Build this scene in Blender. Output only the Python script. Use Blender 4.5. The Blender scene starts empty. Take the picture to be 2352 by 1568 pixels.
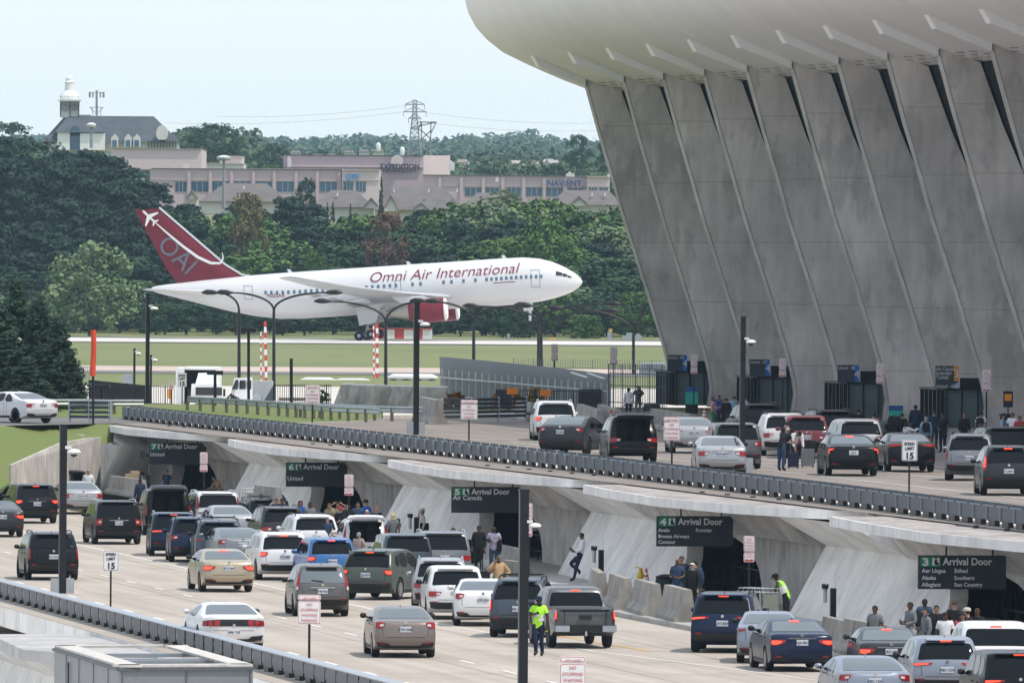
import bpy, bmesh, math, random
from mathutils import Vector, Matrix, noise
from mathutils.geometry import delaunay_2d_cdt, tessellate_polygon
R_ = random.Random(7)
PI = math.pi
SC = bpy.context.scene
COL = SC.collection
# ---------------------------------------------------------------- camera, sky, sun, exposure
F_PX = 26133.0            # 400 mm lens on a 2352 pixel wide picture
CAMH = 11.6
HORIZ, ROLL = 590.0, 0.007
PHI = math.radians(9.0)   # the terminal road runs 9 degrees left of the view
pitch = math.atan((784 - HORIZ) / F_PX)
FWD = Vector((0, math.cos(pitch), -math.sin(pitch)))
RX = Vector((1, 0, 0)); UP0 = RX.cross(FWD)
RT = math.cos(ROLL) * RX + math.sin(ROLL) * UP0
UPV = math.cos(ROLL) * UP0 - math.sin(ROLL) * RX
CAMLOC = Vector((0, 0, CAMH))
cam_d = bpy.data.cameras.new('camera'); cam = bpy.data.objects.new('camera', cam_d); COL.objects.link(cam)
cam_d.lens = 36.0 * F_PX / 2352.0; cam_d.sensor_width = 36; cam_d.clip_start = 1; cam_d.clip_end = 40000
cam.matrix_world = Matrix.Translation(CAMLOC) @ Matrix((RT, UPV, -FWD)).transposed().to_4x4()
SC.camera = cam
SUN_EL, SUN_AZ = math.radians(62), math.radians(116)     # azimuth from +Y towards +X
world = bpy.data.worlds.new('World'); SC.world = world; world.use_nodes = True
wn = world.node_tree; wn.nodes.clear()
w_out = wn.nodes.new('ShaderNodeOutputWorld'); w_bg = wn.nodes.new('ShaderNodeBackground'); w_sky = wn.nodes.new('ShaderNodeTexSky')
w_sky.sky_type = 'NISHITA'; w_sky.sun_disc = False; w_sky.sun_elevation = SUN_EL; w_sky.sun_rotation = SUN_AZ
w_sky.air_density = 1.0; w_sky.dust_density = 0.3; w_sky.ozone_density = 1.0; w_sky.altitude = 0
w_bg.inputs['Strength'].default_value = 0.12
# thin even cloud veil over the whole sky, the same pale tone all round as in view
w_veil = wn.nodes.new('ShaderNodeBackground'); w_veil.inputs['Color'].default_value = (.735, .81, .91, 1); w_veil.inputs['Strength'].default_value = 0.83
w_mix = wn.nodes.new('ShaderNodeMixShader'); w_mix.inputs[0].default_value = .78
wn.links.new(w_sky.outputs[0], w_bg.inputs['Color']); wn.links.new(w_bg.outputs[0], w_mix.inputs[1]); wn.links.new(w_veil.outputs[0], w_mix.inputs[2]); wn.links.new(w_mix.outputs[0], w_out.inputs['Surface'])
sun_d = bpy.data.lights.new('sun', 'SUN'); sun_d.energy = 2.3; sun_d.angle = math.radians(0.6); sun_d.color = (1.0, 0.93, 0.83)
sun = bpy.data.objects.new('sun', sun_d); COL.objects.link(sun)
SUNDIR = Vector((math.sin(SUN_AZ) * math.cos(SUN_EL), math.cos(SUN_AZ) * math.cos(SUN_EL), math.sin(SUN_EL)))
sun.rotation_euler = SUNDIR.to_track_quat('Z', 'Y').to_euler(); sun.location = (200, 300, 200)
SC.view_settings.view_transform = 'Standard'; SC.view_settings.look = 'None'; SC.view_settings.exposure = 0.56; SC.view_settings.gamma = 1.0
SC.render.engine = 'CYCLES'
SC.cycles.use_denoising = True
SC.cycles.max_bounces = 6; SC.cycles.diffuse_bounces = 3; SC.cycles.glossy_bounces = 3; SC.cycles.transmission_bounces = 4
SC.cycles.volume_bounces = 1; SC.cycles.transparent_max_bounces = 12; SC.cycles.caustics_reflective = False; SC.cycles.caustics_refractive = False

# ---------------------------------------------------------------- picture coordinates -> place
def ray(x, y):
    return (FWD + RT * ((x - 1176) / F_PX) - UPV * ((y - 784) / F_PX))
def gz(x, y, z):                       # the point of the level z seen there
    d = ray(x, y); k = (z - CAMH) / d.z
    return CAMLOC + d * k
def gY(x, y, Y):                       # the point at the distance Y seen there
    d = ray(x, y); return CAMLOC + d * (Y / d.y)
U = Vector((-math.sin(PHI), math.cos(PHI), 0)); V = Vector((math.cos(PHI), math.sin(PHI), 0))
def P(w, t, z=0.0): return V * w + U * t + Vector((0, 0, z))
def wt(p): return p.dot(V), p.dot(U)
def gw(x, y, w):                       # the point of the vertical plane w seen there
    d = ray(x, y); k = w / d.dot(V)
    return CAMLOC + d * k
def gYz(x, Y, z):                      # point at column x, distance Y, level z
    d = ray(x, 784); return Vector((d.x / d.y * Y, Y, z))

# ---------------------------------------------------------------- materials
MATS = {}
def M(name, rgb=(.5, .5, .5), rough=.6, metal=0.0, var=.12, scale=3.0, bump=0.0, spec=.3, coat=0.0, emit=None, es=1.0, trans=0.0, alpha=1.0, detail=4, coord='Object', stretch=None, rnd=0.0, rgb2=None, w2=.5):
    if name in MATS: return MATS[name]
    m = bpy.data.materials.new(name); m.use_nodes = True; MATS[name] = m
    nt = m.node_tree; b = nt.nodes['Principled BSDF']
    b.inputs['Base Color'].default_value = (*rgb, 1); b.inputs['Roughness'].default_value = rough; b.inputs['Metallic'].default_value = metal
    b.inputs['Specular IOR Level'].default_value = spec
    if coat: b.inputs['Coat Weight'].default_value = coat; b.inputs['Coat Roughness'].default_value = .05
    if trans: b.inputs['Transmission Weight'].default_value = trans
    if alpha < 1: b.inputs['Alpha'].default_value = alpha
    if emit: b.inputs['Emission Color'].default_value = (*emit, 1); b.inputs['Emission Strength'].default_value = es
    tc = nt.nodes.new('ShaderNodeTexCoord'); src = tc.outputs[coord]
    if stretch:
        mp = nt.nodes.new('ShaderNodeMapping'); mp.inputs['Scale'].default_value = stretch
        nt.links.new(src, mp.inputs[0]); src = mp.outputs[0]
    n = nt.nodes.new('ShaderNodeTexNoise'); n.inputs['Scale'].default_value = scale; n.inputs['Detail'].default_value = detail
    nt.links.new(src, n.inputs['Vector'])
    cr = nt.nodes.new('ShaderNodeValToRGB'); lo = [c * (1 - var) for c in rgb]; hi = [min(1, c * (1 + var)) for c in rgb]
    if rgb2: lo = rgb2; hi = rgb
    cr.color_ramp.elements[0].position = .5 - w2 * .5; cr.color_ramp.elements[1].position = .5 + w2 * .5
    cr.color_ramp.elements[0].color = (*lo, 1); cr.color_ramp.elements[1].color = (*hi, 1)
    nt.links.new(n.outputs['Fac'], cr.inputs[0]); colr = cr.outputs[0]
    if rnd:
        oi = nt.nodes.new('ShaderNodeObjectInfo'); hs = nt.nodes.new('ShaderNodeHueSaturation'); mr = nt.nodes.new('ShaderNodeMapRange')
        mr.inputs['To Min'].default_value = 1 - rnd; mr.inputs['To Max'].default_value = 1 + rnd
        nt.links.new(oi.outputs['Random'], mr.inputs[0]); nt.links.new(mr.outputs[0], hs.inputs['Value'])
        m2 = nt.nodes.new('ShaderNodeMath'); m2.operation = 'MULTIPLY'; m2.inputs[1].default_value = 7.31
        m3 = nt.nodes.new('ShaderNodeMath'); m3.operation = 'FRACT'; m4 = nt.nodes.new('ShaderNodeMapRange')
        m4.inputs['To Min'].default_value = .5 - rnd * .06; m4.inputs['To Max'].default_value = .5 + rnd * .06
        nt.links.new(oi.outputs['Random'], m2.inputs[0]); nt.links.new(m2.outputs[0], m3.inputs[0]); nt.links.new(m3.outputs[0], m4.inputs[0]); nt.links.new(m4.outputs[0], hs.inputs['Hue'])
        nt.links.new(colr, hs.inputs['Color']); colr = hs.outputs[0]
    nt.links.new(colr, b.inputs['Base Color'])
    if bump:
        bp = nt.nodes.new('ShaderNodeBump'); bp.inputs['Strength'].default_value = bump; bp.inputs['Distance'].default_value = .02
        n2 = nt.nodes.new('ShaderNodeTexNoise'); n2.inputs['Scale'].default_value = scale * 6; n2.inputs['Detail'].default_value = 5
        nt.links.new(src, n2.inputs['Vector']); nt.links.new(n2.outputs['Fac'], bp.inputs['Height']); nt.links.new(bp.outputs[0], b.inputs['Normal'])
    m.diffuse_color = (*rgb, 1)
    return m

# ---------------------------------------------------------------- objects
def tag(o, label=None, cat=None, group=None, kind=None):
    if label: o['label'] = label
    if cat: o['category'] = cat
    if group: o['group'] = group
    if kind: o['kind'] = kind
    return o
def thing(name, label, cat, loc=(0, 0, 0), rotz=0.0, group=None):
    o = bpy.data.objects.new(name, None); COL.objects.link(o); o.empty_display_size = .1
    o.location = loc; o.rotation_euler = (0, 0, rotz)
    return tag(o, label, cat, group)
def link(name, me, mat=None, parent=None, loc=None, rotz=None, scale=None):
    o = bpy.data.objects.new(name, me); COL.objects.link(o)
    if parent: o.parent = parent
    if loc is not None: o.location = loc
    if rotz is not None: o.rotation_euler = (0, 0, rotz)
    if scale is not None: o.scale = scale
    if mat is not None:
        if len(me.materials) == 0: me.materials.append(mat)
        elif me.materials[0] != mat:
            o.material_slots[0].link = 'OBJECT'; o.material_slots[0].material = mat
    return o
def smooth_by_angle(me, ang=35):
    me.polygons.foreach_set('use_smooth', [True] * len(me.polygons))
    try: me.set_sharp_from_angle(angle=math.radians(ang))
    except Exception: pass
class MB:
    def __init__(s, org=None): s.v = []; s.f = []; s.org = Vector(org) if org is not None else None
    def add(s, vs, fs):
        k = len(s.v)
        if s.org is not None: vs = [Vector(v) - s.org for v in vs]
        s.v.extend([tuple(v) for v in vs]); s.f.extend([tuple(i + k for i in f) for f in fs]); return s
    def hexa(s, p):   # 8 points: bottom loop 0-3, top loop 4-7
        return s.add(p, [(3, 2, 1, 0), (4, 5, 6, 7), (0, 1, 5, 4), (1, 2, 6, 5), (2, 3, 7, 6), (3, 0, 4, 7)])
    def box(s, c, d, rz=0.0, mat=None):
        hx, hy, hz = d[0] / 2, d[1] / 2, d[2] / 2; c = Vector(c); r = Matrix.Rotation(rz, 3, 'Z') if mat is None else mat
        return s.hexa([c + r @ Vector(q) for q in ((-hx, -hy, -hz), (hx, -hy, -hz), (hx, hy, -hz), (-hx, hy, -hz), (-hx, -hy, hz), (hx, -hy, hz), (hx, hy, hz), (-hx, hy, hz))])
    def prism(s, poly, vec):      # closed polygon of points, pushed along vec
        n = len(poly); vec = Vector(vec); a = [Vector(q) for q in poly]; b = [q + vec for q in a]
        return s.add(a + b, [tuple(range(n - 1, -1, -1)), tuple(range(n, 2 * n))] + [(i, (i + 1) % n, n + (i + 1) % n, n + i) for i in range(n)])
    def loft(s, rings, cap=True, closed=True):
        n = len(rings[0]); vs = [q for r in rings for q in r]; fs = []
        m = n if closed else n - 1
        for k in range(len(rings) - 1):
            for i in range(m):
                j = (i + 1) % n; fs.append((k * n + i, k * n + j, (k + 1) * n + j, (k + 1) * n + i))
        if cap: fs.append(tuple(range(n - 1, -1, -1))); fs.append(tuple((len(rings) - 1) * n + i for i in range(n)))
        return s.add(vs, fs)
    def tube(s, pts, r, n=8, cap=True):
        pts = [Vector(q) for q in pts]; rr = r if isinstance(r, (list, tuple)) else [r] * len(pts); rings = []
        up = Vector((0, 0, 1))
        for i, q in enumerate(pts):
            d = (pts[min(i + 1, len(pts) - 1)] - pts[max(i - 1, 0)]).normalized()
            a = d.cross(up)
            if a.length < .05: a = d.cross(Vector((1, 0, 0)))
            a.normalize(); b = a.cross(d)
            rings.append([q + (a * math.cos(2 * PI * k / n) + b * math.sin(2 * PI * k / n)) * rr[i] for k in range(n)])
        return s.loft(rings, cap)
    def lathe(s, prof, c=(0, 0, 0), n=16, axis='Z'):
        rings = []; c = Vector(c)
        for r, h in prof:
            ring = []
            for k in range(n):
                a = 2 * PI * k / n; x, y = r * math.cos(a), r * math.sin(a)
                ring.append(c + (Vector((x, y, h)) if axis == 'Z' else Vector((h, x, y)) if axis == 'X' else Vector((y, h, x))))
            rings.append(ring)
        return s.loft(rings, True)
    def beam(s, a, b, wd, ht=None):   # square bar from a to b
        a, b = Vector(a), Vector(b); ht = ht or wd; d = (b - a).normalized(); x = d.cross(Vector((0, 0, 1)))
        if x.length < .05: x = Vector((1, 0, 0))
        x.normalize(); y = x.cross(d)
        q = [(-1, -1), (1, -1), (1, 1), (-1, 1)]
        return s.hexa([e + x * (i * wd / 2) + y * (j * ht / 2) for e in (a, b) for i, j in q])
    def mesh(s, name='mesh', smooth=None):
        me = bpy.data.meshes.new(name); me.from_pydata(s.v, [], s.f); me.validate(); me.update()
        if smooth: smooth_by_angle(me, smooth)
        return me
    def build(s, name, mat, parent=None, smooth=None, fix=True):
        me = s.mesh(name, None)
        if fix:
            bm = bmesh.new(); bm.from_mesh(me); bmesh.ops.recalc_face_normals(bm, faces=bm.faces); bm.to_mesh(me); bm.free()
        if smooth: smooth_by_angle(me, smooth)
        return link(name, me, mat, parent)
def copy_tree(o, parent=None):
    c = o.copy(); COL.objects.link(c)
    if parent: c.parent = parent
    for ch in list(o.children): copy_tree(ch, c)
    return c
TXT = {}
def text_mesh(s, size=1.0, bold=0.0, shear=0.0, ext=0.004, align='LEFT', sx=1.0):
    key = (s, size, bold, shear, ext, align, sx)
    if key in TXT: return TXT[key]
    cu = bpy.data.curves.new('lettering', 'FONT'); cu.body = s; cu.size = size; cu.extrude = ext; cu.offset = bold; cu.shear = shear
    cu.align_x = align; cu.resolution_u = 3
    o = bpy.data.objects.new('lettering', cu); me = bpy.data.meshes.new_from_object(o)
    bpy.data.objects.remove(o); bpy.data.curves.remove(cu)
    if sx != 1: me.transform(Matrix.Scale(sx, 4, (1, 0, 0)))
    me.materials.clear()
    TXT[key] = me
    return me
FACE_CAM = Matrix.Rotation(PI / 2, 4, 'X')        # text in the XZ plane, read from -Y
def put_text(s, size, mat, parent, loc, rot=None, name='lettering', **k):
    me = text_mesh(s, size, **k); o = link(name, me, mat, parent)
    o.matrix_local = Matrix.Translation(loc) @ (rot if rot is not None else FACE_CAM)
    return o
def cdt(poly, step, holes=()):
    """triangulate a polygon with interior points; returns 2d verts, tris"""
    xs = [p[0] for p in poly]; ys = [p[1] for p in poly]
    def inside(x, y):
        c = False; n = len(poly)
        for i in range(n):
            x1, y1 = poly[i]; x2, y2 = poly[(i + 1) % n]
            if (y1 > y) != (y2 > y) and x < (x2 - x1) * (y - y1) / (y2 - y1) + x1: c = not c
        return c
    def near(x, y):
        for i in range(len(poly)):
            x1, y1 = poly[i]; x2, y2 = poly[(i + 1) % len(poly)]
            dx, dy = x2 - x1, y2 - y1; L = dx * dx + dy * dy or 1e-9
            t = max(0, min(1, ((x - x1) * dx + (y - y1) * dy) / L))
            if (x1 + t * dx - x) ** 2 + (y1 + t * dy - y) ** 2 < (step * .35) ** 2: return True
        return False
    pts = [Vector(p) for p in poly]; n = len(pts)
    nx = int((max(xs) - min(xs)) / step) + 1; ny = int((max(ys) - min(ys)) / step) + 1
    for i in range(nx + 1):
        for j in range(ny + 1):
            x = min(xs) + (i + .5 * (j % 2)) * step; y = min(ys) + j * step
            if inside(x, y) and not near(x, y): pts.append(Vector((x, y)))
    r = delaunay_2d_cdt(pts, [(i, (i + 1) % n) for i in range(n)], [], 1, 1e-5)
    vs, fs = r[0], r[2]; out = []
    for f in fs:
        c = sum((vs[i] for i in f), Vector((0, 0))) / len(f)
        if inside(c.x, c.y): out.append(tuple(f))
    return [(v.x, v.y) for v in vs], out
# ================================================================ materials of the place
def concrete(name, rgb, var=.16, seams=None, rough=.85, streak=True, big=.35, bump=.25, lanes=False):
    """concrete in world space, so that no two pieces carry the same stains"""
    if name in MATS: return MATS[name]
    m = M(name, rgb, rough, var=var * .5, scale=big, detail=8, bump=bump)
    nt = m.node_tree; b = nt.nodes['Principled BSDF']; N = nt.nodes.new; L = nt.links.new
    geo = N('ShaderNodeNewGeometry'); pos = geo.outputs['Position']
    for n_ in [n_ for n_ in nt.nodes if n_.type == 'TEX_NOISE']: L(pos, n_.inputs['Vector'])
    out = b.inputs['Base Color'].links[0].from_socket
    def layer(scale, lo, hi, a, c, mp=(1, 1, 1), rot=0.0, det=7, rgh=.6):
        nonlocal out
        mpn = N('ShaderNodeMapping'); mpn.inputs['Scale'].default_value = mp; r = N('ShaderNodeMapping'); r.inputs['Rotation'].default_value = (0, 0, rot)
        L(pos, r.inputs[0]); L(r.outputs[0], mpn.inputs[0]); n = N('ShaderNodeTexNoise'); n.inputs['Scale'].default_value = scale; n.inputs['Detail'].default_value = det; n.inputs['Roughness'].default_value = rgh; L(mpn.outputs[0], n.inputs[0])
        mr = N('ShaderNodeMapRange'); mr.inputs['From Min'].default_value = a; mr.inputs['From Max'].default_value = c; mr.inputs['To Min'].default_value = lo; mr.inputs['To Max'].default_value = hi; L(n.outputs['Fac'], mr.inputs[0])
        mx = N('ShaderNodeMix'); mx.data_type = 'RGBA'; mx.blend_type = 'MULTIPLY'; mx.inputs[0].default_value = 1; cb = N('ShaderNodeCombineColor')
        for i in range(3): L(mr.outputs[0], cb.inputs[i])
        L(out, mx.inputs[6]); L(cb.outputs[0], mx.inputs[7]); out = mx.outputs[2]
    layer(big * .9, 1 - var * 1.1, 1 + var * .7, .36, .64)
    layer(2.2, 1 - var * .8, 1 + var * .4, .3, .7, (1, 1, .18 if streak else 1))
    layer(big * 3.2, 1 - var * .9, 1.0, .60, .54, (1, 1, .5), .4)
    if lanes: layer(1.1, .86, 1.04, .38, .6, (1, .025, 1), -PHI); layer(.5, .84, 1.0, .68, .60, (1, .5, 1), -PHI); layer(6, .8, 1.0, .74, .69)
    if seams:
        sp = N('ShaderNodeSeparateXYZ'); L(pos, sp.inputs[0])
        for (ax, step, wd, dk) in seams:
            d = N('ShaderNodeMath'); d.operation = 'DIVIDE'; d.inputs[1].default_value = step; L(sp.outputs[ax], d.inputs[0])
            fr = N('ShaderNodeMath'); fr.operation = 'FRACT'; L(d.outputs[0], fr.inputs[0]); lt = N('ShaderNodeMath'); lt.operation = 'LESS_THAN'; lt.inputs[1].default_value = wd / step; L(fr.outputs[0], lt.inputs[0])
            mm = N('ShaderNodeMath'); mm.operation = 'MULTIPLY'; mm.inputs[1].default_value = dk; L(lt.outputs[0], mm.inputs[0])
            m2 = N('ShaderNodeMix'); m2.data_type = 'RGBA'; L(mm.outputs[0], m2.inputs[0]); L(out, m2.inputs[6]); m2.inputs[7].default_value = (rgb[0] * .35, rgb[1] * .33, rgb[2] * .3, 1); out = m2.outputs[2]
    L(out, b.inputs['Base Color']); return m
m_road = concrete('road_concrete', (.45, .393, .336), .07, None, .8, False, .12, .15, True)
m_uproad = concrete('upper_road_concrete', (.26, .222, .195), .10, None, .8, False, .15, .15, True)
m_slab = concrete('canopy_concrete', (.80, .78, .76), .12, None, .8, True, .5)
m_slabtop = concrete('canopy_top_concrete', (.40, .36, .34), .25, None, .9, False, .8)
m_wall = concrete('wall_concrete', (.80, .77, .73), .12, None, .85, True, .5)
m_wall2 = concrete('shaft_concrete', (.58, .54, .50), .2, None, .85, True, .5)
m_col = concrete('column_concrete', (.80, .755, .71), .19, [(2, 3.1, .05, .35)], .85, True, .20, .3)
m_coledge = concrete('column_edge_concrete', (.48, .46, .43), .18, None, .85, True, .5, .4)
m_roof = M('roof_paint', (.94, .90, .91), .7, var=.05, scale=.3)
m_soffit = M('soffit_plaster', (.44, .415, .40), .8, var=.06, scale=.4)
m_steel = M('rail_steel', (.050, .062, .082), .45, var=.12, scale=2, metal=.2)
m_steel_hi = M('rail_steel_light', (.36, .39, .43), .45, var=.1, scale=2, metal=.2)
m_black = M('black_metal', (.012, .013, .016), .4, var=.1)
m_dark = M('dark_opening', (.01, .011, .013), .8, var=.1)
m_white = M('white_paint', (.78, .78, .77), .5, var=.05)
m_mark = M('road_marking', (.78, .76, .72), .7, var=.18, scale=4, detail=6)
m_yel = M('yellow_marking', (.75, .42, .08), .7, var=.15, scale=4)
m_sign = M('sign_dark', (.035, .045, .055), .4, var=.08)
m_signw = M('sign_white', (.80, .80, .80), .5, var=.03)
m_lett = M('lettering_white', (.80, .80, .80), .5, var=.02)
m_red = M('sign_red', (.55, .05, .05), .5, var=.04)
m_green = M('sign_green', (.02, .26, .12), .5, var=.04)
m_glassd = M('dark_glass', (.012, .016, .018), .04, var=.1, spec=.7)
m_galv = M('galvanised_steel', (.42, .45, .47), .35, metal=.6, var=.12, scale=1.5)
m_grass = M('grass_green', (.13, .20, .05), .9, var=.35, scale=.6, rgb2=(.16, .17, .055), w2=.5, bump=.8, detail=10)
m_field = M('field_grass', (.14, .17, .055), .95, scale=.035, rgb2=(.20, .205, .09), w2=.5, detail=12, stretch=(1, .35, 1))
m_runway = M('runway_concrete', (.62, .58, .54), .9, var=.1, scale=.05, detail=8)
m_taxi = M('taxiway_concrete', (.50, .40, .34), .9, var=.1, scale=.05, detail=8)
m_asph = M('asphalt', (.16, .155, .15), .9, var=.15, scale=.1)
m_lgrey = M('grey_panel', (.20, .21, .22), .5, var=.05, scale=1)

def struct(name, mb, mat, smooth=None, label=None):
    o = mb.build(name, mat, None, smooth); o['kind'] = 'structure'
    if label: o['label'] = label
    return o
def sheet(name, pts, mat, kind='structure', label=None):
    o = MB().add(pts, [tuple(range(len(pts)))]).build(name, mat); o['kind'] = kind
    me = o.data
    if me.polygons[0].normal.z < 0: me.flip_normals()
    if label: o['label'] = label
    return o
ZU = 3.7
# ---------------------------------------------------------------- land
sheet('sky_ground', [(-2000, -500, -6), (2000, -500, -6), (2000, 540, -6), (-2000, 540, -6)], m_taxi).name = 'ground'
ROWS = [(556, 3.66), (605, 3.66), (660, 2.6), (720, 1.8), (900, 1.2), (1060, 1.0), (1500, 1.0), (1560, 1.2), (1640, 3), (1760, 9), (1950, 15), (2150, 19), (2600, 21), (3000, 23), (3600, 27), (4500, 42), (6000, 48), (9000, 60)]
def zland(Y):
    for (a, za), (b, zb) in zip(ROWS, ROWS[1:]):
        if a <= Y <= b: return za + (zb - za) * (Y - a) / (b - a)
    return ROWS[0][1] if Y < 556 else 60
tm = MB(); XS = [-3500, -2000, -900, -400, -150, -60, 0, 60, 150, 400, 900, 2000, 3500]
for r in range(len(ROWS)):
    for x in XS: tm.v.append((x, ROWS[r][0], ROWS[r][1]))
for r in range(len(ROWS) - 1):
    for c in range(len(XS) - 1):
        k = r * len(XS) + c; tm.f.append((k, k + 1, k + 1 + len(XS), k + len(XS)))
struct('terrain', tm, m_field, label='green airfield grass rising to wooded suburbs far behind')
def strip(name, Y0, Y1, mat, x0=-400, x1=400, dz=.03, skew=0):
    n = 6; vs = []
    for Y, sgn in ((Y0, 1), (Y1, -1)):
        vs += [(x0, Y + skew * -1, zland(Y) + dz), (x1, Y + skew, zland(Y) + dz)]
    return sheet(name, [vs[0], vs[1], vs[3], vs[2]], mat)
strip('runway', 1378, 1436, m_runway, dz=.04)
strip('runway_shoulder', 1362, 1377.5, m_asph, dz=.05); strip('runway_shoulder', 1436.5, 1452, m_asph, dz=.05)
strip('taxiway', 1030, 1078, m_taxi, dz=.04)
strip('service_road', 1006, 1029, m_asph, dz=.04)
for Ya, Yb in ((640, 660), (660.1, 720), (720.1, 900)): strip('apron', Ya, Yb, M('apron_concrete', (.56, .52, .47), .9, var=.08, scale=.05), dz=.04)
sheet('apron', [(24, 560, 3.72), (700, 560, 3.72), (700, 985, 1.4), (24, 985, 1.4)], m_taxi)
sheet('car_park', [(-700, 556, 3.7), (-48, 556, 3.7), (-48, 985, 1.4), (-700, 985, 1.4)], m_taxi)
# ---------------------------------------------------------------- lower road
def pz(w, t, z): return P(w, t, z)
sheet('lower_road', [pz(42.0, 150, 0), pz(61.0, 150, 0), pz(61.0, 545, 0), pz(38, 580, 0), pz(30, 575, 0), pz(42.0, 400, 0)], m_road, label='pale concrete arrivals roadway')
mb = MB()
mb.prism([P(61.0, 150, -.3), P(61.0, 545, -.3), P(61.0, 545, .15), P(61.0, 150, .15)], V * 11)
struct('pavement', mb, concrete('pavement_concrete', (.42, .40, .38), .12, None, .85, False, .4), label='raised concrete pavement outside the arrival doors')
mb = MB()
mb.prism([P(42.0, 150, -.65), P(42.0, 576, -.65), P(42.0, 576, -.01), P(42.0, 150, -.01)], V * 1)
for k in range(3): pass
struct('deck_edge', mb, m_slab)
# joints and crack lines of the road: thin dark sheets across and along
mb = MB()
for t in [160 + 9.0 * k for k in range(46)]:
    mb.add([pz(43.4, t, .004), pz(61, t, .004), pz(61, t + .05, .004), pz(43.4, t + .05, .004)], [(0, 1, 2, 3)])
for w in (45.2, 49.1, 53.2, 57.5):
    mb.add([pz(w, 150, .005), pz(w + .025, 150, .005), pz(w + .025, 545, .005), pz(w, 545, .005)], [(0, 1, 2, 3)])
o = mb.build('road_joint', M('joint_dark', (.30, .26, .22), .9, var=.2)); o['kind'] = 'structure'
def marks(name, segs, z, mat=m_mark, wd=.11):
    b = MB()
    for (w0, t0, w1, t1) in segs:
        b.add([P(w0 - wd / 2, t0, z), P(w0 + wd / 2, t0, z), P(w1 + wd / 2, t1, z), P(w1 - wd / 2, t1, z)], [(0, 1, 2, 3)])
    o = b.build(name, mat); o['kind'] = 'structure'; return o
seg = [(54.0, 356, 54.0, 545), (54.9, 331, 54.0, 356), (56.4, 318, 54.9, 331), (58.3, 300, 56.4, 318)]
marks('lane_line', seg, .008)
dash = []
for w, a in ((49.75, 2.4), (45.65, 1.2)):
    for k in range(52): dash.append((w, 170 + 7.8 * k + a, w, 172.6 + 7.8 * k + a))
marks('lane_dash', dash, .008)
marks('yellow_line', [(56.6, 331, 56.0, 345)], .008, m_yel)
# ---------------------------------------------------------------- upper road
mb = MB()
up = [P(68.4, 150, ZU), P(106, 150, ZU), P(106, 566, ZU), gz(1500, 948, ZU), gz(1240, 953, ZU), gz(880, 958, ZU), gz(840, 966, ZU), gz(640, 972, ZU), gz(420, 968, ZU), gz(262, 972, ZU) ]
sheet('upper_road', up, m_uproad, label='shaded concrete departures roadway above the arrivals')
mb = MB(); mb.prism([P(68.4, 150, ZU - .6), P(68.4, 545, ZU - .6), P(68.4, 545, ZU - .004), P(68.4, 150, ZU - .004)], V * 5)
struct('deck_slab', mb, m_slab)
mb = MB(); mb.prism([P(90.2, 150, ZU - .1), P(90.2, 540, ZU - .1), P(90.2, 540, ZU + .15), P(90.2, 150, ZU + .15)], V * 16)
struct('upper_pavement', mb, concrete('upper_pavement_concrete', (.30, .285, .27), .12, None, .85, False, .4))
seg = []
marks('upper_lane_line', [(76.0, 350, 76.0, 480), (80.0, 300, 80.0, 500), (84, 300, 84, 520), (72.2, 430, 72.2, 520)], ZU + .008, m_mark, .09)
b = MB()
for t in (372, 385.5, 398, 408, 420, 433, 446, 460, 474, 487, 500): b.add([P(70.5, t, ZU + .007), P(84, t - .5, ZU + .007), P(84, t - .32, ZU + .007), P(70.5, t + .18, ZU + .007)], [(0, 1, 2, 3)])
o = b.build('upper_cross_line', m_mark); o['kind'] = 'structure'
# grass bank, ramp road at the far left and its kerbs
def quadgrid(name, top, bot, mat, n=6, rough=.15, label=None, nn=24):
    b = MB(); rnd = random.Random(3)
    for j in range(n + 1):
        for i in range(nn + 1):
            s = i / nn * (len(top) - 1); k = min(int(s), len(top) - 2); f = s - k
            a = Vector(top[k]).lerp(Vector(top[k + 1]), f); c = Vector(bot[k]).lerp(Vector(bot[k + 1]), f)
            p = a.lerp(c, j / n); p.z += rnd.uniform(-rough, rough) * (0 < j < n) * .5; b.v.append(tuple(p))
    for j in range(n):
        for i in range(nn): k = j * (nn + 1) + i; b.f.append((k, k + 1, k + nn + 2, k + nn + 1))
    o = b.build(name, mat, smooth=60); o['kind'] = 'structure'
    if label: o['label'] = label
    return o
topb = [gz(-1200, 986, ZU), gz(-260, 984, ZU), gz(0, 978, ZU), gz(110, 973, ZU), gz(160, 972, ZU), gz(262, 974, ZU)]
botb = [gYz(-1200, 470, -.1), gYz(-260, 488, .2), gYz(0, 499, 1.0), gYz(60, 508, 2.0), gYz(140, 515, 2.6), gYz(262, 527, 2.9)]
quadgrid('grass_bank', topb, botb, m_grass, 8, .12, 'bright green grass bank sloping down to the arrivals road')
sheet('grass_verge', [gYz(-1500, 430, -.12), P(41.9, 425, -.12), P(41.9, 470, -.12), gYz(-150, 500, -.12), gYz(-1500, 500, -.12)], m_grass)
sheet('ramp_road', [gz(-1200, 985.5, ZU + .004), gz(-260, 983.5, ZU + .004), gz(0, 977.5, ZU + .004), gz(262, 972.3, ZU + .004), gz(420, 967.6, ZU + .004), gz(262, 958, ZU + .004), gz(-1200, 958, ZU + .004)], m_asph)
gr = [gz(262, 957.6, ZU), gz(420, 967, ZU), gz(640, 971.6, ZU), gz(840, 965.6, ZU), gz(880, 957.6, ZU), gz(880, 940, ZU), gz(600, 934, ZU), gz(100, 934, ZU), gz(-1200, 934, ZU), gz(-1200, 957.6, ZU)]
sheet('verge_grass', gr, m_grass)
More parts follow.
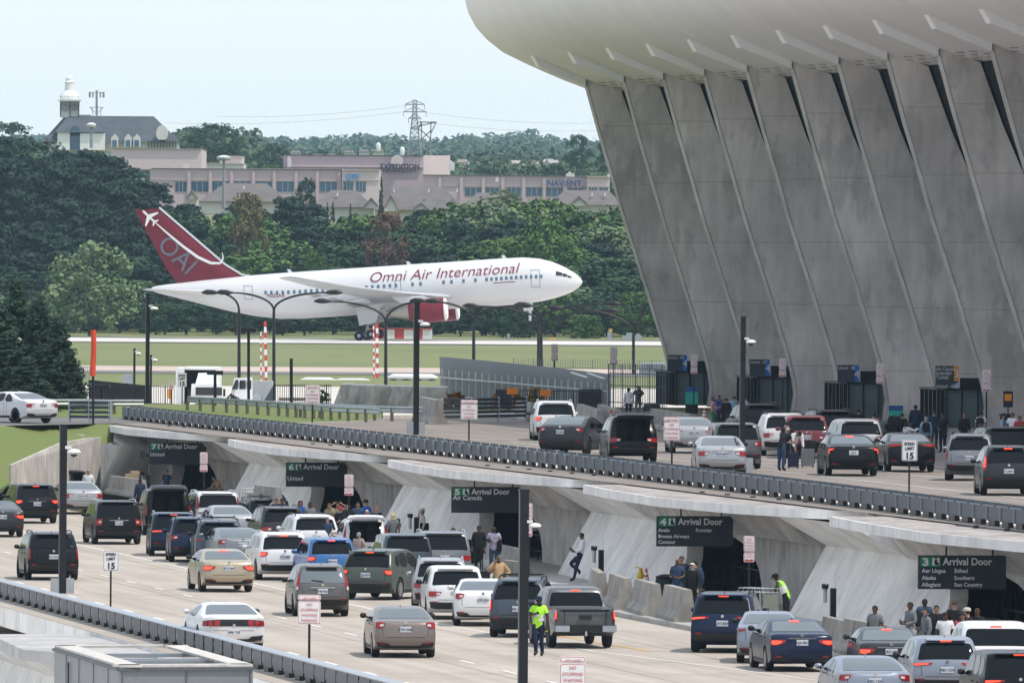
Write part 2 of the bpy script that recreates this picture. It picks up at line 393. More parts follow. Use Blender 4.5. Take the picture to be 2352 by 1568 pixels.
# wing wall that cuts off the bank
mb = MB()
tops = [(25, 1068), (60, 1052), (110, 1030), (140, 1017), (200, 1006), (232, 1004)]
pts = []
for x, y in tops:
    f = (x - 25) / 207.0; Y = 499 + f * 25; pts.append(gY(x, y, Y))
poly = [Vector((p.x, p.y, 0)) for p in (pts[0], pts[-1])][::-1]
poly = [Vector((pts[0].x, pts[0].y, -.2))] + pts + [Vector((pts[-1].x, pts[-1].y, -.2))]
mb.prism(poly, (-.1, .45, 0))
wwl = V * .0
struct('wing_wall', mb, m_wall2, label='concrete wing wall with sloping top against the grass bank')
# near-left: pier behind the wing wall up to slab
# ---------------------------------------------------------------- arrivals wall modules
PITCH = 46.3
def bay(k, t0, zb=0.0, w_off=0.0, open_=True):
    """one bay of the concrete wall: raking pier, corbel, recessed wall, arched opening"""
    def Q(w, t, z): return P(w + w_off, t, z + zb)
    ws = lambda z: 66.0 + max(0, min(1, z / 2.4)) * 1.3
    b = MB()
    ed = [(-24.9, 0), (-24.7, .45), (-24.1, .95), (-23.3, 1.4), (-22.5, 1.68), (-21.4, 1.9), (-20, 2.03), (-18.6, 2.12), (-17.4, 2.25), (-16.5, 2.4)]
    front = [Q(ws(z), t0 + dt, z) for dt, z in ed]; back = [Q(ws(z) + .62, t0 + dt + .3, z) for dt, z in ed]
    far = [Q(ws(z), t0, z) for z in (2.4, 1.6, .8, 0)]
    # raking face as a fan of rows
    rows = [0, .45, .95, 1.4, 1.68, 1.9, 2.03, 2.12, 2.25, 2.4]
    for i in range(9):
        z0, z1 = rows[i], rows[i + 1]
        b.add([front[i], front[i + 1], Q(ws(z1), t0, z1), Q(ws(z0), t0, z0)], [(0, 1, 2, 3)])
        b.add([front[i], front[i + 1], back[i + 1], back[i]], [(3, 2, 1, 0)])
    # facet to the recessed wall
    fc = [(0, 5.0), (.8, 4.3), (1.6, 3.6), (2.4, 3.0)]
    for (za, ta), (zc, tb) in zip(fc, fc[1:]):
        b.add([Q(ws(za), t0, za), Q(ws(zc), t0, zc), Q(68, t0 + tb, zc), Q(68, t0 + ta, za)], [(0, 1, 2, 3)])
    # corbel over the pier, and its cut side
    b.add([Q(67.3, t0 - 13.5, 2.4), Q(67.3, t0, 2.4), Q(65.7, t0 + .6, 3.36), Q(65.7, t0 - 12.4, 3.36)], [(0, 1, 2, 3)])
    b.add([Q(67.3, t0, 2.4), Q(68, t0 + 3, 2.4), Q(66.4, t0 + 3.4, 3.36), Q(65.7, t0 + .6, 3.36)], [(0, 1, 2, 3)])
    b.add([Q(67.3, t0 - 13.5, 2.4), Q(65.7, t0 - 12.4, 3.36), Q(67.6, t0 - 13.2, 3.36), Q(68.4, t0 - 14.3, 2.4)], [(0, 1, 2, 3)])
    b.add([Q(67.3, t0 - 13.5, 2.4), Q(68.4, t0 - 14.3, 2.4), Q(68.4, t0 - 17, 2.3), Q(67.3, t0 - 16.5, 2.4)], [(0, 1, 2, 3)])
    o = struct('arrivals_pier_wall', b, m_wall)
    # recessed wall with the near edge of the opening
    b = MB(); T0 = t0 + 3
    pw = [(T0 + 2, 0), (T0 + 12.4, 0), (T0 + 12.5, .7), (T0 + 13, 1.2), (T0 + 14.2, 1.65), (T0 + 15.8, 1.95), (T0 + 17.6, 2.12), (T0 + 20, 2.2), (T0 + 20, 2.36), (T0, 2.36)]
    b.prism([Q(68, t, z) for t, z in pw], V * .6)
    b.prism([Q(68, T0 - .1, 2.362), Q(67.25, T0 - .1, 2.362), Q(66.4, T0 + .3, 3.36), Q(68, T0 + .3, 3.36)], U * (PITCH - 16.8))
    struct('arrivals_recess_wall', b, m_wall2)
    b = MB(); b.prism([Q(68.62, t0 + 31, 0), Q(68.62, t0 + 31, 3.3), Q(72, t0 + 31, 3.3), Q(72, t0 + 31, 0)], U * .4)
    b.prism([Q(66.75, t0 - 15.3, 0), Q(67.9, t0 - 15.3, 3.3), Q(72, t0 - 15.3, 3.3), Q(72, t0 - 15.3, 0)], U * .15)
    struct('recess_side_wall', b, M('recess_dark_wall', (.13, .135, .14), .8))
    if open_:
        d = thing('glass_doorway', DOORL[k], 'doorway', Q(69.6, t0 - 26, .15), 0, 'glass entrances under the canopies')
        g = MB(d.location)
        g.prism([Q(69.9, t0 - 34.5, .16), Q(69.9, t0 - 34.5, 3.0), Q(69.9, t0 - 16, 3.0), Q(69.9, t0 - 16, .16)], V * .04); g.build('glass', m_glassd, d)
        for i in range(11):
            t = t0 - 34.5 + i * 1.75
            g = MB(d.location); g.box(Q(69.83, t, 1.55), (.10, .16, 2.8), PHI); g.build('frame', m_black, d)
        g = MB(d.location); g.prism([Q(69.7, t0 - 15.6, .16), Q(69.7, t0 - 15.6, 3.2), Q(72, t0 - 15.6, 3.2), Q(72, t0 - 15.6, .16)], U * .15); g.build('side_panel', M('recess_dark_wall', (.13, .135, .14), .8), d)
        g = MB(d.location)
        for z in (.5, 1.1): g.beam(Q(68.3, t0 - 30, z), Q(68.3, t0 - 20, z), .05)
        for i in range(6): g.beam(Q(68.3, t0 - 30 + 2 * i, .15), Q(68.3, t0 - 30 + 2 * i, 1.1), .05)
        g.build('hand_rail', m_black, d)
DOORL = ['dark glazed arrival entrance beneath the 2 bay at the right edge', 'dark glazed arrival entrance below the 3 Arrival Door sign', 'dark glazed arrival entrance below the 4 Arrival Door sign', 'dark glazed arrival entrance below the 5 Arrival Door sign', 'dark glazed arrival entrance below the 6 Arrival Door sign', 'dark glazed arrival entrance below the 7 Arrival Door sign']
T_CR = [360 + PITCH * (k - 1) for k in range(0, 5)]
for k in range(0, 5): bay(k, T_CR[k])
bay(5, T_CR[4] + PITCH)
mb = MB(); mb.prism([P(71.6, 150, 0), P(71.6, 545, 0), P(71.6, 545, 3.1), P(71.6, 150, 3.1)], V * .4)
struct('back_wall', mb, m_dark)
# canopies: saw-toothed slabs
def canopy(t0, zt, woff=0, thick=.30, label=None):
    # plan polygon, t0 = far end
    pl = [(64.8, 0), (64.25, -9), (63.9, -20), (63.95, -21.2), (64.6, -30), (66.0, -37), (67.6, -40.5), (68.6, -40.5), (68.6, 0)]
    b = MB()
    vs = [P(w + woff, t0 + dt, zt) for w, dt in pl]
    b.prism([v - Vector((0, 0, thick)) for v in vs], (0, 0, thick))
    o = struct('canopy_slab', b, m_slab, label=label)
    b = MB(); b.add([P(w + woff + (.12 if i < 7 else 0), t0 + dt + (-.15 if i in (0, 8) else .1 if i in (6, 7) else 0), zt + .006) for i, (w, dt) in enumerate(pl)], [tuple(range(len(pl)))])
    o = struct('canopy_top', b, m_slabtop)
    # beam shadow gap under the slab, cables along the top
    b = MB()
    b.tube([P(66.4 + woff, t0 - 12, zt + .03), P(66.9 + woff, t0 - 22, zt + .03), P(67.4 + woff, t0 - 33, zt + .03), P(67.9 + woff, t0 - 40, zt + .03)], .022, 5)
    b.tube([P(66.9 + woff, t0 - 17, zt + .03), P(67.3 + woff, t0 - 30, zt + .03), P(68.2 + woff, t0 - 40, zt + .03)], .02, 5)
    for k in range(7): b.box(P(66.4 + .22 * k + woff, t0 - 15 - 3.6 * k, zt + .05), (.16, .16, .09), PHI)
    c = b.build('cable', m_black); tag(c, label='black cables on the canopy top ' + {535: 'nearest the wing wall', 487: 'above the man with raised hands', 440: 'above the man leaning on the pier', 393: 'above the men by the striped cone', 346: 'above the masked man with a backpack', 299: 'beyond the right edge'}[int(t0)], cat='cable', group='cables on the canopy tops'); return o
CT = [535.0, 487.4, 440.0, 393.0, 346.1, 299.0]
for t in CT: canopy(t, 3.65)
mb = MB(); mb.prism([P(65.9, 150, 3.34), P(65.9, 545, 3.34), P(65.9, 545, 3.352), P(65.9, 150, 3.352)], V * 1.7)
# ---------------------------------------------------------------- big guard rails
def rail(name, label, w0, pts, zb, t_near, t_far, pitch=2.2, faceout=1):
    """pts: list of (t, w) so that the rail can drift; panels from t_far to t_near"""
    def wat(t):
        for (ta, wa), (tb, wb) in zip(pts, pts[1:]):
            if ta <= t <= tb: return wa + (wb - wa) * (t - ta) / (tb - ta)
        return pts[0][1] if t < pts[0][0] else pts[-1][1]
    n = int((t_far - t_near) / pitch)
    org = P(wat(t_far), t_far, zb)
    r = thing(name, label, 'guard rail', org)
    if faceout:      # panel turned towards the viewer, light return at its near end
        pm = MB(); pm.box((0, 0, .38), (.03, pitch * 1.0, .40)); panel_me = pm.mesh('panel')
        tm = MB(); tm.box((0, 0, 0), (.10, .03, .43)); ret_me = tm.mesh('panel_return')
        cm = MB(); cm.box((.17, 0, .575), (.34, pitch * .99, .02)); cm.box((.40, 0, .60), (.03, pitch * .86, .13)); cm.box((.02, -.0, .59), (.04, .14, .07)); cap_me = cm.mesh('top_cap')
    else:
        pm = MB(); pm.box((0, 0, .36), (.03, pitch * .84, .42)); panel_me = pm.mesh('panel')
        tm = MB(); tm.box((.04, 0, 0), (.03, pitch * .2, .43)); ret_me = tm.mesh('panel_return')
        cm = MB(); cm.box((.15, 0, .585), (.42, pitch * 1.0, .03)); cap_me = cm.mesh('top_cap')
    st = MB()
    for i in range(n):
        t = t_far - (i + .5) * pitch; p = P(wat(t), t, zb) - org
        rz = PHI - (math.radians(1.9) if faceout else 0)
        o = link('panel', panel_me, m_steel, r, p, rz)
        q = P(wat(t) - (.01 if faceout else 0), t - pitch / 2 + (.0 if faceout else 0), zb + .36) - org
        link('panel_return', ret_me, m_steel_hi if faceout else m_black, r, q, PHI)
        link('top_cap', cap_me, m_steel_hi if not faceout else m_steel, r, p + Vector((0, 0, .0)), PHI)
        # posts and lower works
        st.box(P(wat(t) + .1, t + .5, zb - .07) - org, (.16, .95, .52), PHI)
    for i in range(0, n, 3):
        t = t_far - (i + .5) * pitch
        st.beam(P(wat(t) - .06, t + 1.6, zb - .12) - org, P(wat(t) - .1, t - 2.2, zb - .08) - org, .09)
        st.beam(P(wat(t) - .25, t + .5, zb - .30) - org, P(wat(t) - .05, t - .2, zb - .05) - org, .05)
    lit_strip = MB(); lit_strip.prism([P(wat(t_near) + .26, t_near, zb) - org, P(wat((t_near + t_far) / 2) + .26, (t_near + t_far) / 2, zb) - org, P(wat(t_far) + .26, t_far, zb) - org, P(wat(t_far) + 1.6, t_far, zb) - org, P(wat((t_near + t_far) / 2) + 1.6, (t_near + t_far) / 2, zb) - org, P(wat(t_near) + 1.6, t_near, zb) - org], (0, 0, .035)); lit_strip.build('sunlit_strip', M('sunlit_cream', (.80, .70, .60), .8, var=.1, scale=2), r)  # strip painted cream for the sunlit roadway showing through the rail gaps
    k0 = [P(wat(t_far - i * pitch) - .05, t_far - i * pitch, zb - .12) - org for i in range(n + 1)]
    for a, c in zip(k0, k0[1:]): st.beam(a, c, .06, .05)
    k1 = [P(wat(t_far - i * pitch) - .12, t_far - i * pitch, zb - .27) - org for i in range(n + 1)]
    for a, c in zip(k1, k1[1:]): st.beam(a, c, .10, .05)
    o = st.build('post', m_black, r); o['kind'] = 'stuff'
    return r
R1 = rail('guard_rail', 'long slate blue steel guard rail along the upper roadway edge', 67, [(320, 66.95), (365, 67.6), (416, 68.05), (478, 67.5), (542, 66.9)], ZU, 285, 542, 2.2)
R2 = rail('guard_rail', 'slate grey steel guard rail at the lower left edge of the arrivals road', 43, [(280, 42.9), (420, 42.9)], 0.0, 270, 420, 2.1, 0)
# ---------------------------------------------------------------- lower left corner works
for t in (385.0 + 17, 339 + 9.5): pass
b = MB(); cl = [(-60, 1393), (60, 1395), (85, 1403), (85, 1431), (60, 1430), (-60, 1432)]
def low_canopy(top, th, back, name='canopy_slab', lab=None):
    vs = [gz(x, y, -.1) for x, y in top]
    b = MB(); poly = vs + [v + V * back for v in (vs[-1], vs[0])]
    b.prism([p - Vector((0, 0, th)) for p in poly], (0, 0, th)); return struct(name, b, concrete('low_canopy_concrete', (.45, .44, .43), .15, None, .85, True, .5), label=lab)
low_canopy([(-120, 1392), (20, 1397), (60, 1398), (85, 1403)], .47, 2.5)
low_canopy([(-60, 1455), (0, 1467), (53, 1491), (130, 1496), (200, 1500)], .34, 3.2)
b = MB()
for (x0, x1, mt) in ((0, 1, 0),):
    b.add([P(39.9, 300, -.5), P(39.9, 420, -.5), P(41.5, 420, -1.6), P(41.5, 300, -1.6)], [(0, 1, 2, 3)])
    b.add([P(41.5, 300, -1.6), P(41.5, 420, -1.6), P(40.4, 420, -5), P(40.4, 300, -5)], [(0, 1, 2, 3)])
struct('lower_wall', b, m_wall)
sheet('lower_pavement', [P(10, 150, -3.2), P(40.6, 150, -3.2), P(40.6, 420, -3.2), P(10, 420, -3.2)], m_wall)
# roof box of ventilation shaft in the lower left corner
bx = thing('ventilation_box', 'open topped grey metal ventilation housing in the lower left corner', 'ventilation box', gz(275, 1532, 1.3))
zt = 1.3; A = gz(125, 1486, zt); B = gz(275, 1532, zt); C = gz(581, 1530, zt); D = gz(496, 1504, zt); Dn = gz(420, 1488, zt)
b = MB(bx.location)
low = Vector((0, 0, -4.5))
def wallq(b, p, q, th):
    n = (q - p).cross(Vector((0, 0, 1))).normalized() * th
    b.hexa([p + low, q + low, q + n + low, p + n + low, p, q, q + n, p + n])
wallq(b, A, B, -.12); wallq(b, B, C, -.12)
b.build('side_panel', m_lgrey, bx)
def rim(b, p, q, wd, up=.06):
    n = (q - p).cross(Vector((0, 0, 1))).normalized() * wd
    z = Vector((0, 0, up)); b.hexa([p, q, q + n, p + n, p + z, q + z, q + n + z, p + n + z])
zc = Vector((0, 0, .004))
m_rim = M('box_rim', (.56, .53, .49), .7, var=.25, scale=3, detail=8)
E = A + (C - B)
b = MB(bx.location); ctr = (A + C) / 2
for p, q in ((B, A), (C, B), (E, C), (A, E)):
    n = (q - p).cross(Vector((0, 0, 1))).normalized(); s = 1 if (ctr - p).dot(n) > 0 else -1
    rim(b, p + zc, q + zc, s * .55)
b.build('rim', m_rim, bx)
b = MB(bx.location); e1 = (C - B).normalized(); e2 = (A - B).normalized()
LB = (C - B).length; LA = (A - B).length
b = MB(bx.location)
for f in (.02, .5, .98): b.beam(B.lerp(C, f) + Vector((0, -.01, -.02)), B.lerp(C, f) + Vector((0, -.01, -3)), .035)
for f in (.16, .38, .6, .8): b.beam(B.lerp(A, f) + Vector((-.02, -.01, -.02)), B.lerp(A, f) + Vector((-.02, -.01, -3)), .02)
b.beam(B + Vector((-.03, -.03, -.05)), C + Vector((0, -.03, -.05)), .07); b.beam(B + Vector((-.03, -.03, -.05)), A + Vector((-.03, -.03, -.05)), .07)
b.build('panel_joint', M('joint_grey', (.10, .105, .11), .6), bx)
b = MB(bx.location); b.box(A.lerp(B, .25) + Vector((-.05, -.05, -.6)), (.07, .03, .7), .9); b.build('label_plate', m_white, bx)
def bp(u, v, z=0): return B + e1 * (u * LB) + e2 * (v * LA) + Vector((0, 0, z))
for v_ in (.35, .42, .68): b.beam(bp(.06, v_, -.05), bp(.94, v_, -.05), .25, .1)
b.build('cross_beam', m_galv, bx)
b = MB(bx.location); b.add([bp(.02, .02, -1.0), bp(.98, .02, -1.0), bp(.98, .98, -1.0), bp(.02, .98, -1.0)], [(0, 1, 2, 3)]); b.build('inner_floor', m_dark, bx)
# ---------------------------------------------------------------- air
hz = MB(); hz.box((0, 4250, 66), (7400, 9800, 146)); ho = hz.build('haze', None); ho['kind'] = 'stuff'
hm = bpy.data.materials.new('haze_air'); hm.use_nodes = True; hm.node_tree.nodes.clear()
h_o = hm.node_tree.nodes.new('ShaderNodeOutputMaterial'); h_v = hm.node_tree.nodes.new('ShaderNodeVolumePrincipled')
h_v.inputs['Color'].default_value = (.52, .78, 1.0, 1); h_v.inputs['Density'].default_value = 3.8e-5; h_v.inputs['Anisotropy'].default_value = .0
hm.node_tree.links.new(h_v.outputs[0], h_o.inputs['Volume']); ho.data.materials.append(hm)
# ---------------------------------------------------------------- terminal: fins, roof, glass
T1, TP = 601.0, 12.19
FR = [(98.97, 21.25), (99.9, 18.0), (100.55, 15.9), (101.3, 13.4), (101.9, 11.6), (102.5, 9.8), (103.0, 8.2), (103.45, 6.8), (103.75, 5.6), (103.86, 4.8), (103.72, 3.8)]
RR = [(109.5, 3.8), (106.4, 8.5), (104.6, 12.0), (103.1, 15.2), (102.0, 17.7), (100.95, 20.5)]
ter = thing('terminal_building', 'airport terminal with upswept white concrete roof on leaning fins', 'terminal', P(104, 540, ZU))
tl = ter.location
cm = MB(tl); base = [P(w, T1, z) for w, z in FR + RR]
b = MB(); b.prism([P(w, .45, z) - P(0, 0, 0) for w, z in FR + RR], U * -.9)
fin_me = b.mesh('fin'); bmm = bmesh.new(); bmm.from_mesh(fin_me); bmesh.ops.recalc_face_normals(bmm, faces=bmm.faces); bmm.to_mesh(fin_me); bmm.free()
b = MB()   # bright nosing, a hair proud of the front edge
fr2 = [(w - .012, z) for w, z in FR]; fr3 = [(w + .05, z) for w, z in FR][::-1]
for (a, c) in zip(fr2, fr2[1:]):
    b.hexa([P(a[0], -.46, a[1]), P(a[0], .46, a[1]), P(a[0] + .06, .46, a[1]), P(a[0] + .06, -.46, a[1]), P(c[0], -.46, c[1]), P(c[0], .46, c[1]), P(c[0] + .06, .46, c[1]), P(c[0] + .06, -.46, c[1])])
nose_me = b.mesh('nosing')
# soffit rib: white strip painted for daylight through the roof, from the fin tip up and out along the soffit
RS = [(101.97, 20.42), (100.12, 20.72), (98.97, 21.13), (97.78, 21.62), (96.9, 22.0), (95.58, 22.62), (94.69, 23.3), (94.05, 24.0), (93.65, 24.75), (93.4, 25.7), (93.35, 27.0), (93.6, 28.6), (94.1, 29.6)]
RTOP = [(95.2, 29.0), (97.2, 26.6), (100, 24.6), (104, 22.6), (110, 20.8), (120, 19.0), (132, 18.0)]
b = MB()
slot = [(98.97, 21.10), (96.8, 22.0)]
b.hexa([P(98.99, -.62, 20.78), P(98.99, .62, 20.78), P(98.99, .62, 21.2), P(98.99, -.62, 21.2), P(96.5, -.5, 21.74), P(96.5, .5, 21.74), P(96.1, .5, 22.42), P(96.1, -.5, 22.42)])
slot_me = b.mesh('daylight_strip')
gl_pl = [(103.3, 3.9 + 16.0), (109, 3.9)]
for i in range(-3, 18):
    t = T1 - TP * i
    if i < -1: continue
    if i >= 0: link('fin', fin_me, m_col, ter, P(0, t, 0) - tl); link('nosing', nose_me, m_coledge, ter, P(0, t, 0) - tl)
    if i >= 0: link('daylight_strip', slot_me, M('daylight_white', (.92, .91, .89), .6, var=.03), ter, P(0, t, 0) - tl)
    # window wall between fins
    g = MB(tl); n_ = V
    t_w = t - (.47 if i >= 0 else 6.2)
    g.prism([P(101.05, t_w, 20.56), P(102.15, t_w, 17.6), P(103.25, t_w, 15.1), P(104.8, t_w, 11.9), P(106.6, t_w, 8.4), P(109.6, t_w, 3.9), P(109.9, t_w, 3.9), P(101.4, t_w, 20.56)], U * -((TP - .94) if i >= 0 else 5))
    g.build('window_wall', m_dark, ter)
# roof shell, a little beyond the far fin, with gently curved nose in plan
b = MB(tl); rings = []
for t, dw, dz in ((607.2, .0, 0.0), (604, 0, 0), (560, 0, 0), (480, 0, 0), (400, 0, 0)):
    rings.append([P(w + dw, t, z) for w, z in RS + RTOP + [(132, 16.5), (112, 19.2), (104, 20.3)]])
b.loft(rings, True); rf = b.build('roof', m_roof, ter, smooth=28)
# small slots in the soffit
b = MB(tl)
for i in range(0, 12):
    t = T1 - TP * i
    for q in range(7):
        f = (q + .5) / 7
        for (w, z) in ((99.5, 20.9), (100.3, 20.66)) if q % 2 else ((99.9, 20.78),):
            c = P(w, t - .8 - (TP - 1.6) * f, z - .015); b.box(c, (.42, .16, .02), PHI, None)
o = b.build('soffit_slot', m_black, ter); o['kind'] = 'stuff'
b = MB(tl); b.prism([P(109.6, 400, ZU), P(109.6, 612, ZU), P(109.6, 612, 18), P(109.6, 400, 18)], V * .3); b.build('rear_wall', m_dark, ter)
# far end wall of the building
b = MB(tl); b.prism([P(107.5, T1 + 1, ZU), P(131, T1 + 1, ZU), P(131, T1 + 1, 17.5), P(104.7, T1 + 1, 17.5)], U * .3); b.build('end_wall', m_glassd, ter)
# glass porches between the fins
def porch(t_c, lab, wl=102.1):
    d = thing('glass_porch', lab, 'entrance', P(103, t_c, ZU + .15), 0, 'glass porches between the fins'); L = d.location; h = 1.72; z0 = ZU + .16
    t0, t1 = t_c - 3, t_c + 3; w0, w1 = wl, wl + 3.6
    b = MB(L); b.prism([P(w0 + .05, t0 + .05, z0), P(w1, t0 + .05, z0), P(w1, t0 + .05, z0 + h), P(w0 + .05, t0 + .05, z0 + h)], U * .03); b.build('side_glass', M('porch_glass', (.10, .13, .14), .08, var=.3, scale=.8), d)
    b = MB(L); b.prism([P(w0 + .05, t0 + .1, z0), P(w0 + .05, t1, z0), P(w0 + .05, t1, z0 + h), P(w0 + .05, t0 + .1, z0 + h)], V * .03); b.build('front_glass', m_glassd, d)
    b = MB(L); b.prism([P(w0 - .1, t0 - .1, z0 + h), P(w0 - .1, t1 + .1, z0 + h), P(w1, t1 + .1, z0 + h), P(w1, t0 - .1, z0 + h)], (0, 0, .09)); b.build('porch_roof', m_black, d)
    for k in range(7):
        b = MB(L); b.box(P(w0, t0 + k * 1.0, z0 + h / 2), (.09, .14, h), PHI); b.build('frame', m_black, d)
    for ww in (w0 + .75, w0 + 1.5, w1 - .7):
        b = MB(L); b.box(P(ww, t0, z0 + h / 2), (.07, .05, h), PHI); b.build('frame', m_black, d)
    return d
PORL = ['glass porch at the foot of the farthest fins below the United 4D sign', 'glass porch with open frame below the United 4C sign', 'glass porch with yellow entrance arrow below the United 4B sign', 'glass porch with yellow entrance arrow below the Air Canada sign']
for tc, lab in ((T1 - TP + 3.6, 0), (T1 - 3 * TP + 3.6, 1), (T1 - 5 * TP + 3.6, 2), (T1 - 7 * TP + 3.6, 3)): porch(tc, PORL[lab])
# ================================================================ trees
def leafmat(name, c, v=.35, rnd=.22):
    m = M(name, c, .75, var=v, scale=.45, detail=5, spec=.25, rnd=rnd)
    b = m.node_tree.nodes['Principled BSDF']
    return m
m_pine = leafmat('pine_needles', (.017, .036, .024)); m_leaf = leafmat('leaves_mid', (.030, .064, .024)); m_lite = leafmat('leaves_light', (.075, .14, .032))
m_pale = leafmat('leaves_pale', (.12, .175, .08)); m_brown = leafmat('leaves_russet', (.15, .085, .06)); m_tan = leafmat('leaves_tan', (.17, .14, .06)); m_cedar = leafmat('cedar_needles', (.028, .055, .035), .45)
m_bark = M('bark', (.09, .07, .055), .9, var=.3, scale=6, bump=.5)
m_orange = leafmat('leaves_orange', (.30, .16, .04))
def crown_mesh(kind, seed, H=16.0, leaf=.5, nq=2600, wide=None):
    r = random.Random(seed); vs = []; fs = []
    cl = []
    W = wide or (.32 if kind == 'pine' else .38 if kind == 'leaf' else .26) * H
    nc = 46 if kind != 'cone' else (60 if nq < 5000 else 230)
    for i in range(nc):
        if kind == 'leaf':
            h = r.uniform(.22, 1.0); rad = W * math.sqrt(max(.04, 1 - ((h - .55) / .5) ** 2)) * r.uniform(.45, 1.0)
            cr = r.uniform(.9, 1.7) * H / 16
        elif kind == 'pine':
            h = r.uniform(.25, 1.0); rad = W * (1.15 - h) * 1.25 * r.uniform(.35, 1.05); cr = r.uniform(.75, 1.35) * H / 16
        else:
            h = r.uniform(.03, 1.0); rad = W * (1.03 - h) * r.uniform(.55, 1.05); cr = r.uniform(.6, 1.0) * H / 16 * (1.15 - h * .6)
        a = r.uniform(0, 2 * PI)
        cl.append((Vector((rad * math.cos(a), rad * math.sin(a), h * H - cr * .6)), cr))
    cl.append((Vector((0, 0, H * .97 - .5)), .8 * H / 16))
    for i in range(nq):
        c, cr = cl[r.randrange(len(cl))]
        d = Vector((r.gauss(0, 1), r.gauss(0, 1), r.gauss(0, 1))).normalized() * cr * r.uniform(.55, 1.12)
        if kind == 'pine': d.z *= .55
        p = c + d
        n = (d.normalized() + Vector((r.gauss(0, .5), r.gauss(0, .5), r.gauss(.35, .5)))).normalized()
        t = n.cross(Vector((r.gauss(0, 1), r.gauss(0, 1), r.gauss(0, 1)))).normalized(); b = n.cross(t)
        s = leaf * r.uniform(.5, 1.25); q = s * r.uniform(.45, .9)
        k = len(vs); bend = n * s * .18
        vs += [tuple(p - t * s * .5 - b * q * .5), tuple(p + t * s * .1 - b * q * .55 + bend), tuple(p + t * s * .6), tuple(p + t * s * .1 + b * q * .55 + bend), tuple(p - t * s * .5 + b * q * .4)]
        fs.append((k, k + 1, k + 2, k + 3, k + 4))
    me = bpy.data.meshes.new('crown'); me.from_pydata(vs, [], fs); me.update(); return me, cl
def trunk_mesh(kind, seed, cl, H=16.0):
    r = random.Random(seed + 99); b = MB(); R0 = .02 * H
    b.tube([(0, 0, -.5), (.1, 0, H * .3), (0, .12, H * .6), (0, 0, H * .92)], [R0, R0 * .75, R0 * .45, R0 * .12], 7)
    for c, cr in cl[:12]:
        z0 = max(.15 * H, c.z - .25 * H * r.random() - 1)
        b.tube([(0, 0, z0), tuple(Vector((0, 0, z0)).lerp(c, .5) + Vector((0, 0, .3))), tuple(c)], [R0 * .35, R0 * .22, R0 * .08], 4, False)
    return b.mesh('trunk')
TREES = {}
for kind, n in (('pine', 4), ('leaf', 5), ('cone', 2)):
    for s in range(n):
        cm_, cl = crown_mesh(kind, 10 + s * 7 + len(kind), 16, .62 if kind != 'pine' else .55, 3000 if kind != 'pine' else 3400)
        TREES[(kind, s)] = (cm_, trunk_mesh(kind, s, cl))
def where(x, ri):
    zs = [(40, 'at the left edge'), (110, 'under the clock tower'), (180, 'left of the tail fin top'), (260, 'directly left of the tail fin'), (340, 'over the tip of the tail fin'), (420, 'right of the tail fin top'), (500, 'over the rear fuselage'), (570, 'under the floodlight pole'), (640, 'beside the tan leaved tree'), (710, 'over the wing tip'), (780, 'beside the thin spruces'), (850, 'left of the russet tree'), (930, 'beside the russet tree'), (1000, 'above the aircraft title'), (1080, 'under the central grey roof'), (1160, 'above the forward cabin'), (1240, 'above the cockpit'), (1310, 'beyond the aircraft nose'), (1390, 'left of the farthest fin'), (9999, 'meeting the farthest fin')]
    w = next(t for k, t in zs if x < k); return ('top row ', 'upper row ', 'upper middle row ', 'middle row ', 'lower middle row ', 'low row ', 'lowest row ', 'edge row ')[min(ri, 7)] + w
def tree(name, label, kind, s, loc, h, mat, group=None, wx=1.0, rz=None):
    cm_, tm_ = TREES[(kind, s % {'pine': 4, 'leaf': 5, 'cone': 2}[kind])]
    t = thing(name, label, 'tree', loc, rz if rz is not None else R_.uniform(0, 6.28), group)
    k = h / 16.0
    a = link('crown', cm_, mat, t, scale=(k * wx, k * wx, k)); b = link('trunk', tm_, m_bark, t, scale=(k * wx, k * wx, k))
    return t
# silhouette of the wood behind the runway (picture x -> top y)
SIL = [(-40, 300), (0, 297), (60, 318), (120, 330), (200, 332), (260, 350), (300, 372), (350, 400), (400, 438), (440, 462), (500, 490), (540, 462), (575, 445), (610, 480), (660, 450), (700, 425), (740, 490), (800, 488), (850, 480), (900, 500), (950, 480), (1010, 462), (1100, 458), (1170, 455), (1230, 445), (1300, 462), (1345, 500), (1390, 470), (1440, 465), (1520, 480)]
def sil(x):
    for (a, ya), (b, yb) in zip(SIL, SIL[1:]):
        if a <= x <= b: return ya + (yb - ya) * (x - a) / (b - a)
    return 470
LBL = {'pine': 'dark needled pine of the ', 'leaf': 'rounded green broadleaf tree of the ', 'lite': 'bright yellow-green tree of the ', 'pale': 'pale grey-green tree of the '}
rows = [(1700, 1.0), (1665, .86), (1635, .72), (1605, .58), (1578, .44), (1552, .34), (1530, .24), (1512, .15)]
rt = random.Random(21)
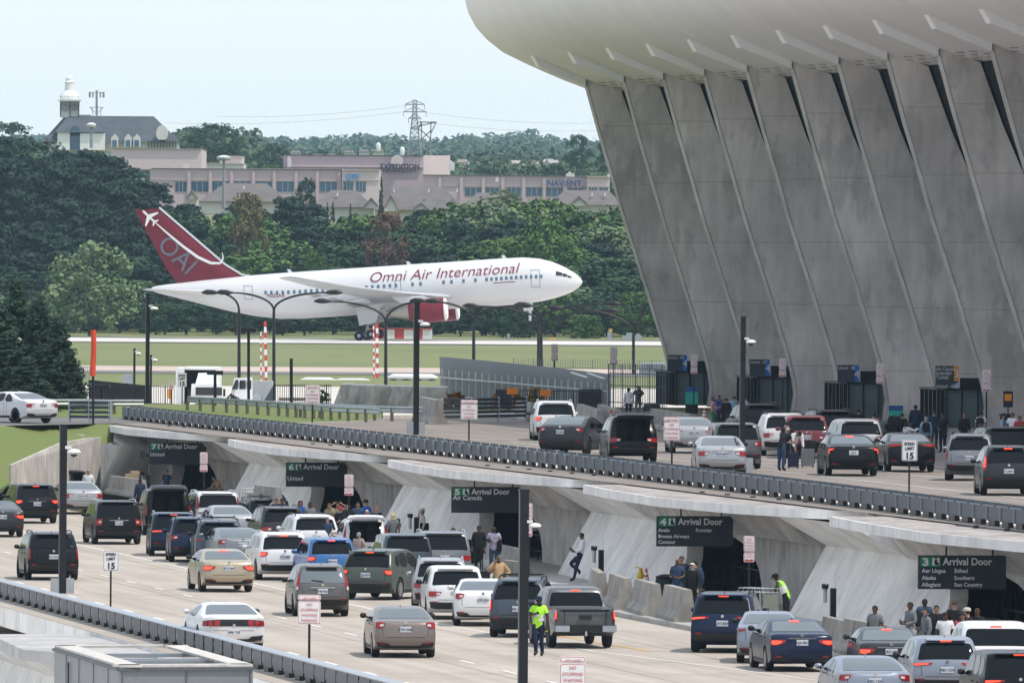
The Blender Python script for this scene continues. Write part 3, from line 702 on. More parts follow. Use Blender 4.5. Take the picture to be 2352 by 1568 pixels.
for ri, (Y, f) in enumerate(rows):
    step = 60 if ri < 4 else 66
    x = -60 + rt.uniform(0, 40)
    while x < 1545:
        top = sil(x); base = 776; ytop = base + (top - base) * f + rt.uniform(-10, 14)
        if ri == 0: ytop = top + rt.uniform(-4, 12)
        if x < 400 and ri == 0:
            YY = 1780 + rt.uniform(-20, 20); zb = zland(YY) + 2
        else: YY = Y + rt.uniform(-12, 12); zb = zland(YY) - .3
        p = gY(x, ytop, YY); h = max(4.5, p.z - zb); wx = 1.0
        if h > 21: zb = p.z - 21; h = 21      # stands higher on the slope
        if x < 430: kd = 'pine' if rt.random() < .85 else 'leaf'
        else: kd = rt.choices(['pine', 'leaf', 'lite', 'pale'], [.42, .36, .16, .06])[0]
        if ri >= 5: kd = rt.choices(['pine', 'leaf', 'lite', 'pale'], [.3, .5, .15, .05])[0]
        mat = {'pine': m_pine, 'leaf': m_leaf, 'lite': m_lite, 'pale': m_pale}[kd]
        if 1150 < x < 1330 and ri in (2, 3, 4): kd = 'lite'; mat = m_lite
        shape = 'pine' if kd == 'pine' else 'leaf'
        wx = max(1.0, min(2.3, 7.5 / (h * .38))) if shape == 'leaf' else max(1.0, min(2.0, 7 / (h * .36)))
        tree('pine_tree' if kd == 'pine' else 'broadleaf_tree', LBL[kd] + where(x, ri), shape, rt.randrange(5), (p.x, YY, zb), h, mat, 'trees in the wood behind the runway', wx)
        x += step * rt.uniform(.75, 1.25) * (1 if f > .3 else .85)
# more pines filling the rise at the left
for ri in range(5):
    x = -50 + rt.uniform(0, 40)
    while x < 430 - ri * 6:
        f = .9 - ri * .15; top = sil(x); ytop = 776 + (top - 776) * f + rt.uniform(-14, 14); YY = 1760 - ri * 30; p = gY(x, ytop, YY); zb = max(zland(YY), p.z - 19)
        tree('pine_tree', 'dark pine of the slope, ' + where(x, ri + 1), 'pine', rt.randrange(4), (p.x, YY, zb), p.z - zb, m_pine, 'trees in the wood behind the runway', 1.25)
        x += 52 * rt.uniform(.8, 1.2)
def ptree(name, lab, kind, s, x, ytop, ybase, Y, mat, wpx, zb=None):
    p = gY(x, ytop, Y); q = gY(x, ybase, Y); zb = q.z if zb is None else zb; h = p.z - zb
    base_w = h * {'leaf': .78, 'pine': .62, 'cone': .56}[kind] * F_PX / Y
    return tree(name, lab, kind, s, (p.x, Y, zb), h, mat, None, wpx / base_w)
ptree('broadleaf_tree', 'large pale green tree standing alone in front of the pines at left', 'leaf', 1, 208, 548, 790, 1470, m_pale, 215)
ptree('broadleaf_tree', 'tree with dull red-brown leaves above the aircraft fuselage', 'leaf', 2, 885, 485, 640, 1560, m_brown, 110)
ptree('broadleaf_tree', 'tan leaved tree above the middle of the aircraft', 'leaf', 3, 568, 440, 640, 1600, m_tan, 95)
ptree('broadleaf_tree', 'big bright green spreading tree above the aircraft nose', 'leaf', 0, 1255, 500, 740, 1535, m_lite, 190)
ptree('broadleaf_tree', 'small fresh green tree directly above the forward fuselage middle', 'leaf', 4, 722, 578, 700, 1500, m_lite, 60)
ptree('broadleaf_tree', 'low light green tree standing right of the nose gear', 'leaf', 2, 1340, 722, 790, 1490, m_lite, 95)
ptree('broadleaf_tree', 'light green sapling beside the farthest fin', 'leaf', 3, 1470, 668, 790, 1485, m_lite, 120)
ptree('broadleaf_tree', 'low green tree between the lamp posts under the fuselage nose', 'leaf', 1, 1190, 700, 790, 1490, m_leaf, 90)
ptree('broadleaf_tree', 'slim tree rising against the office building windows', 'leaf', 1, 703, 405, 520, 1720, m_leaf, 52)
ptree('broadleaf_tree', 'narrow pointed young tree before the corner of the offices', 'cone', 1, 876, 405, 500, 1800, m_leaf, 18)
for i, (x, yt, w) in enumerate(((752, 465, 12), (765, 462, 13), (805, 468, 11))):
    ptree('spruce_tree', ['left of two thin dark spruces by the house roofs', 'right of two thin dark spruces by the house roofs', 'single thin dark spruce before the grey roof'][i], 'cone', i, x, yt, 510, 1700, m_pine, w)
# cedars close by at the left edge
near = [(-10, 690, 150, 590, 1), (38, 640, 105, 600, 0), (88, 692, 105, 588, 1), (135, 728, 95, 585, 0), (20, 760, 110, 575, 0), (100, 790, 100, 578, 1), (160, 800, 60, 580, 1), (62, 820, 110, 570, 0)]
CL = ['dark cedar cut by the left edge of the picture', 'tallest dark cedar of the clump at the left edge', 'dark cedar second in height in the left clump', 'bluish cedar at the right side of the left clump', 'lower cedar in front of the tallest one at left', 'dense low cedar in the middle of the left clump', 'smallest cedar at the right foot of the left clump', 'broad low cedar at the front of the left clump']
big = crown_mesh('cone', 5, 16, .34, 15000, 4.6); big2 = crown_mesh('cone', 8, 16, .34, 15000, 4.6)
for i, (x, yt, w, Y, s) in enumerate(near):
    TREES[('cone', s)] = ((big, big2)[s][0], TREES[('cone', s)][1])
    ptree('cedar_tree', CL[i], 'cone', s, x, yt, 942, Y, m_cedar, w * 1.75, 3.4)
# ---------------------------------------------------------------- far woods (one mass each)
def wood(name, lab, Y, prof, mat, leaf, n, hh, spread=120):
    r = random.Random(int(Y)); b_v = []; b_f = []
    for i in range(n):
        x = prof[0][0] + (prof[-1][0] - prof[0][0]) * r.random(); top = None
        for (a, ya), (c, yc) in zip(prof, prof[1:]):
            if a <= x <= c: top = ya + (yc - ya) * (x - a) / (c - a)
        YY = Y + r.uniform(0, spread) ; front = r.random() < .5
        p = gY(x, top + (r.uniform(0, 7) if not front else r.uniform(4, 26)), YY); R = hh * r.uniform(.35, .6)
        for j in range(7):
            cc = Vector((p.x + r.uniform(-1, 1) * R * .8, YY + r.uniform(-1, 1) * R * .8, p.z - R * r.uniform(.4, 1.9))); rr = R * r.uniform(.35, .6)
            for k in range(34):
                d = Vector((r.gauss(0, 1), r.gauss(0, 1), r.gauss(0, 1))).normalized(); q = cc + d * rr
                nrm = (d + Vector((r.gauss(0, .5), r.gauss(0, .5), r.gauss(.3, .5)))).normalized(); t = nrm.cross(Vector((r.gauss(0, 1), r.gauss(0, 1), 1))).normalized(); bb = nrm.cross(t); s = leaf * r.uniform(.6, 1.2)
                kk = len(b_v); b_v += [tuple(q - t * s), tuple(q - bb * s * .7), tuple(q + t * s), tuple(q + bb * s * .7)]; b_f.append((kk, kk + 1, kk + 2, kk + 3))
    me = bpy.data.meshes.new(name); me.from_pydata(b_v, [], b_f); me.update(); o = link(name, me, mat); tag(o, lab, 'woods', None, 'stuff'); return o
m_far = leafmat('far_leaves', (.05, .085, .04), .3, 0); m_far2 = leafmat('far_leaves_b', (.07, .11, .05), .3, 0)
wood('woods', 'hazy wooded ridge along the skyline', 8400, [(-100, 318), (60, 305), (380, 330), (500, 312), (700, 318), (840, 308), (1000, 320), (1100, 306), (1200, 302), (1280, 318), (1400, 325), (1500, 320)], m_far, 2.8, 620, 36, 200)
wood('woods', 'blue green woods below the skyline ridge', 6300, [(-100, 330), (400, 322), (600, 318), (700, 330), (800, 322), (1000, 330), (1180, 318), (1300, 325), (1420, 332)], m_far2, 2.2, 420, 28, 300)
wood('woods', 'darker clumped woods behind the office roofs', 3700, [(380, 322), (430, 300), (470, 288), (560, 296), (600, 335), (760, 345), (900, 352), (1000, 352), (1100, 350), (1200, 335), (1290, 352), (1420, 350)], m_far, 1.15, 300, 17, 250)
wood('woods', 'tree clumps around the distant house roofs', 2900, [(390, 305), (440, 300), (520, 310), (600, 345), (640, 372), (820, 380), (1040, 378), (1110, 372), (1280, 380), (1330, 350), (1420, 370)], m_far2, .9, 260, 12, 150)
for i, (x, yt, w, lab) in enumerate([(495, 284, 150, 'large round crowned tree on the skyline right of the dark roof'), (625, 330, 90, 'tree rising behind the small roof block of the offices'), (1325, 308, 60, 'tall layered tree on the skyline near the fins'), (1395, 318, 60, 'dark tree on the skyline cut by the farthest fin'), (1120, 385, 90, 'bush-like tree behind the right office wing roof'), (1275, 378, 70, 'round tree behind the office roof near the blue lettering'), (1160, 434, 75, 'yellow-green tree in front of the right office wing'), (30, 280, 110, 'hazy round tree on the skyline at the left edge'), (620, 378, 60, 'light green shrub beside the central office block')]):
    Y = 2700 if i < 4 or i == 7 else 1950 if i == 6 else 2500; p = gY(x, yt, Y)
    ptree('broadleaf_tree', lab, 'leaf', i, x, yt, yt + (90 if i < 4 or i == 7 else 45), Y, m_lite if i in (6, 8) else m_leaf, w)

# the wood goes on to both sides of the view
for sd_, xa, xb in (('left', -1100, -70), ('right', 1560, 2700)):
    for r_, (yy, YY) in enumerate(((330, 1790), (400, 1740), (470, 1680), (545, 1630), (620, 1580), (690, 1540), (745, 1515))):
        wood('woods', ['topmost', 'second', 'third', 'fourth', 'fifth', 'sixth', 'lowest'][r_] + ' belt of the wood going on beyond the ' + sd_ + ' edge', YY, [(xa, yy), ((xa + xb) / 2, yy + 15), (xb, yy)], (m_pine, m_leaf)[r_ % 2], .75, 60, 13, 30)
# ================================================================ far buildings
m_pink = M('pink_stone', (.50, .40, .42), .8, var=.05, scale=.2); m_pink2 = M('pink_stone_light_and_sunlit', (.60, .50, .50), .8, var=.05, scale=.2)
m_band = M('pale_band', (.56, .50, .47), .8, var=.04, scale=.2); m_bglass = M('blue_glass', (.03, .09, .16), .08, var=.4, scale=.08, spec=.6)
m_froof = M('shingle_roof', (.15, .135, .13), .9, var=.18, scale=.5); m_slate = M('slate_roof', (.075, .085, .10), .8, var=.2, scale=.4); m_stucco = M('white_stucco', (.62, .60, .58), .8, var=.06, scale=.4)
m_blet = M('dark_lettering', (.02, .02, .05), .5); m_blulet = M('blue_lettering', (.02, .25, .55), .5)
def pxbox(b, x0, x1, y0, y1, Y, depth, skew=0.0):     # box whose near face fills that part of the picture at distance Y
    a = gY(x0, y0, Y - skew); c = gY(x1, y1, Y + skew)
    b.hexa([(a.x, Y - skew, c.z), (c.x, Y + skew, c.z), (c.x, Y + depth, c.z), (a.x, Y + depth, c.z), (a.x, Y - skew, a.z), (c.x, Y + skew, a.z), (c.x, Y + depth, a.z), (a.x, Y + depth, a.z)])
def office(name, lab, x0, x1, yr, Y, depth, wins, ybase=500, wy=(417, 440), mat=None, piers=None, yr2=None):
    o = thing(name, lab, 'office building', gY((x0 + x1) / 2, ybase, Y)); L = o.location
    b = MB(L); pxbox(b, x0, x1, yr, ybase, Y, depth); b.build('wall', mat or m_pink, o)
    b = MB(L); pxbox(b, x0 - 1, x1 + 1, yr - 1.6, yr + .6, Y - .5, depth + 1); b.build('cornice', m_band, o)
    if wins:
        b = MB(L); pxbox(b, x0, x1, wy[0] - 4.2, wy[0] - 2, Y - .25, 1); b.build('band', m_band, o)
        for (a, c) in wins:
            b = MB(L); pxbox(b, a, c, wy[0], wy[1], Y - .12, .3); w = b.build('window', m_bglass, o)
            b = MB(L); pxbox(b, a - .5, c + .5, wy[0] - 1.2, wy[0] - .2, Y - .25, .4)
            for q in range(1, 3): xx = a + (c - a) * q / 3; pxbox(b, xx - .3, xx + .3, wy[0], wy[1], Y - .18, .1)
            f = b.build('frame', m_band, w); f.location = -w.location
    for xx in (piers or []):
        b = MB(L); pxbox(b, xx - 3.5, xx + 3.5, yr + 4, ybase, Y - .35, .5); b.build('pilaster', mat or m_pink, o)
    return o
W1 = [(403, 428), (440, 478), (488, 526), (538, 576), (588, 624), (636, 674), (686, 723), (735, 773)]
o1 = office('office_building', 'long low pink office wing with blue window bays at left', 345, 786, 388, 2250, 30, W1, piers=[434, 483, 532, 582, 630, 680, 729, 779])
o2 = office('office_building', 'lighter corner pavilion of the pink offices with small blue logo', 786, 871, 391, 2247, 26, [(789, 811), (818, 840)], mat=m_pink2)
t = put_text('QTS', 1.4, m_blulet, o2, gY(793, 412, 2246.4) - o2.location, ext=.05, bold=.05)
o3 = office('office_building', 'taller pink office block with pale disc and dark company lettering', 651, 972, 357, 2290, 40, None, mat=m_pink)
b = MB(o3.location); b.hexa([gY(972.2, 450, 2290), gY(1034, 450, 2318), gY(1034, 450, 2330), gY(972.2, 450, 2330), gY(972.2, 357, 2290), gY(1034, 359, 2318), gY(1034, 358, 2330), gY(972.2, 357, 2330)]); b.build('side_wall', m_pink2, o3)  # lighter stone tone here paints the sun on the side face
b = MB(o3.location); pxbox(b, 651, 972, 382.5, 385, 2289.4, .6); b.build('band', m_band, o3)
b = MB(o3.location)
c = gY(912, 371, 2289.2) - Vector((0, 0, 0)); b.prism([c + Vector((1.3 * math.cos(a * PI / 12), 0, 1.3 * math.sin(a * PI / 12))) for a in range(24)], (0, -.15, 0)); b.build('disc', m_band, o3)
put_text('EXPEDITION', 1.35, m_blet, o3, gY(873, 387.5, 2288.8) - o3.location, ext=.05, bold=.05, sx=1.04)
put_text('TECHNOLOGY', .75, m_blet, o3, gY(878, 395.5, 2288.8) - o3.location, ext=.05, bold=.02, sx=1.35)
W2 = [(1069, 1105), (1116, 1145), (1165, 1195), (1209, 1245), (1255, 1292), (1304, 1339)]
o4 = office('office_building', 'right pink office wing with blue lettering and blue glass bays', 971, 1348, 403, 2252, 30, W2, wy=(431, 450), piers=[1010, 1060, 1110, 1155, 1203, 1250, 1298])
put_text('NAVIENT', 1.65, M('navy_lettering', (.03, .07, .22), .5), o4, gY(1256, 427.5, 2250.6) - o4.location, ext=.05, bold=.04, sx=1.0)
o5 = office('office_building', 'lighter end pavilion of the pink offices beside the fins', 1348, 1400, 406, 2248, 26, [(1353, 1371), (1377, 1396)], wy=(431, 450), mat=m_pink2)
o6 = office('office_building', 'plain pink roof block in front of the dark mansard roof', 255, 462, 342, 2330, 40, None, ybase=390, mat=m_pink2)
o7 = office('office_building', 'small pink roof block between the office masses', 505, 556, 360, 2400, 20, None, ybase=392, mat=m_pink2)
o8 = office('office_building', 'low grey annex roof left of the small pink block', 462, 560, 376, 2395, 20, None, ybase=392, mat=m_stucco)
for i, (x0, y0, w, h, lab) in enumerate([(420, 380, 14, 7, 'rooftop unit on the left office wing'), (660, 362, 9, 22, 'grey ladder and pipes on the central block'), (1138, 410, 8, 7, 'small vent on the right office wing roof'), (1300, 398, 20, 8, 'white rooftop unit near the blue lettering'), (1395, 399, 22, 8, 'pale rooftop unit at the right end of the offices'), (1030, 372, 14, 20, 'bracket mast on the side of the central block')]):
    b = MB(); pxbox(b, x0, x0 + w, y0, y0 + h, 2243 if i not in (1, 5) else 2288, 2); pxbox(b, x0 + w * .3, x0 + w * .6, y0 - 3, y0, 2243.5 if i not in (1, 5) else 2288.5, 1)
    tag(b.build('rooftop_unit', m_stucco), lab, 'rooftop unit')
# townhouses
def house(lab, x0, x1, yr, ye, Y, depth=14, gable=None, wall=m_stucco, chim=None, hip=.28, roofm=None):
    o = thing('house', lab, 'house', gY((x0 + x1) / 2, ye + 25, Y)); L = o.location
    b = MB(L); pxbox(b, x0 + 2, x1 - 2, ye, ye + 30, Y + 1, depth - 2); b.build('wall', wall, o)
    a = gY(x0, ye, Y); c = gY(x1, ye, Y); r = gY((x0 + x1) / 2, yr, Y + depth / 2).z; w = c.x - a.x
    b = MB(L); h = w * hip
    e = [(a.x, Y, a.z), (c.x, Y, a.z), (c.x, Y + depth, a.z), (a.x, Y + depth, a.z)]; rr = [(a.x + h, Y + depth / 2, r), (c.x - h, Y + depth / 2, r)]
    b.add(e + rr, [(0, 1, 5, 4), (1, 2, 5), (2, 3, 4, 5), (3, 0, 4), (3, 2, 1, 0)]); rf = b.build('roof', roofm or m_froof, o)
    for g in (gable or []):
        gx0, gx1, gy = g; p = gY(gx0, ye + 3, Y - 1.5); q = gY(gx1, ye + 3, Y - 1.5); t = gY((gx0 + gx1) / 2, gy, Y - 1.5)
        b = MB(L); b.prism([p, q, t], (0, 6, 0)); b.build('gable', wall, o)
        b = MB(L)
        for s_, e_ in ((p, t), (t, q)):
            s2 = s_ + Vector((0, -.4, .0)); e2 = e_ + Vector((0, -.4, .0)); u = Vector((0, 0, .35)); b.hexa([s2, e2, e2 + Vector((0, 7, 0)), s2 + Vector((0, 7, 0)), s2 + u, e2 + u, e2 + u + Vector((0, 7, 0)), s2 + u + Vector((0, 7, 0))])
        b.build('gable_roof', roofm or m_froof, o)
    for cx in (chim or []):
        b = MB(L); pxbox(b, cx - 1.5, cx + 1.5, yr + 6, yr + 13, Y + 3, .8); b.build('chimney', m_white, o)
    return o
house('brown hipped roof left of the spruces behind the aircraft tail fin', 455, 668, 421, 462, 1960, 16, [(575, 600, 450)], chim=[560])
house('broad grey roof with white gables in the centre of the wood', 858, 1075, 428, 482, 1930, 18, [(880, 915, 452), (948, 985, 470)], chim=[905, 985, 1050])
house('low brown roof between the slim tree and the central house', 715, 860, 437, 475, 1950, 14, [(835, 870, 458)], chim=[775], hip=.3)
house('low grey roof running right of the central house', 1070, 1190, 443, 470, 1975, 14, None, chim=[1135, 1160], hip=.2)
house('brown roof with white gable left of the farthest fin', 1262, 1432, 437, 470, 1940, 16, [(1310, 1350, 455)], chim=[1360, 1390], hip=.2)
house('small white gabled house at the left end of the roofs', 425, 455, 440, 455, 1930, 8, [(428, 452, 441)], hip=.3)
rh = random.Random(5)
for i in range(26):
    x = 1045 + rh.random() * 350; y = 372 + rh.random() * 20; w = rh.uniform(24, 46)
    house(['brown', 'rust', 'pale'][i % 3] + ' roofed house of the distant estate, ' + ('near row' if y > 385 else 'middle row' if y > 378 else 'far row') + ' behind ' + ('the central block' if x < 1130 else 'the bushy trees' if x < 1220 else 'the blue lettering' if x < 1310 else 'the end pavilion'), x, x + w, y - 7, y, 2950 + (392 - y) * 22, 10, [(x + w * .2, x + w * .5, y - 6)] if i % 2 else None, hip=.15, roofm=[m_froof, M('estate_roof', (.26, .21, .19), .9, var=.1), M('estate_roof_pale', (.36, .34, .33), .9, var=.1)][i % 3])['group'] = 'houses of the distant estate'
for i in range(9):
    x = 560 + i * 38 + rh.uniform(-10, 10); y = 352 + rh.uniform(-6, 8)
    house('tiny hazy house roof among the far woods ' + ['right of the skyline tree', 'left of the small pink block', 'over the small pink block', 'left of the central block', 'over the left end of the central block', 'left of the water tanks', 'below the left water tank', 'below the right water tank', 'left of the tall pylon'][i], x, x + 26, y - 5, y, 3600, 10, None, hip=.15)['group'] = 'houses among the far woods'
# mansard roofed building with clock tower
Yc = 2650
o = thing('clock_tower_building', 'half timbered building with slate mansard roof and white clock tower', 'building', gY(250, 345, Yc)); L = o.location
b = MB(L); pxbox(b, 115, 405, 322, 350, Yc + 1, 24); b.build('wall', m_stucco, o)
b = MB(L); e = [gY(97, 325, Yc), gY(415, 325, Yc), gY(415, 325, Yc + 26), gY(97, 325, Yc + 26)]; e = [Vector((p.x, p.y, e[0].z)) for p in e]
rr = [gY(150, 266, Yc + 9), gY(353, 266, Yc + 9), gY(353, 266, Yc + 17), gY(150, 266, Yc + 17)]; rr = [Vector((p.x, p.y, rr[0].z)) for p in rr]
b.hexa(e + rr); b.build('roof', m_slate, o)
b = MB(L); e = [gY(125, 304, Yc - 4), gY(240, 304, Yc - 4), gY(240, 304, Yc + 8), gY(125, 304, Yc + 8)]; rr = [gY(158, 264, Yc + 3), gY(208, 264, Yc + 3), gY(208, 264, Yc + 6), gY(158, 264, Yc + 6)]
b.hexa(e + rr); b.build('front_roof', m_slate, o)
b = MB(L); pxbox(b, 132, 160, 304, 345, Yc - 3.4, 4); pxbox(b, 184, 240, 306, 345, Yc - 3.4, 4); b.build('front_wall', m_white, o)
b = MB(L); pxbox(b, 160, 184, 312, 345, Yc - 3, 3); cc = gY(172, 304, Yc - 3.6); b.prism([cc + Vector((1.25 * math.cos(k * PI / 10), 0, 1.45 * math.sin(k * PI / 10))) for k in range(11)], (0, .6, 0)); b.build('arched_window', m_bglass, o)
for x in (263, 294, 314):
    b = MB(L); p = gY(x - 9, 318, Yc - 2); q = gY(x + 9, 318, Yc - 2); t = gY(x, 308, Yc - 2); b.prism([p, q, t], (0, 3, 0)); pxbox(b, x - 8, x + 8, 318, 338, Yc - 2, 3); d_ = b.build('dormer', m_stucco, o)
    b = MB(L); pxbox(b, x - 5, x + 5, 322, 337, Yc - 2.1, .2); w = b.build('window', m_bglass, d_); w.location = -d_.location
b = MB(L); cc = gY(372, 306, Yc - 2); b.prism([cc + Vector((1.35 * math.cos(k * PI / 10), 0, 1.9 * math.sin(k * PI / 10))) for k in range(-3, 14)], (0, 3, 0)); b.build('round_dormer', m_stucco, o)
b = MB(L)
for x in range(340, 405, 7): pxbox(b, x, x + 2, 322, 340, Yc - .2, .5)
b.build('timber', M('dark_timber', (.05, .04, .035), .8), o)
b = MB(L); pxbox(b, 139, 160.5, 232, 270, Yc + 2, 5.4); pxbox(b, 160.7, 181, 232, 268, Yc + 2.2, 5.2); b.build('clock_stage', m_stucco, o)
tim = M('dark_timber')
b = MB(L)
for x in (138.5, 160.5, 181): pxbox(b, x - .8, x + .8, 230, 268, Yc + 1.6, .5)
for xc, r in ((149.5, 1.0), (171, .85)):
    cc = gY(xc, 245, Yc + 1.7)
    for k in range(20):
        a0, a1 = k * PI / 10, (k + 1) * PI / 10
        for rr_ in (1.0, .55): b.beam(cc + Vector((r * rr_ * math.cos(a0), 0, r * rr_ * math.sin(a0))), cc + Vector((r * rr_ * math.cos(a1), 0, r * rr_ * math.sin(a1))), .12)
    b.beam(cc, cc + Vector((0, 0, .7)), .12); b.beam(cc, cc + Vector((.5, 0, 0)), .12)
b.build('clock_face', tim, o)
b = MB(L); pxbox(b, 132, 186, 229, 232, Yc + 1, 7)
tc = gY(159.5, 229, Yc + 4.5); k = Yc / F_PX
b.lathe([(21 * k, 0), (23 * k, 8 * k), (20 * k, 14 * k), (13 * k, 19 * k), (11 * k, 21 * k), (10.5 * k, 38 * k), (12 * k, 40 * k), (9 * k, 43 * k), (8.5 * k, 49 * k), (4 * k, 55 * k), (1.5 * k, 57 * k), (.6 * k, 62 * k)], tc, 12); b.build('cupola', m_white, o, smooth=30)
# masts and pylons
m_lat = M('lattice_steel', (.30, .32, .34), .6, metal=.3)
def lattice(lab, x, yt, yb, Y, wt_, wb, arms, name='power_pylon'):
    o = thing(name, lab, 'pylon', gY(x, yb, Y)); b = MB(o.location); s = Y / F_PX; c = gY(x, yb, Y); H = (yb - yt) * s; th = .26
    n = 12; q = []
    for i in range(n + 1):
        f = i / n; w = (wb + (wt_ - wb) * min(1, f * 1.3)) * s / 2; z = c.z + H * f
        q.append([Vector((c.x + sx * w, Y + sy * w, z)) for sx, sy in ((-1, -1), (1, -1), (1, 1), (-1, 1))])
    for i in range(n):
        for j in range(4):
            b.beam(q[i][j], q[i + 1][j], th); b.beam(q[i][j], q[i + 1][(j + 1) % 4], th * .55); b.beam(q[i + 1][j], q[i + 1][(j + 1) % 4], th * .5)
    for (ya, half) in arms:
        z = gY(x, ya, Y).z; hw = half * s
        for sg in (-1, 1):
            b.beam((c.x, Y, z), (c.x + sg * hw, Y, z), th); b.beam((c.x, Y, z + 1.2), (c.x + sg * hw, Y, z), th * .7); b.beam((c.x + sg * hw, Y, z), (c.x + sg * hw, Y, z - 1.3), th * .6)
    b.build('lattice', m_lat, o); return o
lattice('tall lattice pylon above the central office block', 952, 232, 358, 3000, 9, 30, [(240, 22), (257, 26), (272, 14)])
o = thing('power_pylon', 'wide H framed pylon right of the tall lattice one', 'pylon', gY(982, 358, 2900)); b = MB(o.location)
for (x0, y0, x1, y1) in ((968, 281, 968, 358), (990, 281, 988, 358), (944, 294, 1000, 281), (968, 281, 960, 300), (968, 300, 990, 320), (990, 300, 968, 320), (968, 320, 989, 340), (989, 320, 968, 340), (945, 294, 968, 300), (1002, 281, 990, 306), (960, 281, 1002, 281)):
    b.beam(gY(x0, y0, 2900), gY(x1, y1, 2900), .32)
b.build('lattice', m_lat, o)
o = thing('telecom_mast', 'telecom mast with a ring of panel antennas by the clock tower', 'mast', gY(222, 268, 2600)); b = MB(o.location); b.beam(gY(222, 268, 2600), gY(222, 208, 2600), .5); b.build('mast', m_lat, o)
b = MB(o.location)
for k in range(12):
    a = k * PI / 6; c = gY(222, 213, 2600); p = c + Vector((1.7 * math.cos(a), 1.7 * math.sin(a), 0)); b.box(p - Vector((0, 0, .5)), (.22, .22, 1.3)); b.beam(c, p, .1)
b.build('antenna', m_lat, o)
b = MB(o.location)
for a_, c_ in (((208, 248), (222, 262)), ((236, 248), (222, 262)), ((205, 247), (239, 247)), ((214, 268), (211, 247)), ((230, 268), (233, 247))): b.beam(gY(*a_, 2600), gY(*c_, 2600), .14)
b.build('brace', m_lat, o)
for i, (xa, ya, xb, yb, sag) in enumerate([(950, 240, 500, 268, 10), (978, 282, 1380, 300, 8), (930, 257, 380, 282, 12), (974, 258, 1400, 282, 10)]):
    b = MB(); n = 14; pts = [gY(xa + (xb - xa) * k / n, ya + (yb - ya) * k / n + sag * 4 * (k / n) * (1 - k / n), 3000) for k in range(n + 1)]; b.tube(pts, .035, 4)
    tag(b.build('power_line', m_lat), ['thin power line running left from the top of the tall pylon', 'thin power line running right from the H framed pylon', 'lower power line running left from the tall pylon', 'upper power line running right from the tall pylon'][i], 'power line')
for x, y, lab in ((869, 335, 'left of two white water tanks on the wooded skyline'), (924, 345, 'right of two white water tanks near the pylon')):
    b = MB(); c = gY(x, y, 3600); b.lathe([(.5, -1.8), (.7, -1.0), (.75, .3), (.45, .9), (.1, 1.1)], c, 12); tag(b.build('water_tank', m_white, smooth=40), lab, 'water tank')
def floodpole(x, yt, yb, Y, lab, hw=14):
    o = thing('floodlight_pole', lab, 'light pole', gY(x, yb, Y)); b = MB(o.location); b.tube([gY(x, yb, Y), gY(x, yt, Y)], [.3, .18], 8); b.build('pole', m_lat, o)
    for yy in (yt, yt + 4):
        b = MB(o.location); c = gY(x, yy, Y); b.lathe([(.1, -.25), (hw * Y / F_PX * .5, -.2), (hw * Y / F_PX * .55, .1), (.3, .35)], c, 12); b.build('lamp', m_white if yy == yt else m_galv, o)
floodpole(514, 362, 480, 1800, 'tall grey floodlight pole in front of the left office wing', 30)
floodpole(210, 287, 340, 1900, 'floodlight pole in front of the mansard roof', 20)
# ================================================================ airfield furniture
hb = thing('checkered_shelter', 'low shelter painted in red and white squares under the aircraft', 'shelter', gY(918, 786, 1400)); b = MB(hb.location)
n = 7; xs = [842 + (992 - 842) * i / n for i in range(n + 1)]
for i in range(n):
    for j in range(1):
        b = MB(hb.location); pxbox(b, xs[i], xs[i + 1], 756, 783, 1460, 3); b.build('panel', M('hazard_red', (.55, .06, .06), .6, var=.15, scale=1) if i % 2 == 1 else m_white, hb)
b = MB(hb.location); pxbox(b, 838, 996, 783.2, 788, 1458, 5); b.build('base', m_white, hb)
b = MB(hb.location); pxbox(b, 842, 992, 753.5, 755.8, 1459.8, 3.4); b.build('roof', m_red, hb)
for i, (x, y, w, h, mt, lab) in enumerate([(1400, 762, 9, 30, m_galv, 'grey instrument cabinet right of the yellow signs'), (1452, 770, 45, 18, m_galv, 'grey equipment hut beside the farthest fin'), (1264, 776, 8, 8, m_yel, 'left yellow runway marker plate'), (1274, 776, 8, 8, m_yel, 'right yellow runway marker plate'), (1168, 766, 6, 18, m_galv, 'small grey cabinet behind the lamp posts'), (1118, 776, 3, 12, m_yel, 'thin yellow airfield marker'), (1403, 755, 7, 8, m_yel, 'yellow plate above the instrument cabinet')]):
    b = MB(); pxbox(b, x - w / 2, x + w / 2, y, min(y + h, 789), 1462, 1.2)
    if i < 2: pxbox(b, x - w * .3, x + w * .1, y - 6, y, 1462.3, .6); pxbox(b, x + w * .2, x + w * .4, y - 4, y, 1462.3, .5)
    else: pxbox(b, x - .5, x + .5, y + h, 790, 1462.4, .2)
    tag(b.build('airfield_equipment', mt), lab, 'airfield equipment')
# ================================================================ airliner taking off
m_pw = M('aircraft_white', (.66, .66, .67), .28, var=.03, scale=.3, coat=.3); m_pr = M('aircraft_crimson', (.17, .008, .022), .35, var=.06, scale=.5)
m_pg = M('aircraft_grey', (.36, .38, .40), .4, var=.08, scale=.6); m_pwin = M('aircraft_window', (.10, .16, .24), .2); m_tyre = M('tyre_rubber', (.015, .015, .016), .75, var=.2, scale=8)
m_pline = M('panel_line', (.22, .23, .25), .5); m_plet = M('crimson_lettering', (.20, .012, .03), .5); m_engm = M('bare_metal', (.35, .33, .30), .35, metal=.7, var=.1)
pl = thing('airliner', 'white twin engine airliner with crimson tail lifting its nose off the runway', 'airliner', gYz(848, 1424, 1.08))
pr = Matrix.Rotation(-math.radians(5), 4, 'Z') @ Matrix.Rotation(-math.radians(4.15), 4, 'Y')
pl.matrix_world = Matrix.Translation(pl.location) @ pr
KZ = 6.15
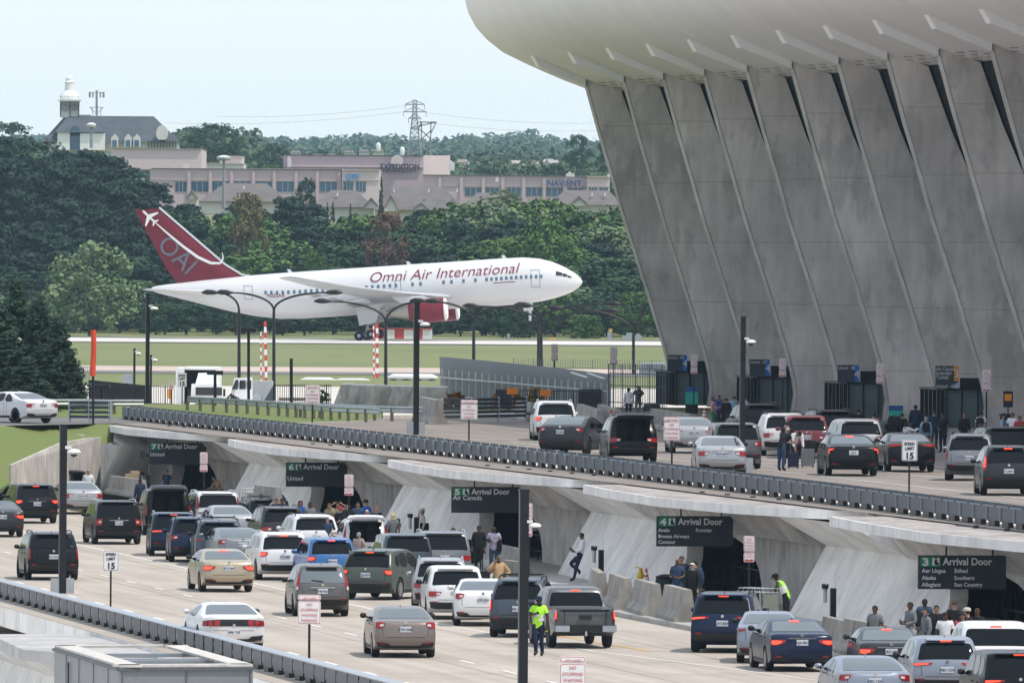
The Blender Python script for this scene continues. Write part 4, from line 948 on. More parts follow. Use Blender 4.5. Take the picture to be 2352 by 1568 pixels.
ST = [(a, r * 1.05, z) for a, r, z in [(27.2, .06, -.62), (27.0, .40, -.60), (26.6, .80, -.56), (25.9, 1.25, -.48), (24.9, 1.72, -.34), (23.6, 2.18, -.18), (22.0, 2.55, -.06), (20.0, 2.76, 0), (17, 2.8, 0), (10, 2.8, 0), (0, 2.8, 0), (-8, 2.8, 0), (-11, 2.72, .08), (-14, 2.45, .32), (-17, 2.05, .66), (-20, 1.55, 1.08), (-22.5, 1.1, 1.42), (-24.8, .7, 1.72), (-26.4, .38, 1.92), (-26.9, .2, 1.98)]]
def fus(x):
    for (a, ra, za), (c, rc, zc) in zip(ST, ST[1:]):
        if c <= x <= a:
            f = (a - x) / (a - c); return ra + (rc - ra) * f, za + (zc - za) * f + KZ
    return ST[-1][1], ST[-1][2] + KZ
b = MB(); NS = 32
b.loft([[(x, r * .93 * math.cos(2 * PI * k / NS), KZ + z + r * math.sin(2 * PI * k / NS)) for k in range(NS)] for x, r, z in ST]); b.build('fuselage', m_pw, pl, smooth=50)
def side(x, dz):      # point on the near (starboard) skin, dz above the axis
    r, z = fus(x); dz = max(-r * .98, min(r * .98, dz)); return Vector((x, -(r * .93 * math.sqrt(max(0, 1 - (dz / r) ** 2))) - .02, z + dz))
def skin_quad(b, x0, x1, z0, z1, off=.015):
    q = [side(x0, z0), side(x1, z0), side(x1, z1), side(x0, z1)]; o = Vector((0, -off, 0)); b.add([p + o for p in q], [(0, 1, 2, 3)])
def foil(name, mat, pts, parent=pl):      # stations (x_le, y, z, chord, thick)
    b = MB(); rings = []
    for x, y, z, c, t in pts:
        rings.append([(x - c * f, y, z + t * s) for f, s in ((0, 0), (.04, .35), (.15, .62), (.4, .75), (.7, .5), (1, .03), (.7, -.25), (.4, -.42), (.15, -.38), (.04, -.22))])
    b.loft(rings); return b.build(name, mat, parent, smooth=40)
for s in (-1, 1):
    w = foil('wing', M('wing_grey', (.46, .47, .49), .3, var=.06, scale=.4), [(11.6, s * 1.5, KZ - 1.55, 10.8, .95), (9.4, s * 4.6, KZ - 1.25, 8.6, .8), (5.6, s * 9.2, KZ - .6, 6.3, .55), (-.2, s * 16.5, KZ + .6, 4.1, .36), (-5.9, s * 23.4, KZ + 2.1, 2.3, .2), (-6.6, s * 23.9, KZ + 2.25, 1.6, .06)])
    f = foil('flap', m_pg, [(1.9, s * 3.4, KZ - 2.0, 3.0, .22), (-.7, s * 9.3, KZ - 1.35, 2.3, .18)]); f2 = foil('flap', m_pg, [(-1.5, s * 10.3, KZ - 1.1, 1.9, .15), (-4.5, s * 16.5, KZ - .05, 1.4, .12)])
    for (x, y, z) in ((.8, 5.5, KZ - 1.9), (-1.6, 10.8, KZ - 1.2), (-3.6, 15.4, KZ - .35)):
        b = MB(); b.tube([(x + 2.2, s * y, z + .2), (x, s * y, z - .1), (x - 2.2, s * y, z - .25)], [.12, .33, .05], 8); b.build('flap_fairing', m_pw, pl, smooth=50)
    e = MB(); EX, EY, EZ = 10.6, s * 7.9, KZ - 2.95
    e.lathe([(1.15, 0), (1.38, -.1), (1.48, -.5), (1.52, -1.6), (1.42, -3.2), (1.2, -4.5), (1.1, -4.6)], (EX, EY, EZ), 28, 'X'); en = e.build('engine', m_pr, pl, smooth=50)
    e = MB(); e.lathe([(1.02, .02), (1.15, .12), (1.36, 0), (1.42, -.18), (1.40, -.22)], (EX + .06, EY, EZ), 28, 'X'); e.build('intake_lip', m_white, en, smooth=50)
    e = MB(); e.lathe([(.02, -.6), (1.1, -.62), (1.1, -.7)], (EX, EY, EZ), 24, 'X'); e.build('fan', m_dark, en)
    e = MB(); e.lathe([(1.05, -4.3), (.95, -5.0), (.72, -6.3), (.6, -6.9), (.1, -7.6)], (EX, EY, EZ), 20, 'X'); e.build('exhaust_nozzle', m_engm, en, smooth=50)
    b = MB(); b.hexa([(EX - 1.2, EY - .18, EZ + 1.2), (EX - 1.2, EY + .18, EZ + 1.2), (EX - 5.5, EY + .18, EZ + 1.1), (EX - 5.5, EY - .18, EZ + 1.1), (EX - 2.8, EY - .12, EZ + 1.9), (EX - 2.8, EY + .12, EZ + 1.9), (EX - 6.8, EY + .12, EZ + 2.0), (EX - 6.8, EY - .12, EZ + 2.0)]); b.build('pylon', m_pw, pl)
    foil('tailplane', m_pw, [(-17.2, s * .9, KZ + .95, 5.6, .45), (-21.5, s * 5.2, KZ + 1.45, 3.6, .3), (-25.2, s * 9.1, KZ + 1.95, 1.9, .12)])
    # main gear: four wheel truck and leg
    g = MB(); g.tube([(.9, s * 4.7, KZ - 2.2), (.2, s * 4.65, 1.0)], [.20, .16], 10); g.tube([(-.7, s * 4.65, .70), (.9, s * 4.65, .88)], .13, 8); g.tube([(.7, s * 4.6, KZ - 3.2), (2.6, s * 3.4, KZ - 2.2)], .08, 6)
    for x, z in ((-.68, .62), (.82, .72)): g.tube([(x, s * 4.65 - .62, z), (x, s * 4.65 + .62, z)], .08, 8)
    gg = g.build('main_gear', m_pg, pl, smooth=40)
    for x, z in ((-.72, .60), (.78, .70)):
        for dy in (-.55, .55):
            g = MB(); g.lathe([(.2, -.20), (.46, -.20), (.58, -.13), (.60, 0), (.58, .13), (.46, .20), (.2, .20)], (x, s * 4.65 + dy, z), 18, 'Y'); wh = g.build('wheel', m_tyre, gg, smooth=40)
            g = MB(); g.lathe([(.06, -.23), (.22, -.21), (.22, .21), (.06, .23)], (x, s * 4.65 + dy, z), 10, 'Y'); g.build('wheel_hub', m_galv, gg)
    g = MB(); g.hexa([(1.5, s * 5.0, KZ - 4.0), (1.5, s * 5.08, KZ - 4.0), (-.6, s * 5.08, KZ - 4.3), (-.6, s * 5.0, KZ - 4.3), (2.2, s * 5.0, KZ - 2.1), (2.2, s * 5.08, KZ - 2.1), (-.9, s * 5.08, KZ - 2.1), (-.9, s * 5.0, KZ - 2.1)]); g.build('gear_door', m_pw, pl)
b = MB(); b.lathe([(.2, 0), (1.4, -2), (2.2, -5), (2.3, -9), (1.2, -13), (.2, -15)], (11.5, 0, KZ - 1.35), 18, 'X'); b.build('belly_fairing', m_pw, pl, smooth=50)
# fin
b = MB(); rings = []
for x, z, c, t in ((-13.2, 2.3, 10.6, .16), (-15.6, 2.95, 8.3, .42), (-17.6, 4.4, 7.3, .36), (-25.4, 12.0, 3.0, .14)):
    rings.append([(x - c * f, t * s, KZ + z) for f, s in ((0, 0), (.06, .6), (.3, 1), (.7, .6), (1, .05), (.7, -.6), (.3, -1), (.06, -.6))])
b.loft(rings); b.build('tail_fin', m_pr, pl, smooth=40)
b = MB()
for (a, c) in (((-13.1, 2.42), (-15.5, 3.1)), ((-15.5, 3.1), (-17.5, 4.5)), ((-17.5, 4.5), (-25.3, 12.12))): b.beam((a[0], 0, KZ + a[1]), (c[0], 0, KZ + c[1]), .3, .22)
b.build('fin_edge', m_pw, pl)
# fin emblem: grey letters on the slope, white streak and little aeroplane
TOB = Matrix.Rotation(PI / 2, 4, 'X')
def ft(x, z, y=-.46): return Vector((x, y, KZ + z))
ang = -math.radians(47)
put_text('OAI', 3.4, M('emblem_grey', (.13, .14, .17), .5), pl, ft(-26.0, 7.3), Matrix.Rotation(-ang, 4, 'Y') @ TOB, ext=.02, bold=.0, sx=.92)
b = MB(); pts = [(-26.2, 10.6), (-24.6, 9.0), (-22.6, 7.1), (-20.8, 5.6), (-19.2, 4.75), (-18.0, 4.65), (-17.6, 5.3), (-17.7, 6.0)]; wd = [.04, .11, .16, .18, .17, .13, .08, .03]
for i in range(len(pts) - 1):
    a = Vector((pts[i][0], 0, pts[i][1])); c = Vector((pts[i + 1][0], 0, pts[i + 1][1])); d = (c - a).normalized(); n = Vector((-d.z, 0, d.x))
    b.add([ft(*(a + n * wd[i]).xz, -.52), ft(*(a - n * wd[i]).xz, -.52), ft(*(c - n * wd[i + 1]).xz, -.52), ft(*(c + n * wd[i + 1]).xz, -.52)], [(0, 1, 2, 3)])
b.build('streak', m_lett, pl, fix=False)
b = MB(); o_ = Vector((-26.55, 0, 11.0)); dv = Vector((-.68, 0, .73)); nv = Vector((.73, 0, .68))
def shp(pts): b.add([ft(*(o_ + dv * p[0] + nv * p[1]).xz, -.5) for p in pts], [tuple(range(len(pts)))])
shp([(1.25, 0), (1.0, .14), (-1.0, .12), (-1.0, -.12), (1.0, -.14)]); shp([(.35, .1), (-.3, 1.15), (-.5, 1.15), (-.2, .1)]); shp([(.35, -.1), (-.3, -1.15), (-.5, -1.15), (-.2, -.1)]); shp([(-.7, .1), (-1.0, .5), (-1.15, .5), (-1.0, .05)]); shp([(-.7, -.1), (-1.0, -.5), (-1.15, -.5), (-1.0, -.05)])
b.build('emblem', m_lett, pl, fix=False)
# lettering along the skin
def cut_up(me, n=3):
    bm = bmesh.new(); bm.from_mesh(me); bmesh.ops.triangulate(bm, faces=bm.faces)
    for _ in range(n):
        ed = [e for e in bm.edges if e.calc_length() > .25]
        if ed: bmesh.ops.subdivide_edges(bm, edges=ed, cuts=1); bmesh.ops.triangulate(bm, faces=bm.faces)
    m2 = bpy.data.meshes.new('lettering'); bm.to_mesh(m2); bm.free(); return m2
me = text_mesh('Omni Air International', 1.62, bold=-.008, shear=.28, ext=0.0, sx=1.0)
wdt = max(v.co.x for v in me.vertices); sc = 19.1 / wdt; t2 = cut_up(me)
for v in t2.vertices: v.co = side(.6 + v.co.x * sc, 1.02 + v.co.y * 1.12) + Vector((0, -.05, 0))
link('lettering', t2, m_plet, pl)
me = text_mesh('N225AX', .62, bold=.01, ext=0.0); t2 = me.copy()
for v in t2.vertices: v.co = side(-12.2 + v.co.x, -.15 + v.co.y) + Vector((0, -.02, 0))
link('registration', t2, m_plet, pl)
b = MB()
for i, x in enumerate([.2 + .74 * k for k in range(6)] + [6.0, 7.0, 9.9, 10.9, 12.4, 13.9] + [15.3 + .62 * k for k in range(12)] + [-12.5 + .72 * k for k in range(12)]): skin_quad(b, x, x + .32, .22, .66)
o = b.build('cabin_window', m_pwin, pl, fix=False); o['kind'] = 'stuff'
def outline(x0, x1, z0, z1, nm='door'):
    b = MB(); w = .055
    for (a, c, d, e) in ((x0, x1, z1 - w, z1), (x0, x1, z0, z0 + w), (x0, x0 + w, z0, z1), (x1 - w, x1, z0, z1)):
        n = 4
        for k in range(n): skin_quad(b, a + (c - a) * 0, c, d + (e - d) * k / n, d + (e - d) * (k + 1) / n)
    b.build(nm, m_pline, pl, fix=False)
outline(21.0, 22.1, -.9, 1.3); outline(-15.1, -14.0, -.5, 1.25); outline(3.9, 4.7, -.45, 1.05); 
b = MB(); skin_quad(b, 16.3, 19.0, -.12, -.02); b.build('pinstripe', m_plet, pl, fix=False)
b = MB()
for (xa, xb, za, zb_) in ((24.1, 24.85, .62, 1.2), (24.9, 25.45, .55, .98), (25.5, 25.95, .45, .72)): b.add([side(xa, za) + Vector((0, -.03, 0)), side(xb, za) + Vector((0, -.03, 0)), side(xb, zb_ * .86) + Vector((0, -.03, 0)), side(xa, zb_) + Vector((0, -.03, 0))], [(0, 1, 2, 3)])
b.build('cockpit_window', m_glassd, pl, fix=False)
g = MB(); g.tube([(20.5, 0, KZ - 2.4), (20.3, 0, .75)], [.2, .15], 8); g.tube([(20.4, 0, 2.2), (18.7, 0, KZ - 2.6)], .06, 6); g.box((20.2, 0, 2.9), (1.2, .06, 1.1)); ng = g.build('nose_gear', m_pw, pl)
for dy in (-.3, .3):
    g = MB(); g.lathe([(.15, -.12), (.38, -.12), (.46, 0), (.38, .12), (.15, .12)], (20.3, dy, .62), 16, 'Y'); g.build('nose_wheel', m_tyre, ng, smooth=40)
for x in (17.5, 5.5, -9.5):
    b = MB(); b.hexa([(x, -.05, KZ + 2.6), (x, .05, KZ + 2.6), (x + .7, .05, KZ + 2.6), (x + .7, -.05, KZ + 2.6), (x - .25, -.03, KZ + 3.35), (x - .25, .03, KZ + 3.35), (x + .1, .03, KZ + 3.35), (x + .1, -.03, KZ + 3.35)]); b.build('blade_antenna', m_pw, pl)
# ================================================================ lamps, signs, poles, fences, lorries between road and airfield
def zg(x, Y): return zland(Y)
def twin_lamp(lab, x, yb, ytop, armL, armR, Y, headL=None, headR=None):
    """swan necked double street lamp; arms given as the picture x of each head and its y"""
    pb = gY(x, yb, Y); o = thing('street_lamp', lab, 'street lamp', pb, 0, 'swan necked street lamps'); L = pb; fk = gY(x, ytop, Y)
    b = MB(L); b.tube([pb, fk], [.13, .10], 8); b.build('pole', m_black, o)
    for (hx, hy) in (armL, armR):
        if hx is None: continue
        h = gY(hx, hy, Y); b = MB(L); pts = [fk.lerp(h, 0), ]
        n = 10; s = h - fk; pts = []
        for k in range(n + 1):
            a = k / n * PI / 2; pts.append(Vector((fk.x + s.x * (1 - math.cos(a)) ** 1.0, Y, fk.z + s.z * math.sin(a) ** .9)))
        b.tube(pts, [.085] * (n - 2) + [.07, .065, .06], 6); arm = b.build('arm', m_black, o)
        b = MB(L); sg = 1 if s.x > 0 else -1; c = h
        b.tube([c - Vector((sg * .15, 0, 0)), c + Vector((sg * .25, 0, .02)), c + Vector((sg * .7, 0, .03)), c + Vector((sg * 1.05, 0, 0))], [.07, .17, .18, .05], 8); b.build('lamp_head', m_black, o, smooth=50)
LY = 780
twin_lamp('street lamp with a single arm reaching left beneath the aircraft tail', 549, 930, 715, (498, 672), (None, 0), LY)
twin_lamp('street lamp with two arms crossing the rear fuselage', 629, 925, 715, (530, 672), (752, 672), LY)
twin_lamp('street lamp whose arms cross the wing root and engine', 886, 905, 742, (756, 692), (978, 692), LY + 10)
twin_lamp('street lamp between the engine and the nose', 1088, 838, 740, (975, 691), (1190, 702), LY + 10)
twin_lamp('street lamp below the nose gear with arms to both sides', 1237, 850, 742, (1096, 703), (1392, 698), LY + 20)
twin_lamp('street lamp just right of the nose gear one', 1243, 850, 758, (1215, 700), (1388, 714), LY + 26)
twin_lamp('street lamp beside the farthest fin', 1455, 858, 768, (1290, 708), (1512, 712), LY + 20)
m_cam = M('camera_housing', (.70, .70, .70), .35)
def cam_dome(parent, L, c, s=1.0, sx=1):
    b = MB(L); b.box(c + Vector((-.12 * sx * s, 0, .28 * s)), (.35 * s, .3 * s, .16 * s)); b.lathe([(.03 * s, .22 * s), (.30 * s, .16 * s), (.40 * s, .02 * s), (.30 * s, -.06 * s), (.2 * s, -.08 * s)], c + Vector((.18 * sx * s, 0, 0)), 16); k = b.build('camera_housing', m_cam, parent, smooth=40)
    b = MB(L); b.lathe([(.20 * s, -.07 * s), (.17 * s, -.18 * s), (.08 * s, -.25 * s), (.01 * s, -.27 * s)], c + Vector((.18 * sx * s, 0, 0)), 12); b.build('camera_dome', m_glassd, parent, smooth=50)
def pole(lab, p, h, w, cam=None, box=None, base=None, cams=1.0, lean=0):
    o = thing('camera_pole' if cam else 'pole', lab, 'pole', p); b = MB(p); b.box(p + Vector((0, 0, h / 2)), (w, w, h), PHI); b.box(p + Vector((0, 0, h + .03)), (w * 1.1, w * 1.1, .06), PHI); b.build('shaft', m_black, o)
    if cam is not None: cam_dome(o, p, p + Vector((w / 2 + .22 * cams, -.1, h - cam)), cams)
    if box is not None:
        b = MB(p); b.box(p + Vector((0, .05, box)), (.78, .3, .52), PHI); b.build('control_box', m_galv, o)
    return o
def vpole(lab, x, yt, yb, p_w=None, z=None, w=.24, **k):
    p = gw(x, yb, p_w) if p_w else gz(x, yb, z); top = gY(x, yt, p.y); return pole(lab, p, top.z - p.z, w, **k)
# main black masts
vpole('tall black camera pole at the left edge rail of the arrivals road', 143, 978, 1362, z=0.0, w=.24, cam=.9, box=.25, cams=.62)
vpole('black camera pole rising in front of the aircraft tail', 338, 677, 926, z=3.7, w=.20, cam=.75, cams=.6)
vpole('tall black camera pole in front of the engine', 955, 697, 998, z=3.7, w=.24, cam=.95, box=.3, cams=.62)
vpole('tall black camera pole in front of the concrete fins', 1704, 730, 1086, z=3.7, w=.19, cam=.9, box=.3, cams=.5)
q = gz(1200, 1640, 0.0); tp = gY(1200, 1128, q.y); pole('nearest thick black camera pole rising from the bottom edge', q, tp.z, .23, cam=.88, cams=.42)
# small ones
def lamp_post(lab, x, yt, yb, Y, head=True):
    p = gY(x, yb, Y); t = gY(x, yt, Y); o = thing('lamp_post', lab, 'lamp post', p); b = MB(p); b.beam(p, t, .16); b.build('shaft', m_black, o)
    if head: b = MB(p); b.box(t + Vector((0, 0, .05)), (.85, .5, .22)); b.build('lamp_head', m_black, o)
lamp_post('black lamp post with flat square head left of the lorry', 158, 868, 940, 600); lamp_post('short black lamp post with wide flat head behind the fence', 234, 890, 940, 620)
lamp_post('black lamp post with square head right of the white lorry', 571, 760, 940, 640); lamp_post('short black lamp post in front of the lorry bonnet', 494, 858, 944, 600)
lamp_post('plain thin black post left of the no stopping sign', 669, 823, 962, 590, False); lamp_post('thin dark post at the very left edge by the cedars', 2, 812, 935, 600, False)
for (x, yt, lab) in ((308, 802, 'thin pole with white dome camera left of the lorry'), (346, 817, 'second thin pole with white dome camera nearer the lorry')):
    p = gY(x, 925, 660); h = gY(x, yt, 660).z - p.z; pole(lab, p, h, .12, cam=.25, cams=.42)
# striped barrier arms raised
def striped(lab, x0, y0, x1, y1, Y, w, n):
    a, c = gY(x0, y0, Y), gY(x1, y1, Y); o = thing('striped_pole', lab, 'barrier pole', c)
    for i in range(n):
        b = MB(c); b.beam(c.lerp(a, i / n), c.lerp(a, (i + 1) / n), w); b.build('stripe', m_white if i % 2 else M('barrier_red', (.55, .06, .05), .5), o)
striped('thick red and white striped pole below the rear fuselage', 609, 738, 612, 905, 820, .19, 13); striped('thin red and white striped pole beside the thick one at left', 599, 762, 600, 905, 825, .10, 16)
striped('thick red and white striped pole below the wing', 866, 742, 867, 868, 820, .19, 11); striped('thin red and white striped pole beside the one below the wing', 858, 748, 859, 868, 825, .10, 14)
# orange banner
o = thing('banner', 'tall narrow orange vertical banner on a black post at left', 'banner', gz(214, 976, 3.7)); L = o.location
b = MB(L); b.beam(L, gY(214, 755, L.y), .10); b.build('post', m_black, o)
b = MB(L); n = 14; e = [(206, 758), (222, 756)]; 
for k in range(n + 1):
    f = k / n; xo = 1.5 * math.sin(f * 5); b.v += [tuple(gY(208 + xo, 758 + f * 105, L.y - .1) - L), tuple(gY(213.6 + xo, 758 + f * 105, L.y - .22) - L), tuple(gY(220.5 + xo * .5, 757 + f * 106, L.y - .1) - L)]
for k in range(n): b.f += [(3 * k, 3 * k + 1, 3 * k + 4, 3 * k + 3), (3 * k + 1, 3 * k + 2, 3 * k + 5, 3 * k + 4)]
b.build('cloth', M('banner_orange', (.72, .085, .035), .8, var=.1, scale=2), o, smooth=60)
# roadside signs
def sign_post(name, lab, x, x0, x1, y0, y1, yb, lines, Y=None, z=None, w=None, split=None, num=None, group=None, blk=False, arrow=False, wd=.07):
    p = gw(x, yb, w) if w else gz(x, yb, z) if z is not None else gY(x, yb, Y)
    Yp = p.y; o = thing(name, lab, 'road sign', p, 0, group); t = gY(x, y1, Yp)
    b = MB(p); b.beam(p, Vector((p.x, p.y + .03, gY(x, (y0 + y1) / 2, Yp).z)), wd); b.build('post', m_black, o)
    a, c = gY(x0, y1, Yp), gY(x1, y0, Yp); W, Hh = c.x - a.x, c.z - a.z; Y0 = Yp - .05
    def plate(z0, z1, mat, nm, off, ins=0):
        b = MB(p); r = .05; x_0, x_1 = a.x + ins, c.x - ins; z0 += ins; z1 -= ins; pts = []
        for cx, cz, s in ((x_1 - r, z0 + r, -90), (x_1 - r, z1 - r, 0), (x_0 + r, z1 - r, 90), (x_0 + r, z0 + r, 180)):
            for k in range(4): an = math.radians(s + 30 * k); pts.append(Vector((cx + r * math.cos(an), Y0 - off, cz + r * math.sin(an))))
        b.prism(pts, (0, .012, 0)); return b.build(nm, mat, o)
    edge = m_sign if blk else m_red
    segs = [(a.z, c.z)] if not split else [(a.z, a.z + Hh * (1 - split) - .01), (a.z + Hh * (1 - split) + .01, c.z)]
    for (z0, z1) in segs:
        plate(z0, z1, m_signw, 'plate', 0); plate(z0, z1, edge, 'border', .006, .018); plate(z0, z1, m_signw, 'face', .012, .030)
    for (s, f, sz) in lines:
        me = text_mesh(s, sz, bold=sz * (.03 if blk else 0), ext=.002, align='CENTER'); ww = max(v.co.x for v in me.vertices) * 2; k = min(1, (W - .1) / ww)
        q = link('lettering', me, m_black if blk else m_red, o); q.matrix_local = Matrix.Translation(Vector((a.x + W / 2, Y0 - .022, a.z + Hh * f)) - p) @ FACE_CAM @ Matrix.Diagonal((k, 1, 1, 1))
    if arrow:
        b = MB(p); zc = a.z + Hh * .07; xm = a.x + W / 2; hw = W * .4
        b.add([Vector((xm + dx * hw, Y0 - .02, zc + dz * .05)) for dx, dz in ((-1, 0), (-.5, 1.0), (-.5, .4), (.5, .4), (.5, 1), (1, 0), (.5, -1), (.5, -.4), (-.5, -.4), (-.5, -1))], [tuple(range(10))]); b.build('arrow', m_red, o)
    return o
def stop_sign(lab, x, x0, x1, y0, y1, yb, **k):
    s_ = gw(x, yb, k['w']).y if 'w' in k and k['w'] else gz(x, yb, k['z']).y; H = (y1 - y0) * s_ / F_PX
    return sign_post('no_stopping_sign', lab, x, x0, x1, y0, y1, yb, [('LEFT LANES', .84, H * .09), ('NO', .62, H * .13), ('STOPPING', .44, H * .13), ('WAITING', .26, H * .13), ('PARKING', .08, H * .13)], split=.2, group='left lanes no stopping signs', **k)
stop_sign('no stopping sign over the lower rail in front of the grey hatchback', 710, 684, 737, 1365, 1432, 1517, w=None, z=0.0)
stop_sign('no stopping sign at the bottom edge right of the thick pole', 1315, 1285, 1346, 1506, 1585, 1680, z=0.0)
stop_sign('no stopping sign on the upper road in front of the slatted railing', 1077, 1058, 1097, 918, 963, 1012, z=3.7)
stop_sign('no stopping sign left of the stacked concrete barriers', 717, 701, 735, 884, 928, 970, z=3.7)
stop_sign('no stopping sign on the upper road before the silver sedans', 1543, 1524, 1562, 957, 1011, 1065, z=3.7)
def park_sign(lab, x, x0, x1, y0, y1, yb, **k):
    p = gw(x, yb, k['w']) if k.get('w') else gz(x, yb, k['z']) if k.get('z') is not None else gY(x, yb, k['Y']); H = (y1 - y0) * p.y / F_PX
    return sign_post('no_parking_sign', lab, x, x0, x1, y0, y1, yb, [('NO', .82, H * .14), ('PARKING', .72, H * .085), ('STOPPING', .60, H * .085), ('WAITING', .48, H * .085), ('ACTIVE', .28, H * .07), ('LOADING', .19, H * .07)], split=.62, arrow=True, group='no parking signs along the kerbs', **k)
park_sign('no parking sign in front of the concrete wing wall at left', 186, 178, 194, 997, 1034, 1150, w=62.5)
park_sign('no parking sign beside the 7 Arrival Door sign', 468, 459, 477, 1038, 1083, 1160, w=62.5)
park_sign('no parking sign beside the 6 Arrival Door sign', 801, 791, 812, 1089, 1137, 1220, w=62.5)
park_sign('no parking sign partly behind the thick pole by door 5', 1214, 1206, 1223, 1155, 1232, 1325, w=62.5)
park_sign('no parking sign beside the 4 Arrival Door sign', 1720, 1708, 1733, 1230, 1290, 1420, w=62.5)
park_sign('no parking sign left of the United 4D porch sign', 1593, 1586, 1602, 814, 858, 960, w=96)
park_sign('no parking sign right of the United 4C porch sign', 1797, 1789, 1806, 823, 865, 975, w=96)
park_sign('no parking sign right of the United 4B porch sign', 2021, 2012, 2031, 834, 881, 985, w=96)
park_sign('no parking sign right of the Air Canada porch sign', 2265, 2255, 2276, 849, 898, 1010, w=96)
park_sign('no parking sign over the tall grey blast fence', 1273, 1266, 1282, 790, 828, 925, z=3.7)
park_sign('no parking sign at the right end of the blast fence', 1409, 1401, 1418, 797, 837, 945, z=3.7)
park_sign('distant no parking sign left of the white lorry', 393, 388, 398, 876, 896, 935, Y=640)
def speed(lab, x, x0, x1, y0, y1, yb, z, Y=None):
    p = gz(x, yb, z) if Y is None else gY(x, yb, Y); H = (y1 - y0) * p.y / F_PX
    return sign_post('speed_limit_sign', lab, x, x0, x1, y0, y1, yb, [('SPEED', .74, H * .19), ('LIMIT', .52, H * .19), ('15', .10, H * .42)], z=z if Y is None else None, Y=Y, blk=True, group='speed limit 15 signs', wd=.06)
speed('speed limit 15 sign over the lower rail near the black SUV', 254, 237, 273, 1263, 1310, 1394, 0.0)
speed('speed limit 15 sign on the upper road at right', 2088, 2071, 2107, 1009, 1058, 1133, 3.7)
speed('speed limit 15 sign in front of the white lorry', 418, 408, 429, 856, 888, 942, None, 620)
o = sign_post('dog_sign', 'small white sign with a dog above an orange notice', 1255, 1244, 1266, 871, 894, 920, [('No animals', .05, .1)], z=3.7, blk=True)
p = o.location; b = MB(p); c = gY(1255, 880, p.y - .09)
b.add([c + Vector((x * .3, 0, z * .3)) for x, z in ((-.5, .3), (-.3, .5), (-.2, .2), (.4, .2), (.6, .45), (.5, .1), (.45, -.5), (.3, -.5), (.25, -.1), (-.2, -.1), (-.25, -.5), (-.4, -.5), (-.4, .1))], [tuple(range(13))]); b.build('dog_symbol', m_black, o)
for x, y, lab in ((1253, 902, 'orange notice plate under the dog sign'), (1177, 898, 'orange notice plate on the fence by the bushes')):
    b = MB(); a = gY(x, y, 560); b.box(a, (.55, .02, .3)); b.beam(a, a - Vector((0, 0, .9)), .05); tag(b.build('notice_plate', M('notice_orange', (.75, .22, .02), .6)), lab, 'notice')
o = thing('octagon_sign', 'back of an octagonal stop sign seen grey against the grass', 'road sign', gY(293, 905, 660)); L = o.location
b = MB(L); c = gY(293, 871, 660); b.prism([c + Vector((.36 * math.cos(PI / 8 + k * PI / 4), 0, .36 * math.sin(PI / 8 + k * PI / 4))) for k in range(8)], (0, .02, 0)); b.build('plate', m_galv, o); b = MB(L); b.beam(L, c + Vector((0, .04, 0)), .06); b.build('post', m_black, o)
# arrival door signs hung under the canopies
def door_sign(num, x0, y0, x1, y1, lines, t):
    d_ = ray((x0 + x1) / 2, y0); 
    def onT(x, y):
        d = ray(x, y); k = (t - (0)) / d.dot(U); return CAMLOC + d * k
    a = onT(x0, y1); c = onT(x1, y0); p = Vector(((a.x + c.x) / 2, (a.y + c.y) / 2, c.z)); W = (V.dot(c) - V.dot(a)); H = c.z - a.z
    o = thing('arrival_door_sign', 'dark hanging Arrival Door sign ' + {'7': 'farthest away, nearest the wing wall', '6': 'above the people behind the white SUVs', '5': 'listing Air Canada', '4': 'listing Avelo and Frontier', '3': 'listing Aer Lingus and Etihad'}[num], 'hanging sign', p, PHI, 'arrival door signs')
    def lb(x, y, z, sx, sy, sz, nm, mat): b = MB(); b.box((x, y, z), (sx, sy, sz)); return b.build(nm, mat, o)
    lb(0, .06, -H / 2, W, .12, H, 'board', m_sign)
    lb(-.18 * W, .06, .12, .05, .05, .28, 'hanger', m_black); lb(.35 * W, .06, .12, .05, .05, .28, 'hanger', m_black)
    h1 = H * .25; gx = -W / 2 + .06; gw_ = W * .23
    lb(gx + gw_ / 2, -.005, -.05 - h1 / 2 - .01, gw_, .012, h1 + .05, 'number_panel', m_green)
    me = text_mesh(num, h1 * 1.25, bold=.012, ext=.003, sx=1.35); q = link('number', me, m_lett, o); q.matrix_local = Matrix.Translation((gx + .05, -.015, -.05 - h1)) @ FACE_CAM
    lb(gx + gw_ * .76, -.013, -.05 - h1 / 2 - .01, gw_ * .36, .012, h1 * .9, 'luggage_panel', m_lett)
    b = MB(); X = gx + gw_ * .76; Z = -.05 - h1 * .5
    b.box((X, -.022, Z - .03), (.075, .008, .15)); b.box((X + .0, -.022, Z + .09), (.05, .008, .05)); b.box((X + .06, -.022, Z - .08), (.05, .008, .08)); b.build('pictogram', m_black, o)
    put_text('Arrival Door', h1 * 1.2, m_lett, o, (gx + gw_ + .07, -.012, -.05 - h1 * .93), sx=.93, bold=.008, ext=.003)
    for (s, fx, fy) in lines: put_text(s, H * .165 if len(lines) > 1 else .24, m_lett, o, (-W / 2 + .05 + fx * W, -.012, -H * fy), ext=.003, bold=.004)
    return o
door_sign('7', 342, 1016, 474, 1066, [('United', 0, .62)], 509.9)
door_sign('6', 657, 1062, 798, 1117, [('United', 0, .74)], 464.8)
door_sign('5', 1037, 1118, 1203, 1177, [('Air Canada', 0, .50)], 419.1)
door_sign('4', 1508, 1185, 1684, 1254, [('Avelo', 0, .52), ('Frontier', .49, .52), ('Breeze Airways', 0, .72), ('Contour', 0, .91)], 374.3)
door_sign('3', 2109, 1275, 2311, 1352, [('Aer Lingus', .02, .51), ('Etihad', .39, .51), ('Alaska', .02, .72), ('Southern', .39, .72), ('Allegiant', .02, .92), ('Sun Country', .39, .92)], 328.6)
